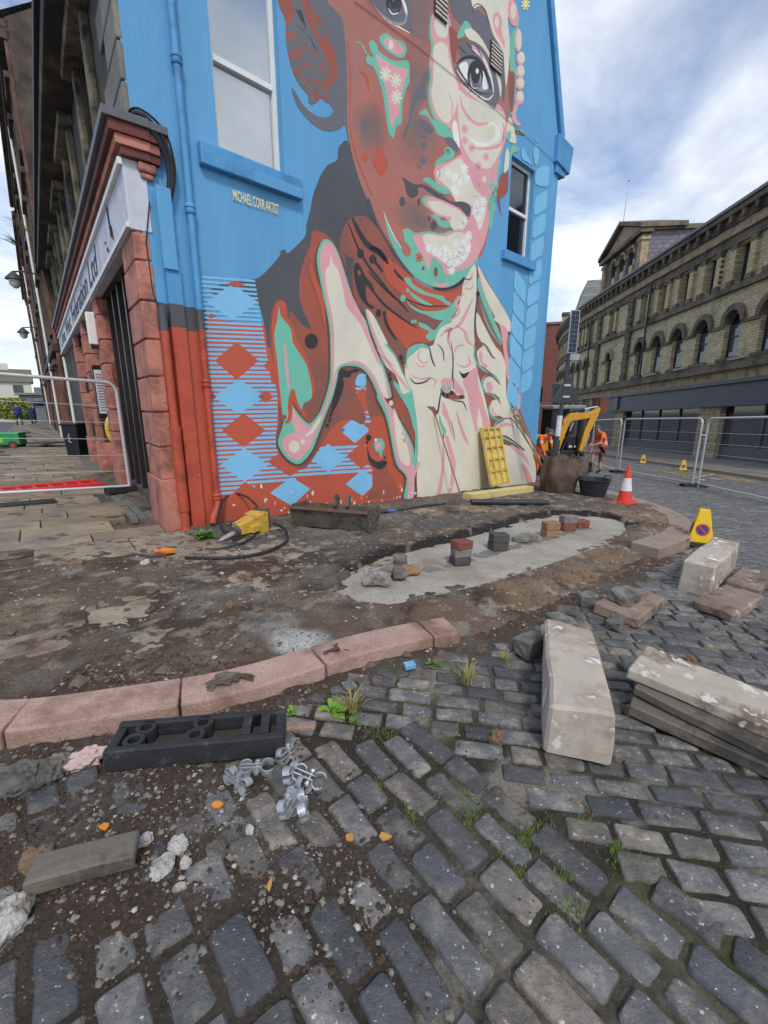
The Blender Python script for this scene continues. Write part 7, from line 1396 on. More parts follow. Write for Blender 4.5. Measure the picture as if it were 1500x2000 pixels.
def no_wait_cone(label, p, rz, H_=0.46):
    t = thing('no_parking_cone', label, 'cone', p, 'yellow no-parking cones'); k = H_ / 0.46
    def q(x, y, z): c, s_ = math.cos(rz), math.sin(rz); return (p.x + k * (x * c - y * s_), p.y + k * (x * s_ + y * c), p.z + k * z)
    mb = MB(); mb.hexa([q(x, y, 0) for x, y in ((-.17, -.17), (.17, -.17), (.17, .17), (-.17, .17))] + [q(x, y, 0.05) for x, y in ((-.16, -.16), (.16, -.16), (.16, .16), (-.16, .16))]); mb.build('base', M_rub, t, bevel=0.008)
    f = lambda z: 0.135 + (0.055 - 0.135) * (z - 0.05) / 0.41
    mb = MB(); mb.hexa([q(x * f(z), y * f(z), z) for z in (0.05, 0.46) for x, y in ((-1, -1), (1, -1), (1, 1), (-1, 1))]); mb.build('body', M_yel, t, bevel=0.006)
    for sd in range(4):
        a = sd * math.pi / 2; c2, s2 = math.cos(a), math.sin(a)
        def face(x, z, o): y = -f(z) - o; return q(x * c2 - y * s2, x * s2 + y * c2, z)
        n = 20; zc = 0.215
        def disc(r_, o): return MB().add([face(r_ * math.cos(2 * math.pi * i / n), zc + r_ * 1.0 * math.sin(2 * math.pi * i / n), o) for i in range(n)], [tuple(range(n))])
        d1 = disc(0.074, 0.004).build('roundel', M_signr, t); disc(0.059, 0.0055).build('roundel_field', M_signb, d1)
        u_ = 0.0085; MB().add([face(-0.052 - u_, zc + 0.052 - u_, 0.007), face(0.052 - u_, zc - 0.052 - u_, 0.007), face(0.052 + u_, zc - 0.052 + u_, 0.007), face(-0.052 + u_, zc + 0.052 + u_, 0.007)], [(0, 1, 2, 3)]).build('diagonal_bar', M_signr, d1)
    return t
no_wait_cone('yellow no-parking cone next to the long granite block, the largest', gpos(1365, 1062), -0.52, 0.50); p = gp0(1333, 920); no_wait_cone('yellow no-parking cone by the yellow road markings', p, -0.5); p = gp0(1255, 906); no_wait_cone('yellow no-parking cone farthest away along the opposite kerb', p, -0.45)
# digger bucket by the wall
M_steel = mat('muddy_steel', (106, 96, 82), rough=0.7, var=0.25, scale=8, bump=0.3, bscale=50, rgb2=(72, 64, 56), thr=(0.48, 0.62), scale2=5, metal=0.1)
p = gpos(650, 1038, .1); bk = thing('digging_bucket', 'muddy steel ditching bucket lying against the painted wall', 'digger bucket', p); ba, bb = G(572, 1028, .1), G(722, 1046, .1); dv_ = Vector((bb.x - ba.x, bb.y - ba.y, 0)); BL = dv_.length; bx_ = dv_.normalized(); by_ = Vector((-bx_.y, bx_.x, 0)); zb = p.z
prof = [(0.02, 0.0), (0.0, 0.10), (-0.03, 0.27), (0.0, 0.29), (0.05, 0.28), (0.34, 0.30), (0.42, 0.20), (0.40, 0.08), (0.30, 0.0)]
def bq(t, pt, o=0.0): return ba + bx_ * t + by_ * pt[0] + Vector((0, 0, pt[1] - ba.z + zb))
outer = [(0.02, 0.0), (-0.05, 0.25), (-0.02, 0.27)]; 
mb = MB(); mb.prism([bq(0.02, q) for q in ((0.03, 0.0), (-0.06, 0.26), (-0.035, 0.265), (0.055, 0.02), (0.25, 0.02), (0.36, 0.10), (0.38, 0.24), (0.40, 0.24), (0.385, 0.09), (0.26, 0.0))], bx_ * (BL - 0.04)); mb.build('shell', M_steel, bk)
for t_ in (0.0, BL - 0.025): mb = MB(); mb.prism([bq(t_, q) for q in ((0.02, -0.005), (-0.07, 0.265), (0.0, 0.30), (0.40, 0.27), (0.395, 0.09), (0.26, -0.005))], bx_ * 0.025); sp2 = mb.build('side_plate', M_steel, bk)
for (x, z) in ((0.05, 0.05), (0.12, 0.1), (0.05, 0.16), (0.16, 0.2), (0.28, 0.12), (0.28, 0.22)): mb = MB(); c0 = bq(BL, (x, z)); mb.tube([c0, c0 + bx_ * 0.006], 0.016, 8); mb.build('bolt_hole', mat('dark_hole', (34, 32, 30)), sp2)
mb = MB(); mb.prism([bq(0.0, q) for q in ((-0.085, 0.255), (-0.06, 0.29), (-0.045, 0.28), (-0.06, 0.25))], bx_ * BL); mb.build('cutting_edge', mat('rusty_edge', (92, 70, 54), rough=0.8, var=0.3, scale=12), bk)
for t_ in (BL * 0.42, BL * 0.58): mb = MB(); mb.prism([bq(t_, q) for q in ((0.30, 0.24), (0.34, 0.36), (0.40, 0.38), (0.44, 0.30), (0.42, 0.2))], bx_ * 0.04); mb.build('lug', M_steel, bk)
# hydraulic breaker with hoses
p = gpos(480, 1052, .1); hb = thing('hydraulic_breaker', 'yellow hydraulic breaker with steel chisel lying on the ground', 'breaker', p); ta, tb = gpos(428, 1060, .1), gpos(535, 1026, .1); d = (tb - ta); d.z = 0; L_ = d.length; d.normalize(); nr = Vector((-d.y, d.x, 0)); up = Vector((0, 0, 1)); z0 = p.z + 0.10
M_byel = mat('scuffed_yellow_paint', (206, 162, 62), rough=0.6, var=0.25, scale=12, rgb2=(96, 84, 66), thr=(0.54, 0.66), scale2=8)
hq = lambda x, y=0, z=0: ta + d * x + nr * y + Vector((0, 0, z0 - ta.z + z))
mb = MB(); mb.tube([hq(0.0, 0, -0.06), hq(0.05, 0, -0.055), hq(0.26, 0, -0.03)], [0.008, 0.028, 0.034], 10); mb.build('chisel', mat('bright_worn_steel', (190, 186, 180), rough=0.35, metal=0.7), hb, smooth=True)
mb = MB(); mb.tube([hq(0.24, 0, -0.03), hq(0.32, 0, -0.02)], [0.065, 0.07], 12); mb.build('nose', M_steel, hb, smooth=True)
mb = MB(); mb.hexa([hq(x, y, z) for x, s_ in ((0.30, 0.07), (0.62, 0.10)) for y, z in ((-s_, -s_), (s_, -s_), (s_, s_), (-s_, s_))]); mb.build('body', M_byel, hb, bevel=0.015)
mb = MB(); mb.hexa([hq(x, y, z) for x, s_ in ((0.58, 0.12), (0.74, 0.13)) for y, z in ((-s_, -s_), (s_, -s_), (s_, s_), (-s_, s_))]); mb.build('bracket', M_byel, hb, bevel=0.012)
mb = MB(); mb.box(hq(0.77, 0, 0.03), (0.05, 0.22, 0.26), math.atan2(d.y, d.x)); mb.build('top_plate', M_steel, hb, bevel=0.008)
mb = MB(); mb.box(hq(0.5, -0.10, -0.03), (0.14, 0.07, 0.09), math.atan2(d.y, d.x)); mb.build('valve', M_byel, hb, bevel=0.01)
def hose(name, label, pts, r_, m, dz=0.02, cat='hose'):
    P = []
    for q in pts: g = gpos(q[0], q[1], .1); P.append(Vector((g.x, g.y, g.z + dz + (q[2] if len(q) > 2 else 0))))
    F_ = []
    for i in range(len(P) - 1):
        a, b, c, e = P[max(i - 1, 0)], P[i], P[i + 1], P[min(i + 2, len(P) - 1)]
        for j in range(6): t = j / 6; F_.append(0.5 * (2 * b + (c - a) * t + (2 * a - 5 * b + 4 * c - e) * t * t + (3 * b - a - 3 * c + e) * t ** 3))
    F_.append(P[-1]); mb = MB(); mb.tube(F_, r_, 8); return tag(base_at(mb.build(name, m, smooth=True)), label, cat)
M_hose = mat('black_hose', (40, 40, 42), rough=0.55, var=0.2)
hose('hydraulic_hose', 'black hydraulic hose looping up behind the yellow breaker', ((520, 1030, .12), (490, 1020, .3), (455, 1018, .34), (432, 1030, .2), (435, 1045, .06), (470, 1052, .0), (455, 1060, 0)), 0.014, M_hose); hose('hydraulic_hose', 'black hydraulic hose curving in front of the yellow breaker', ((535, 1038, .08), (556, 1045, .05), (560, 1060), (530, 1078), (480, 1090), (420, 1093), (362, 1092)), 0.017, M_hose); hose('hydraulic_hose', 'short black hose with a bright coupling under the breaker', ((500, 1055, .03), (470, 1065), (430, 1072), (400, 1073)), 0.015, M_hose)
hose('water_pipe', 'dark green water pipe with blue fitting running past the bucket', ((735, 1005), (780, 1000), (830, 992), (870, 986)), 0.02, mat('dark_green_pipe', (48, 66, 66), rough=0.5), cat='pipe'); p = gpos(763, 1005, .1); mb = MB(); mb.tube([(p.x - .05, p.y, p.z + .03), (p.x + .07, p.y + .02, p.z + .03)], [0.03, 0.025], 10); tag(base_at(mb.build('pipe_fitting', mat('blue_fitting', (52, 100, 170), rough=0.5), smooth=True)), 'small blue pipe fitting beside the bucket', 'fitting')
# corrugated duct
ca_, cb_ = gpos(920, 990, .1), gpos(1070, 989, .1); n = 60; path = [ca_.lerp(cb_, k / n) + Vector((0, 0, 0.055)) for k in range(n + 1)]; mb = MB(); mb.tube(path, [0.05 + 0.006 * (k % 2) for k in range(n + 1)], 12); tag(base_at(mb.build('corrugated_pipe', mat('black_corrugated_plastic', (46, 46, 50), rough=0.5))), 'black corrugated pipe lying in front of the yellow board', 'pipe')
# timber beam and formwork panel
M_form = mat('yellow_formwork_ply', (214, 188, 104), rough=0.6, var=0.12, scale=6, rgb2=(176, 148, 84), thr=(0.52, 0.68), scale2=4); M_beam = mat('pale_yellow_board', (206, 190, 124), rough=0.65, var=0.14, scale=5, rgb2=(164, 146, 96), thr=(0.54, 0.68), scale2=3)
pa, pb = gpos(921, 980, .1), gpos(1042, 962, .1); d = pb - pa; mb = MB(); nr = Vector((-d.y, d.x, 0)).normalized() * 0.22; mb.hexa([pa + z for z in (Vector(), )] + [pb, pb + nr, pa + nr] + [q + Vector((0, 0, 0.13)) for q in (pa, pb, pb + nr, pa + nr)]); tag(base_at(mb.build('timber_board', M_beam, bevel=0.008)), 'pale yellow boxed board lying along the foot of the wall', 'board')
s_a = 6.45; fpn = thing('formwork_panel', 'yellow ribbed formwork panel leaning against the wall', 'formwork panel', W(6.8, gz(*W(6.8, 0).xy) + 0.1, 0.3))
zf = gz(*W(6.8, 0).xy) + 0.26
def fq(x, z, o=0.0): return W(6.42 + x - 0.10 * z, zf + z, 0.34 - 0.26 * z / 1.25 + o)
def fbar(x0, x1, z0, z1, o0, o1): return MB().hexa([fq(x0, z0, o0), fq(x1, z0, o0), fq(x1, z0, o1), fq(x0, z0, o1), fq(x0, z1, o0), fq(x1, z1, o0), fq(x1, z1, o1), fq(x0, z1, o1)])
fbar(0, 0.72, 0, 1.25, 0.0, 0.02).build('plywood_face', M_form, fpn)
for x in (0, 0.22, 0.46, 0.68): fbar(x, x + 0.04, 0, 1.25, 0.021, 0.07).build('upright_rib', M_form, fpn)
for z in (0.0, 0.3, 0.56, 0.82, 1.04, 1.21): fbar(0.002, 0.718, z, z + 0.035, 0.022, 0.064).build('cross_rib', mat('dirty_formwork_rib', (190, 158, 80), rough=0.7, var=0.2), fpn)
# tools leaning on the wall
def tool(name, label, s0, s1, zt, head, o0=0.75, m=None):
    b = W(s0, 0, o0); zb = ground_z(b.x, b.y); b = Vector((b.x, b.y, zb + 0.05)); t_ = W(s1, zt, 0.06); t = thing(name, label, 'tool', b); mb = MB(); mb.tube([b, t_], 0.016, 7); mb.build('handle', m or mat('ash_handle', (160, 130, 92), rough=0.6), t, smooth=True)
    if head == 'broom':
        mb = MB(); mb.box(b + Vector((0, 0, -0.0)), (0.32, 0.07, 0.05), R(40)); mb.build('head', mat('broom_wood', (188, 140, 88), rough=0.7), t); mb = MB(); mb.box(b + Vector((0, 0, -0.05)), (0.30, 0.06, 0.07), R(40)); mb.build('bristles', mat('orange_bristle', (190, 120, 60), rough=0.9), t)
    elif head == 'shovel':
        mb = MB(); u_ = (t_ - b).normalized(); sd = u_.cross(Vector((WN.x, WN.y, 0))).normalized(); f_ = sd.cross(u_)
        V = [b + sd * x + u_ * z + f_ * (0.03 * (1 - abs(x) / 0.12)) for z in (-0.05, 0.12, 0.26) for x in (-0.12, 0, 0.12)]; mb.add(V, [(0, 1, 4, 3), (1, 2, 5, 4), (3, 4, 7, 6), (4, 5, 8, 7)]); mb.build('blade', M_steel, t)
    elif head == 'rake':
        mb = MB(); mb.box(b, (0.4, 0.03, 0.03), R(50)); mb.build('head', M_steel, t)
        for k in range(7): mb = MB(); q = b + Vector((math.cos(R(50)), math.sin(R(50)), 0)) * (-0.18 + 0.06 * k); mb.tube([q, q + Vector((0.02, -0.02, -0.06))], 0.006, 5); mb.build('tine', M_steel, t)
tool('broom', 'broom leaning alone against the cream part of the wall', 5.35, 4.85, 1.3, 'none', 0.35); tool('shovel', 'shovel leaning at the right end of the wall, first of the bundle', 8.45, 7.55, 1.42, 'shovel'); tool('broom', 'wooden-headed broom in the bundle of tools at the wall end', 8.35, 7.75, 1.45, 'broom', 0.8); tool('rake', 'rake in the bundle of tools nearest the digger', 8.7, 7.9, 1.15, 'rake', 0.85, mat('grey_handle', (110, 104, 96), rough=0.6)); tool('broom', 'second broom at the outer side of the tool bundle', 8.75, 7.65, 1.25, 'broom', 0.95, MATS['grey_handle'])
# rubber tub
p = gpos(1157, 970, .1); tb_ = thing('rubber_tub', 'black rubber mixing tub beside the brown sack', 'tub', p); mb = MB(); mb.lathe([(0.24, 0.0), (0.32, 0.36), (0.345, 0.37), (0.345, 0.385), (0.305, 0.38), (0.23, 0.03)], p, 24); mb.build('body', mat('tub_rubber', (40, 42, 46), rough=0.6, var=0.3, scale=8, rgb2=(110, 110, 108), thr=(0.6, 0.7), scale2=5), tb_, smooth=True)
for a in (0.3, 3.44): mb = MB(); c0 = p + Vector((0.35 * math.cos(a), 0.35 * math.sin(a), 0.36)); w_ = Vector((-math.sin(a), math.cos(a), 0)); mb.tube([c0 - w_ * 0.1, c0 - w_ * 0.08 + Vector((0, 0, 0.07)), c0 + w_ * 0.08 + Vector((0, 0, 0.07)), c0 + w_ * 0.1], 0.014, 7); mb.build('handle', MATS['tub_rubber'], tb_)
# big brown sack: draped cloth bag
p = gpos(1089, 962, .1); bag = thing('builders_sack', 'big slumped brown canvas sack in front of the digger', 'sack', p); bm = bmesh.new(); n, m_ = 56, 26
V = []
for i in range(m_ + 1):
    t = i / m_; z = 0.82 * t; rr_ = 0.34 + 0.07 * math.sin(math.pi * t) - 0.05 * t
    for k in range(n):
        a = 2 * math.pi * k / n; sq = 1 / max(abs(math.cos(a)), abs(math.sin(a))) ** 0.3
        f = 1 + 0.19 * (1 - t * 0.4) * mn.noise(Vector((math.cos(a) * 2.2, math.sin(a) * 2.2, t * 1.2))) * 2 + 0.05 * math.sin(a * 9 + 3 * t + 2 * mn.noise(Vector((a, t * 3, 0)))) * (0.3 + t)
        V.append((p.x + rr_ * sq * f * math.cos(a) * 1.0, p.y + rr_ * sq * f * math.sin(a) * 0.85, p.z - 0.02 + z + 0.09 * t * mn.noise(Vector((math.cos(a) * 1.5, math.sin(a) * 1.5, 4)))))
mb = MB(); top0 = m_ * n; V += [(p.x + (x - p.x) * 0.8, p.y + (y - p.y) * 0.8, z - 0.12) for x, y, z in V[top0:top0 + n]]; V.append((p.x, p.y, p.z + 0.6)); F = [(i * n + k, i * n + (k + 1) % n, (i + 1) * n + (k + 1) % n, (i + 1) * n + k) for i in range(m_ + 1) for k in range(n)] + [((m_ + 1) * n + k, (m_ + 1) * n + (k + 1) % n, (m_ + 2) * n) for k in range(n)]
M_sack = mat('brown_canvas', (92, 76, 62), rough=0.9, var=0.25, scale=4, bump=0.25, bscale=35, rgb2=(66, 54, 46), thr=(0.48, 0.64), scale2=2.4)
mb.add(V, F); mb.build('cloth', M_sack, bag, smooth=True)
# sign post: pole with solar panel and back of a triangular sign
sp0 = Vector((4.30, 11.15, 0)); sp0.z = gz(sp0.x, sp0.y); spt = thing('sign_post', 'dark post carrying a solar panel and a triangular road sign', 'sign post', sp0); M_post = mat('dark_grey_post', (62, 66, 70), rough=0.5, metal=0.2)
mb = MB(); mb.tube([sp0, sp0 + Vector((0.03, 0, 1.25))], 0.085, 12); mb.build('base_sleeve', M_post, spt, smooth=True)
mb = MB(); mb.tube([sp0 + Vector((0.03, 0, 1.25)), sp0 + Vector((0.14, 0, 3.35))], 0.05, 12); mb.build('pole', M_post, spt, smooth=True)
mb = MB(); mb.tube([sp0 + Vector((0.04, 0, 1.35)), sp0 + Vector((0.055, 0, 1.85))], 0.065, 12); mb.build('white_wrap', mat('white_plastic_wrap', (206, 208, 206), rough=0.5), spt, smooth=True)
tp = sp0 + Vector((0.14, -0.08, 2.45)); mb = MB(); mb.prism([tp + Vector((-0.36, 0, -0.28)), tp + Vector((0.36, 0.06, -0.28)), tp + Vector((0.02, 0.03, 0.40))], (0.0, 0.03, 0.0)); sg = mb.build('triangular_sign', mat('sign_back_grey', (52, 54, 58), rough=0.5), spt)
for dz in (-0.15, 0.12): mb = MB(); mb.box(tp + Vector((0.0, 0.04, dz)), (0.16, 0.07, 0.05)); mb.build('bracket', M_galv, sg)
tp = sp0 + Vector((0.17, -0.06, 3.78)); sol = MB().box(tp, (0.22, 0.03, 0.95), 0.1).build('solar_panel', mat('panel_frame', (170, 174, 178), rough=0.4, metal=0.4), spt)
for i in range(2):
    for j in range(9): mb = MB(); mb.box(tp + Vector((-0.048 + i * 0.096, -0.018 - 0.005 + 0.01 * (i - .5), -0.41 + j * 0.1025)), (0.085, 0.008, 0.092), 0.1); mb.build('solar_cell', mat('solar_cell_blue', (22, 28, 44), rough=0.2, bump=0), sol)
mb = MB(); mb.box(sp0 + Vector((0.25, 0.0, 3.22)), (0.22, 0.14, 0.14)); mb.build('control_box', mat('grey_box', (150, 156, 160), rough=0.5), spt)
# red plastic barrier lying on the left pavement
ra, rb2 = gpos(0, 960, .1), gpos(195, 948, .1); ra = rb2 + (ra - rb2).normalized() * 2.0; d = (ra - rb2).normalized(); nr = Vector((-d.y, d.x, 0)); bt = thing('barrier', 'red plastic pedestrian barrier lying flat behind the left fence', 'barrier', rb2); M_redpl = mat('red_barrier_plastic', (208, 44, 48), rough=0.45, var=0.1)
bq2 = lambda x, y, z: rb2 + d * x + nr * y + Vector((0, 0, z))
def bbx(x0, x1, y0, y1, z0, z1): return MB().hexa([bq2(x, y, z) for z in (z0, z1) for x, y in ((x0, y0), (x1, y0), (x1, y1), (x0, y1))])
for y0, y1 in ((-0.32, -0.22), (0.22, 0.32)): bbx(0, 2.0, y0, y1, 0.01, 0.11).build('rail', M_redpl, bt, bevel=0.015)
for k in range(9): bbx(0.06 + k * 0.225, 0.12 + k * 0.225, -0.221, 0.221, 0.03, 0.09).build('slat', M_redpl, bt)
bbx(0.05, 0.65, -0.46, -0.33, 0.0, 0.09).build('foot', M_rub, bt, bevel=0.01)
p = gpos(45, 985, .1); rubber_foot('rubber_block', 'black rubber fence foot lying flat on the flagstones at far left', (p.x, p.y, p.z), 0.75, 0.8, 0.24, 0.10, detail=False)
# street clutter down the side street
p = gpos(153, 889, .1); bn = thing('litter_bin', 'black bin with a white scrawl beside the shopfront', 'bin', p); mb = MB(); mb.hexa([p + Vector((x * s_, y * s_, z)) for z, s_ in ((0, 0.2), (0.95, 0.24)) for x, y in ((-1, -1), (1, -1), (1, 1), (-1, 1))]); mb.build('body', mat('black_bin_plastic', (26, 28, 32), rough=0.4), bn, bevel=0.02); mb = MB(); mb.box(p + Vector((0, 0, 0.98)), (0.54, 0.54, 0.06)); mb.build('lid', MATS['black_bin_plastic'], bn, bevel=0.015)
q = p + Vector((-0.06, -0.245, 0.55)); mb = MB(); mb.tube([q + Vector((.05, -.0, .14)), q + Vector((.0, -.0, .05)), q + Vector((.07, -.0, .03)), q + Vector((.0, -.0, -.08)), q + Vector((.09, -.0, -.12))], 0.012, 5); mb.build('scrawl', M_cwhite, bn)
p = gpos(14, 873, .1); gc = thing('green_cart', 'low green box cart with red-hubbed wheels behind the left fence', 'cart', p); M_gpl = mat('bright_green_panel', (42, 150, 84), rough=0.45); ux = LD; uy = LN
hq2 = lambda x, y, z: p + Vector((math.cos(.35), math.sin(.35), 0)) * x + Vector((-math.sin(.35), math.cos(.35), 0)) * y + Vector((0, 0, z))
mb = MB(); mb.hexa([hq2(x, y, z) for z in (0.14, 0.58) for x, y in ((-1.0, 0), (0.4, 0), (0.4, 0.7), (-1.0, 0.7))]); mb.build('box', M_gpl, gc, bevel=0.03)
mb = MB(); mb.hexa([hq2(x, y, z) for z in (0.24, 0.38) for x, y in ((-1.0, -0.006), (-0.1, -0.006), (-0.1, 0.0), (-1.0, 0.0))]); mb.build('lime_stripe', mat('lime_green', (140, 206, 60), rough=0.5), gc)
for x in (0.2, -0.8):
    for y in (-0.03, 0.73):
        mb = MB(); mb.tube([hq2(x, y - 0.03, 0.14), hq2(x, y + 0.03, 0.14)], 0.14, 14); w = mb.build('wheel', M_rub, gc); mb = MB(); mb.tube([hq2(x, y - 0.035, 0.14), hq2(x, y + 0.035, 0.14)], 0.08, 12); mb.build('hub', mat('red_hub', (170, 70, 60), rough=0.6), w)
for k, (u, v, sz, lab) in enumerate(((36, 851, (1.0, 0.8), 'flat board lying on the pavement beyond the green cart'), (90, 871, (1.3, 0.9), 'dark curled mat on the pavement near the shopfront'), (76, 833, (1.3, 0.9), 'flat sheet lying farthest down the pavement'))):
    p = gpos(u, v, .1); stone('ground_board', lab, 'board', (p.x, p.y, p.z + 0.1), (sz[0], sz[1], 0.04), 0.6 + k, (0.03, 0.02), mat('dark_board', (70, 66, 60), rough=0.8), 0.01, 0.005, 200 + k)
p = gpos(86, 837, .1); cab = thing('utility_cabinet', 'slim grey utility cabinet against the tenement wall', 'cabinet', p); mb = MB(); mb.box(p + Vector((0, 0, 0.75)), (0.6, 0.5, 1.5), -LTH); mb.build('body', mat('grey_cabinet', (120, 128, 132), rough=0.5), cab, bevel=0.02); mb = MB(); mb.box(p + Vector((0, 0, 1.53)), (0.66, 0.56, 0.06), -LTH); mb.build('lid', MATS['grey_cabinet'], cab); mb = MB(); mb.box(p + Vector((0.03, -0.26, 0.95)), (0.3, 0.03, 0.4), -LTH); mb.build('poster', mat('green_poster', (140, 180, 110), rough=0.7), cab)
def car(label, p, rz, col):
    t = thing('parked_car', label, 'car', p, 'cars parked down the side street'); c, s_ = math.cos(rz), math.sin(rz); q = lambda x, y, z: (p.x + x * c - y * s_, p.y + x * s_ + y * c, p.z + z); m = mat('car_paint_' + col[0], col[1], rough=0.25, var=0.05, bump=0, metal=0.3)
    prof = [(-2.05, 0.30), (-2.1, 0.62), (-1.95, 0.86), (-1.0, 0.95), (-0.45, 1.42), (0.95, 1.45), (1.65, 0.98), (2.05, 0.9), (2.1, 0.55), (2.05, 0.30)]
    MB().prism([q(x, -0.85, z) for x, z in prof], Vector(q(0, 0.85, 0)) - Vector(q(0, -0.85, 0))).build('body', m, t, bevel=0.06)
    for sy in (-1, 1):
        for x0, x1 in (((-0.75, 0.94), (-0.38, 1.36)), ((0.1, 0.94), (0.1, 1.38))): pass
        MB().add([q(x, sy * 0.856, z) for x, z in ((-0.85, 0.98), (0.1, 0.98), (0.1, 1.36), (-0.42, 1.36))], [(0, 1, 2, 3)]).build('side_window', M_gdark, t); MB().add([q(x, sy * 0.856, z) for x, z in ((0.18, 0.98), (1.45, 0.98), (0.95, 1.38), (0.18, 1.36))], [(0, 1, 2, 3)]).build('side_window', M_gdark, t)
        for x in (-1.3, 1.3):
            mb = MB(); mb.tube([q(x, sy * 0.68, 0.31), q(x, sy * 0.88, 0.31)], 0.31, 16); w = mb.build('wheel', M_rub, t); mb = MB(); mb.tube([q(x, sy * 0.8, 0.31), q(x, sy * 0.89, 0.31)], 0.19, 12); mb.build('rim', M_galv, w)
        mb = MB(); mb.ell(q(-2.04, sy * 0.6, 0.72), (0.08, 0.17, 0.09)); mb.build('headlight', M_cwhite, t, smooth=True)
    MB().add([q(x, y, z) for x, y, z in ((-1.02, -0.72, 0.97), (-1.02, 0.72, 0.97), (-0.47, 0.64, 1.40), (-0.47, -0.64, 1.40))], [(0, 1, 2, 3)]).build('windscreen', M_gdark, t)
for s_, o, lab, col in ((16.5, 3.95, 'dark parked car nearest on the side street, cut by the left edge', ('black', (30, 32, 36))), (22.0, 4.0, 'silver-grey parked car behind the dark one', ('silver', (120, 126, 132))), (27.5, 4.0, 'dark parked car farthest down the side street', ('graphite', (46, 48, 54)))):
    c = LF(s_, 0, o); car(lab, Vector((c.x, c.y, gz(c.x, c.y))), math.atan2(-LD.y, -LD.x) + math.pi, col)
c = LF(30, 0, 3.3); lp = thing('lamp_post', 'black lamp post at the kerb of the side street, far left', 'lamp post', Vector((c.x, c.y, gz(c.x, c.y)))); mb = MB(); mb.tube([(c.x, c.y, 0), (c.x, c.y, 6)], [0.11, 0.06], 10); mb.build('column', M_post, lp); mb = MB(); mb.lathe([(0.05, 0.5), (0.3, 0.2), (0.32, 0.1), (0.1, -0.2)], (c.x, c.y, 6), 10); mb.build('lantern', M_post, lp)
# ------------------------------------------------------------------ weeds, moss, gravel
M_leaf = mat('weed_leaf', (88, 128, 46), rough=0.55, var=0.3, scale=30)
def broadleaf(label, p, n, ln, seed, m=None, flowers=0):
    r_ = random.Random(seed); t = thing('weed', label, 'weed', p); mb = MB()
    for k in range(n):
        a = r_.uniform(0, 6.28); el = r_.uniform(0.25, 1.2); L_ = ln * r_.uniform(0.6, 1.15); d = Vector((math.cos(a) * math.cos(el), math.sin(a) * math.cos(el), math.sin(el))); sd = Vector((-math.sin(a), math.cos(a), 0)); q0 = Vector(p) + Vector((r_.uniform(-.3, .3), r_.uniform(-.3, .3), 0)) * ln; w_ = L_ * r_.uniform(0.24, 0.36); bend = Vector((0, 0, -L_ * 0.25))
        q1 = q0 + d * L_ * 0.45; q2 = q0 + d * L_ * 0.75 + bend * 0.4; q3 = q0 + d * L_ + bend
        mb.add([q0, q1 - sd * w_ * 0.8, q1 + Vector((0, 0, -.01)), q1 + sd * w_ * 0.8, q2 - sd * w_ * 0.7, q2, q2 + sd * w_ * 0.7, q3], [(0, 1, 2), (0, 2, 3), (1, 4, 5, 2), (2, 5, 6, 3), (4, 7, 5), (5, 7, 6)])
    mb.build('leaves', m or M_leaf, t)
    mb = MB()
    for k in range(max(3, n // 5)): a = r_.uniform(0, 6.28); mb.tube([p, Vector(p) + Vector((math.cos(a) * .3, math.sin(a) * .3, 0.6)) * ln], 0.003, 4)
    mb.build('stems', mat('weed_stem', (120, 128, 70), rough=0.7), t); return t
broadleaf('leafy green weed at the foot of the drainpipes', gpos(400, 1052, .1), 46, 0.13, 3); broadleaf('bright broad-leaved weed growing at the joint of the kerb', gpos(648, 1392), 16, 0.10, 4, mat('bright_leaf', (116, 160, 54), rough=0.5, var=0.25, scale=30)); broadleaf('small green weed by the end of the pink stone strip', gpos(570, 1392), 10, 0.045, 6, MATS['bright_leaf']); broadleaf('small leafy weed below the end of the kerb', gpos(850, 1300), 14, 0.06, 7)
M_tuft = mat('tuft_grass', (150, 146, 72), rough=0.7, var=0.3, scale=20)
tuft('grass_tuft', 'tuft of yellowing grass beside the leafy kerb weed', gpos(690, 1390), 46, 0.17, M_tuft, 9, 0.9, 0.0022); tuft('grass_tuft', 'spiky grass tuft growing in the setts below the kerb end', gpos(910, 1335), 46, 0.20, M_tuft, 10, 1.1, 0.0022); tuft('grass_tuft', 'short grass tuft at the soil edge below the loose setts', gpos(985, 1290), 26, 0.10, M_tuft, 12, 1.0, 0.002); tuft('grass_tuft', 'green grass tuft in the sett joints left of the weeds', gpos(690, 1415), 60, 0.05, M_grass, 13, 1.0, 0.002); tuft('grass_tuft', 'green grass at the base of the corner pilaster', gpos(315, 985, .1), 40, 0.14, M_grass, 14, 0.8, 0.003)
rg = random.Random(12); mb = MB()
cl = [(730, 1530, 3), (800, 1590, 6), (890, 1550, 5), (905, 1570, 6), (920, 1590, 7), (905, 1635, 5), (1000, 1660, 5), (1030, 1625, 6), (1035, 1640, 7), (1060, 1610, 4), (1145, 1610, 6), (1205, 1650, 5), (1210, 1670, 5), (1105, 1710, 5), (1120, 1760, 5), (1130, 1775, 4), (1080, 1715, 4), (1230, 1780, 4), (1090, 1800, 4), (1110, 1830, 4), (1140, 1870, 4), (730, 1430, 5), (760, 1425, 5), (700, 1410, 4), (880, 1545, 4), (1010, 1700, 4)]
for u, v, n in cl:
    for j in range(n * 24):
        p = G(u + rg.gauss(0, 13), v + rg.gauss(0, 10)); p = Vector((p.x, p.y, gz(p.x, p.y) - 0.012)); a = rg.uniform(0, 6.28); L_ = rg.uniform(0.008, 0.024); d = Vector((math.cos(a) * .6, math.sin(a) * .6, 1)).normalized(); sd = Vector((-math.sin(a), math.cos(a), 0)) * 0.003; mb.add([p - sd, p + sd, p + d * L_], [(0, 1, 2)])
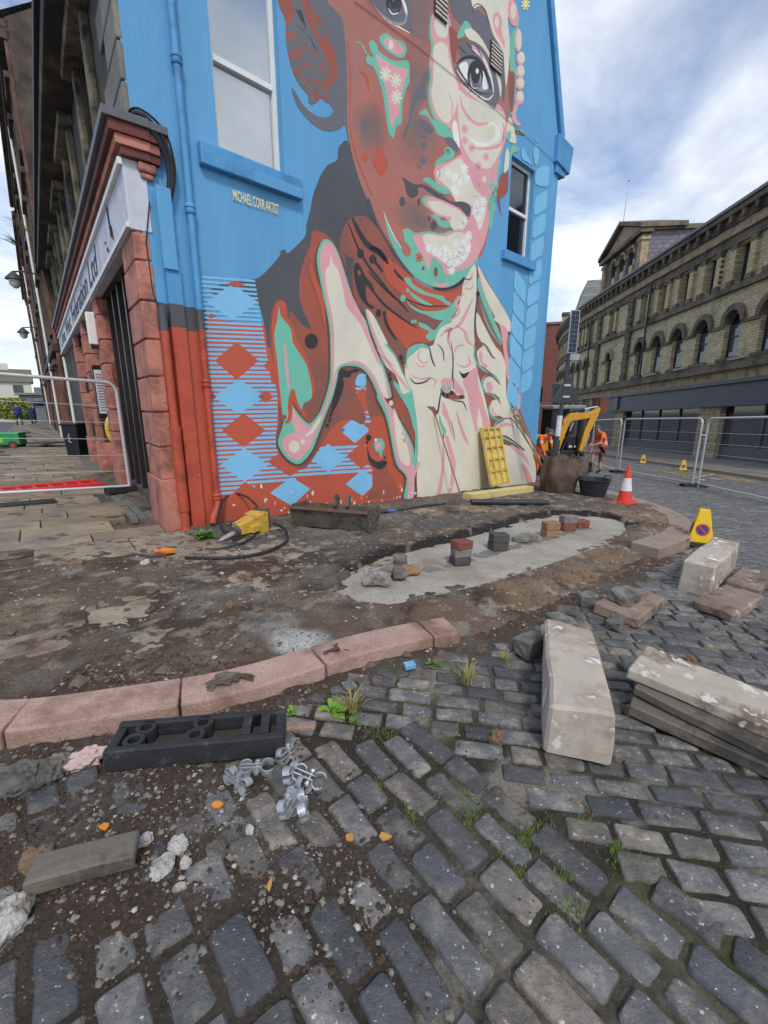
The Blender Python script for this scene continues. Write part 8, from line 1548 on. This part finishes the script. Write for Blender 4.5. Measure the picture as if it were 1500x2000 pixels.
o = mb.build('joint_grass', mat('joint_grass_green', (96, 112, 50), rough=0.7, var=0.3, scale=40), kind='stuff'); o['label'] = 'short moss and grass in the joints between the setts'; o['category'] = 'grass'
# gravel and crumbs
rg = random.Random(31)
def pebbles(name, label, m, n, region, smin, smax, seed):
    r_ = random.Random(seed); mb = MB(); k = 0; tries = 0; pts = []
    xs_ = np.array([r_.uniform(region[0], region[1]) for _ in range(n * 6)]); ys_ = np.array([r_.uniform(region[2], region[3]) for _ in range(n * 6)])
    ins = inside(xs_, ys_, PV); inp = inside(xs_, ys_, PADS); deb = debris(xs_, ys_); ez = earth_z(xs_, ys_); bz = np.maximum(bed_z(xs_, ys_), -GP * (xs_ + ys_) - 0.004); dk = dist_line(xs_, ys_, KL)
    flag = ((xs_ - WA.x) * LD.x + (ys_ - WA.y) * LD.y > -0.6) & ((xs_ - WA.x) * WD.x + (ys_ - WA.y) * WD.y < 0)
    wn_ = (xs_ - WA.x) * WN.x + (ys_ - WA.y) * WN.y
    clump = fbm(xs_, ys_, 3.0, 4, seed)
    for i in range(n * 6):
        if k >= n: break
        if inp[i] or (ins[i] and (dk[i] < 0.24 or flag[i] or wn_[i] < 0.05)): continue
        if r_.random() > (0.85 * sst(0.38, 0.62, clump[i]) + 0.1 if ins[i] else deb[i] + 0.03): continue
        x, y = xs_[i], ys_[i]; z = ez[i] if ins[i] else bz[i]; s_ = smin * (smax / smin) ** (r_.random() ** 2.2); a = r_.uniform(0, 6.28); fl = r_.uniform(.45, .9)
        o = len(mb.v); v6 = [(1, 0, 0), (0.3, .9, .1), (-.9, .5, 0), (-.7, -.6, .1), (.4, -.85, 0)]
        for vx, vy, vz in v6: vx *= r_.uniform(.7, 1.2); vy *= r_.uniform(.7, 1.2); mb.v.append((x + s_ * (vx * math.cos(a) - vy * math.sin(a)), y + s_ * (vx * math.sin(a) + vy * math.cos(a)), z + s_ * fl * r_.uniform(-.1, .35)))
        mb.v.append((x + s_ * r_.uniform(-.3, .3), y + s_ * r_.uniform(-.3, .3), z + s_ * fl)); mb.v.append((x, y, z - s_ * 0.4))
        for j in range(5): mb.f.append((o + j, o + (j + 1) % 5, o + 5)); mb.f.append((o + (j + 1) % 5, o + j, o + 6))
        k += 1
    o = mb.build(name, m, kind='stuff'); o['label'] = label; o['category'] = 'gravel'; return o
pebbles('gravel', 'brown and grey crumbs of soil over the dug-up ground', mat('soil_crumb', (104, 86, 70), rough=0.95, var=0.4, scale=30), 7000, (-3.5, 4.5, 1.9, 8.5), 0.005, 0.022, 2)
pebbles('gravel', 'larger clods of soil on the dug-up ground', MATS['soil_crumb'], 700, (-3.0, 4.5, 2.0, 7.5), 0.015, 0.05, 9)
pebbles('gravel', 'pale stone chips strewn over the dug-up ground', mat('pale_chip', (158, 148, 132), rough=0.9, var=0.35, scale=30), 2600, (-3.5, 4.5, 1.9, 8.0), 0.004, 0.02, 3)
pebbles('gravel', 'dark crumbs of soil in the rubble at lower left', mat('dark_crumb', (70, 55, 44), rough=0.95, var=0.4, scale=40), 9500, (-1.7, 0.6, 0.8, 2.3), 0.003, 0.014, 4)
pebbles('gravel', 'grey grit in the rubble at lower left', mat('grey_grit', (122, 116, 106), rough=0.9, var=0.4, scale=40), 2600, (-1.7, 0.4, 0.8, 2.2), 0.003, 0.016, 5)
pebbles('gravel', 'white mortar crumbs around the lumps at lower left', M_mortar, 260, (-1.1, 0.0, 0.95, 1.6), 0.003, 0.014, 6)
# ------------------------------------------------------------------ mini digger
ex0 = gp0(1100, 925); ex = thing('mini_digger', 'yellow mini digger with its arm raised beside the blue gable', 'digger', ex0)
M_dig = mat('digger_yellow', (206, 150, 36), rough=0.45, var=0.15, scale=5, rgb2=(120, 92, 48), thr=(0.58, 0.7), scale2=4); M_dk = mat('digger_black', (34, 35, 38), rough=0.5, var=0.2)
xq = lambda x, y, z: ex0 + Vector((x - 0.24, y, z * 0.94)); xa = lambda x, y, z: ex0 + Vector((x * 0.94 - 0.44, y, z * 0.94))
def xbox(x0, x1, y0, y1, z0, z1, nm, m, bev=0.02, parent=None): return MB().hexa([xq(x, y, z) for z in (z0, z1) for x, y in ((x0, y0), (x1, y0), (x1, y1), (x0, y1))]).build(nm, m, parent or ex, bevel=bev)
for y in (-0.45, 0.65):
    n = 26; P = []
    for k in range(n):
        a = 2 * math.pi * k / n; P.append((0.15 + math.copysign(0.62, math.cos(a)) * min(1, abs(math.cos(a)) * 2.2) + 0.22 * math.cos(a), 0.23 + 0.22 * math.sin(a)))
    mb = MB(); mb.prism([xq(x, y, z) for x, z in P], (0, 0.28, 0)); tr = mb.build('track', M_rub, ex)
    for x in (-0.5, -0.2, 0.15, 0.5, 0.8): mb = MB(); mb.tube([xq(x, y - 0.02, 0.2), xq(x, y + 0.02, 0.2)], 0.1, 10); mb.build('roller', M_dk, tr)
    for k in range(10): xbox(-0.62 + k * 0.165, -0.55 + k * 0.165, y - 0.005, y + 0.285, 0.44, 0.475, 'track_pad', M_rub, 0, tr)
xbox(-0.35, 0.6, -0.16, 0.64, 0.3, 0.62, 'undercarriage', M_dk); xbox(0.98, 1.06, -0.5, 0.98, 0.12, 0.48, 'blade', M_steel, 0.01); xbox(0.6, 1.0, 0.0, 0.1, 0.25, 0.33, 'blade_arm', M_dk); xbox(0.6, 1.0, 0.4, 0.5, 0.25, 0.33, 'blade_arm', M_dk)
xbox(-0.75, 0.55, -0.35, 0.85, 0.62, 0.9, 'deck', M_dk)
n = 14; P = [(-0.42, 0.7)] + [(-0.52 - 0.36 * math.sin(k * math.pi / 12), 1.02 + 0.42 * math.cos(k * math.pi / 12)) for k in range(0, 12)] + [(-0.5, 0.62)]
mb = MB(); mb.prism([xq(x, -0.3, z) for x, z in P], (0, 1.1, 0)); mb.build('engine_cover', M_dig, ex, bevel=0.04)
for x, y in ((-0.38, -0.3), (0.5, -0.3), (-0.38, 0.75), (0.5, 0.75)): xbox(x - 0.045, x + 0.045, y - 0.045, y + 0.045, 0.9, 2.36, 'cab_post', M_dk, 0.01)
xbox(-0.5, 0.62, -0.42, 0.88, 2.36, 2.5, 'cab_roof', mat('cab_roof_grey', (128, 128, 136), rough=0.45), 0.03)
xbox(-0.36, 0.48, 0.70, 0.74, 0.9, 2.34, 'rear_screen', M_dk, 0); xbox(-0.44, -0.16, -0.33, -0.27, 0.9, 2.34, 'cab_door', M_dk, 0.01); xbox(0.3, 0.46, 0.1, 0.6, 1.4, 1.75, 'control_stand', M_dk, 0.03); xbox(-0.34, 0.02, 0.0, 0.5, 0.9, 1.12, 'seat', M_dk, 0.04); xbox(-0.36, -0.24, 0.0, 0.5, 1.1, 1.7, 'seat_back', M_dk, 0.04); xbox(0.15, 0.5, -0.28, 0.7, 0.9, 1.45, 'console', M_dk, 0.05); xbox(0.22, 0.32, -0.30, -0.28, 1.0, 1.08, 'decal', M_cwhite, 0); xbox(0.40, 0.47, -0.30, -0.28, 1.0, 1.08, 'decal', M_cwhite, 0)
def limb(pts, ws, th, y, nm, m):
    l = []; r_ = []
    for i, (x, z) in enumerate(pts):
        a = pts[max(i - 1, 0)]; b = pts[min(i + 1, len(pts) - 1)]; dx, dz = b[0] - a[0], b[1] - a[1]; q = math.hypot(dx, dz); l.append((x - dz / q * ws[i], z + dx / q * ws[i])); r_.append((x + dz / q * ws[i], z - dx / q * ws[i]))
    return MB().prism([xa(x, y - th / 2, z) for x, z in l + r_[::-1]], (0, th, 0)).build(nm, m, ex, bevel=0.012)
limb([(-0.12, 0.85), (-0.02, 1.3), (0.14, 1.95), (0.3, 2.1), (0.6, 2.12), (0.95, 2.16), (1.12, 2.28)], [0.07, 0.09, 0.12, 0.14, 0.12, 0.09, 0.06], 0.18, -0.55, 'boom', M_dig)
limb([(1.24, 2.42), (1.12, 2.2), (0.9, 1.6), (0.72, 0.86)], [0.05, 0.12, 0.10, 0.06], 0.16, -0.55, 'dipper_arm', M_dig)
for a, b, r_ in (((0.22, 2.28), (0.75, 2.36), 0.045), ((0.7, 2.355), (1.2, 2.45), 0.025), ((0.12, 1.0), (0.32, 1.6), 0.045), ((0.3, 1.55), (0.42, 1.95), 0.025), ((1.16, 2.1), (1.02, 1.5), 0.04), ((1.03, 1.55), (0.9, 1.05), 0.022)):
    mb = MB(); mb.tube([xa(a[0], -0.55, a[1]), xa(b[0], -0.55, b[1])], r_, 10); mb.build('hydraulic_ram' if r_ > 0.03 else 'ram_rod', M_dk if r_ > 0.03 else M_galv, ex, smooth=True)
limb([(0.66, 0.9), (0.82, 0.82), (0.86, 0.62)], [0.05, 0.06, 0.05], 0.2, -0.55, 'bucket_link', M_dk)
P = [(0.62, 0.72), (0.50, 0.45), (0.52, 0.2), (0.66, 0.05), (0.92, 0.02), (1.0, 0.1), (0.98, 0.6), (0.88, 0.72)]
mb = MB(); mb.prism([xa(x, -0.8, z) for x, z in P], (0, 0.5, 0)); bu = mb.build('bucket', M_steel, ex, bevel=0.015)
for k in range(4): xbox(0.70, 0.77, -0.79 + k * 0.14, -0.73 + k * 0.14, 0.0, 0.1, 'tooth', M_steel, 0, bu)
limb([(-0.14, 0.72), (-0.10, 0.92)], [0.1, 0.1], 0.3, -0.5, 'swing_bracket', M_dig)
# ------------------------------------------------------------------ people
SKIN = mat('skin', (196, 140, 116), rough=0.55, var=0.06, bump=0); M_hv = mat('hi_vis_orange', (244, 108, 28), rough=0.6, var=0.08, scale=8); M_refl = mat('reflective_tape', (196, 196, 190), rough=0.35); M_short = mat('maroon_shorts', (128, 78, 80), rough=0.8); M_boot = mat('black_boot', (28, 28, 30), rough=0.6); M_bluej = mat('blue_workwear', (34, 62, 150), rough=0.7); M_jean = mat('dark_trousers', (44, 52, 72), rough=0.8); M_hair = mat('grey_hair', (92, 80, 74), rough=0.8); M_hvt = mat('hi_vis_trousers', (236, 104, 32), rough=0.65)
BASE = dict(pelvis=(0, 0, .94, .15), spine=(.0, 0, 1.12, .145), chest=(.01, 0, 1.34, .165), neck=(.02, 0, 1.50, .062), head=(.04, 0, 1.62, .095), crown=(.03, 0, 1.70, .085),
            ls=(.0, .19, 1.42, .075), le=(.0, .26, 1.13, .055), lw=(.06, .25, .88, .036), lh=(.08, .24, .80, .040), rs=(.0, -.19, 1.42, .075), re=(.0, -.26, 1.13, .055), rw=(.06, -.25, .88, .036), rh=(.08, -.24, .80, .040),
            lhip=(0, .1, .86, .11), lk=(.02, .11, .48, .068), la=(-.01, .11, .1, .048), lt=(.14, .12, .045, .045), rhip=(0, -.1, .86, .11), rk=(.02, -.11, .48, .068), ra=(-.01, -.11, .1, .048), rt=(.14, -.12, .045, .045))
EDG = [('pelvis', 'spine'), ('spine', 'chest'), ('chest', 'neck'), ('neck', 'head'), ('head', 'crown'), ('chest', 'ls'), ('ls', 'le'), ('le', 'lw'), ('lw', 'lh'), ('chest', 'rs'), ('rs', 're'), ('re', 'rw'), ('rw', 'rh'), ('pelvis', 'lhip'), ('lhip', 'lk'), ('lk', 'la'), ('la', 'lt'), ('pelvis', 'rhip'), ('rhip', 'rk'), ('rk', 'ra'), ('ra', 'rt')]
def person(label, loc, rz, pose, mats, group=None, hair=M_hair, fingers=True):
    """mats: top, sleeve(forearm), legs, shin, shoe, skin"""
    J = dict(BASE); 
    for k, v in pose.items(): J[k] = tuple(v) + (J[k][3],) if len(v) == 3 else tuple(v)
    names = list(J); t = thing('person', label, 'person', (0, 0, 0), group)
    me = bpy.data.meshes.new('p'); me.from_pydata([J[n][:3] for n in names], [(names.index(a), names.index(b)) for a, b in EDG], []); o = bpy.data.objects.new('p', me); COL.objects.link(o)
    sk = o.modifiers.new('s', 'SKIN'); o.modifiers.new('u', 'SUBSURF').levels = 2; o.modifiers['u'].render_levels = 2
    for i, n in enumerate(names): sv = me.skin_vertices[0].data[i]; r_ = J[n][3]; sv.radius = (r_, r_ * (0.82 if n in ('chest', 'spine', 'pelvis') else 1)); sv.use_root = n == 'pelvis'
    dg = bpy.context.evaluated_depsgraph_get(); body = bpy.data.meshes.new_from_object(o.evaluated_get(dg)); bpy.data.objects.remove(o); bpy.data.meshes.remove(me); body.name = 'body'; body.materials.clear()
    top, fore, legs, shin, shoe, skin = mats; ml = [top, fore, legs, shin, shoe, skin]
    for m in ml: body.materials.append(m)
    body.materials.append(M_refl)
    cls = {}
    for a, b in EDG:
        cls[(a, b)] = 5 if b in ('head', 'crown') else 1 if b in ('lw', 'rw') else 5 if b in ('lh', 'rh') else 2 if b in ('lk', 'rk', 'lhip', 'rhip') else 3 if b in ('la', 'ra') else 4 if b in ('lt', 'rt') else 0
    SEG = [(Vector(J[a][:3]), Vector(J[b][:3]), cls[(a, b)], a, b) for a, b in EDG]
    for pl in body.polygons:
        c = pl.center; best = (9, 0)
        for a, b, k, na, nb_ in SEG:
            d = b - a; t_ = max(0, min(1, (c - a).dot(d) / d.length_squared)); q = (c - a - d * t_).length - J[na][3] * 0.75
            if q < best[0]:
                kk = k
                if nb_ in ('la', 'ra') and t_ > 0.82: kk = 4
                if nb_ == 'spine' and t_ < 0.15: kk = 2
                if nb_ == 'neck' and t_ > 0.72: kk = 5
                best = (q, kk)
        k = best[1]
        if k == 0 and mats[0] is M_hv and abs(c.z - (J['spine'][2] + 0.03)) < 0.035: k = 6
        pl.material_index = k; pl.use_smooth = True
    b = bpy.data.objects.new('body', body); COL.objects.link(b); b.parent = t
    h = Vector(J['head'][:3]); cr_ = Vector(J['crown'][:3]); f_ = Vector((1, 0, 0))
    mb = MB(); mb.ell(h + Vector((-0.02, 0, 0.055)), (0.105, 0.095, 0.085), 12, 8); mb.build('hair', hair, t, smooth=True)
    mb = MB(); mb.ell(h + Vector((0.10, 0, 0.0)), (0.022, 0.014, 0.022), 8, 5); mb.build('nose', skin, t, smooth=True)
    for s_ in (-1, 1):
        mb = MB(); mb.ell(h + Vector((0.085, s_ * 0.034, 0.03)), (0.014, 0.016, 0.01), 6, 4); mb.build('eye', M_boot, t); mb = MB(); mb.ell(h + Vector((0.0, s_ * 0.095, 0.01)), (0.026, 0.012, 0.036), 8, 5); mb.build('ear', skin, t, smooth=True)
    mb = MB(); mb.box(h + Vector((0.088, 0, -0.045)), (0.012, 0.05, 0.012)); mb.build('mouth', mat('lip', (150, 88, 80), rough=0.6), t)
    if fingers:
        for sd, hn, wn_ in ((1, 'lh', 'lw'), (-1, 'rh', 'rw')):
            H_ = Vector(J[hn][:3]); d = (H_ - Vector(J[wn_][:3])).normalized(); sv = d.cross(Vector((0, sd, 0.2))).normalized()
            mb = MB()
            for k in range(4): q = H_ + d * 0.025 + sv * (0.022 - 0.015 * k); L_ = (0.06, 0.068, 0.064, 0.05)[k]; mb.tube([q, q + d * L_ * 0.6, q + d * L_ * 0.9 + Vector((0, -sd * 0.022, -0.01))], [0.009, 0.0085, 0.006], 6)
            q = H_ + sv * 0.03; mb.tube([q, q + sv * 0.03 + d * 0.02, q + sv * 0.03 + d * 0.045], [0.011, 0.010, 0.007], 6); mb.build('fingers', skin, t, smooth=True)
    t.location = loc; t.rotation_euler = (0, 0, rz); return t
HV = (M_hv, SKIN, M_short, SKIN, M_boot, SKIN)
pw = gp0(1173, 926); w1 = person('man in orange hi-vis jacket and maroon shorts leaning on a shovel by the digger', pw, R(178), dict(spine=(.05, 0, 1.12, .20), chest=(.14, 0, 1.36, .21), neck=(.24, 0, 1.50), head=(.30, 0, 1.60), crown=(.30, 0, 1.68), ls=(.14, .21, 1.42, .095), le=(.20, .29, 1.14, .075), lw=(.44, .18, 1.05), lh=(.52, .14, 1.03), rs=(.14, -.21, 1.42, .095), re=(.20, -.29, 1.13, .075), rw=(.43, -.15, 1.0), rh=(.51, -.1, .98), lhip=(.04, .1, .86), lk=(.42, .15, .80), la=(.44, .15, .40), lt=(.58, .15, .35), pelvis=(-.02, 0, .94, .18)), HV)
mb = MB(); c = pw + Vector((-0.5, 0.06, 1.08)); sh = thing('shovel', 'shovel held upright by the man in orange', 'tool', pw + Vector((-0.5, 0.06, 0.0))); mb.tube([c, c + Vector((0.02, 0, -0.85))], 0.018, 8); mb.build('handle', MATS['ash_handle'], sh); mb = MB(); b0 = c + Vector((0.02, 0, -0.80)); mb.prism([b0 + Vector((-.11, 0, 0)), b0 + Vector((.11, 0, 0)), b0 + Vector((.10, 0.02, -.24)), b0 + Vector((0, 0.03, -.30)), b0 + Vector((-.10, 0.02, -.24))], (0, 0.012, 0)); mb.build('blade', M_steel, sh)
mb = MB(); c = w1.location; mb.box(Vector((0, 0, 0)), (0.06, 0.02, 0.16)); ab = mb.build('arm_pouch', M_boot); ab.parent = w1; ab.location = (.18, .335, 1.24); ab.rotation_euler = (0.1, -0.2, 0)
pc = ex0 + Vector((-0.36, 0.22, 0.08)); person('driver in orange hi-vis sitting in the digger cab', pc, R(-55), dict(pelvis=(0, 0, .98), spine=(.02, 0, 1.2), chest=(.06, 0, 1.42), neck=(.08, 0, 1.58), head=(.1, 0, 1.69), crown=(.1, 0, 1.77), ls=(.06, .19, 1.48), rs=(.06, -.19, 1.48), le=(.14, .25, 1.22), re=(.14, -.25, 1.22), lw=(.38, .2, 1.2), rw=(.38, -.2, 1.2), lh=(.46, .18, 1.2), rh=(.46, -.18, 1.2), lhip=(.05, .1, .95), rhip=(.05, -.1, .95), lk=(.42, .12, .98), rk=(.42, -.12, .98), la=(.44, .12, .60), ra=(.44, -.12, .60), lt=(.56, .12, .56), rt=(.56, -.12, .56)), (M_hv, M_hv, M_jean, M_jean, M_boot, SKIN))
pz = gp0(1044, 922); pz = Vector((4.95, 14.4, gz(4.95, 14.4))); person('stooping worker in orange half hidden by the corner of the gable', pz, R(-60), dict(spine=(.14, 0, 1.10), chest=(.32, 0, 1.24), neck=(.46, 0, 1.33), head=(.54, 0, 1.40), crown=(.56, 0, 1.48), ls=(.32, .19, 1.28), rs=(.32, -.19, 1.28), le=(.42, .24, 1.0), re=(.42, -.24, 1.0), lw=(.52, .2, .78), rw=(.52, -.2, .78), lh=(.55, .2, .7), rh=(.55, -.2, .7)), (M_hv, M_hv, M_hvt, M_hvt, M_boot, SKIN))
BL_ = (M_bluej, M_bluej, M_jean, M_jean, M_boot, SKIN)
p1_ = gpos(40, 832, .1); person('person in bright blue jacket and jeans walking alone down the pavement', p1_, R(150), dict(lk=(.12, .11, .49), la=(.16, .11, .1), lt=(.3, .12, .05), rk=(-.03, -.11, .48), ra=(-.18, -.11, .12), rt=(-.05, -.12, .05)), BL_, 'people down the side street')
p2_ = gpos(64, 829, .1); person('person in dark clothes standing beside the one in blue', p2_, R(60), {}, (M_jean, M_jean, M_jean, M_jean, M_boot, SKIN), 'people down the side street'); p3_ = gpos(71, 828, .1); person('person in blue top and black trousers by the tenement wall', p3_, R(200), {}, (M_bluej, M_bluej, M_boot, M_boot, M_boot, SKIN), 'people down the side street')
# bank of shrubs at the far end of the side street
def shrub(name, label, c, r_, h_, n, seed, m):
    rr_ = random.Random(seed); t = thing(name, label, 'shrub', c); mb = MB()
    for k in range(n):
        a = rr_.uniform(0, 6.28); q = rr_.random() ** 0.5; z = rr_.random(); rad = r_ * (0.6 + 0.4 * math.sin(3.1 * z)) * q * (0.8 + 0.4 * mn.noise(Vector((a, z * 2, seed)))); p = Vector((c[0] + rad * math.cos(a), c[1] + rad * math.sin(a), c[2] + h_ * z)); s_ = rr_.uniform(0.1, 0.22); u_ = Vector((rr_.uniform(-1, 1), rr_.uniform(-1, 1), rr_.uniform(-.4, 1))).normalized(); v_ = u_.orthogonal().normalized()
        mb.add([p - u_ * s_, p + v_ * s_ * 0.6, p + u_ * s_, p - v_ * s_ * 0.6], [(0, 1, 2, 3)])
    mb.build('foliage', m, t); mb = MB()
    for k in range(4): a = k * 1.6; mb.tube([(c[0], c[1], c[2] - 0.2), (c[0] + 0.4 * r_ * math.cos(a), c[1] + 0.4 * r_ * math.sin(a), c[2] + h_ * 0.7)], [0.06, 0.02], 5)
    mb.build('stem', M_bstone, t)
M_sh1 = mat('yellow_green_foliage', (128, 138, 48), rough=0.7, var=0.35, scale=3); M_sh2 = mat('dark_green_foliage', (58, 74, 42), rough=0.7, var=0.35, scale=3)
shrub('shrub', 'yellow-green bush below the white house', (-46.5, 56.5, -0.3), 2.4, 2.6, 1500, 1, M_sh1); shrub('shrub', 'dark green shrub at the left end of the side street', (-42.5, 47, -0.3), 1.6, 1.5, 900, 2, M_sh2); shrub('shrub', 'dark green shrub behind the parked cars', (-36.5, 39.5, -0.2), 1.0, 1.2, 600, 3, M_sh2)
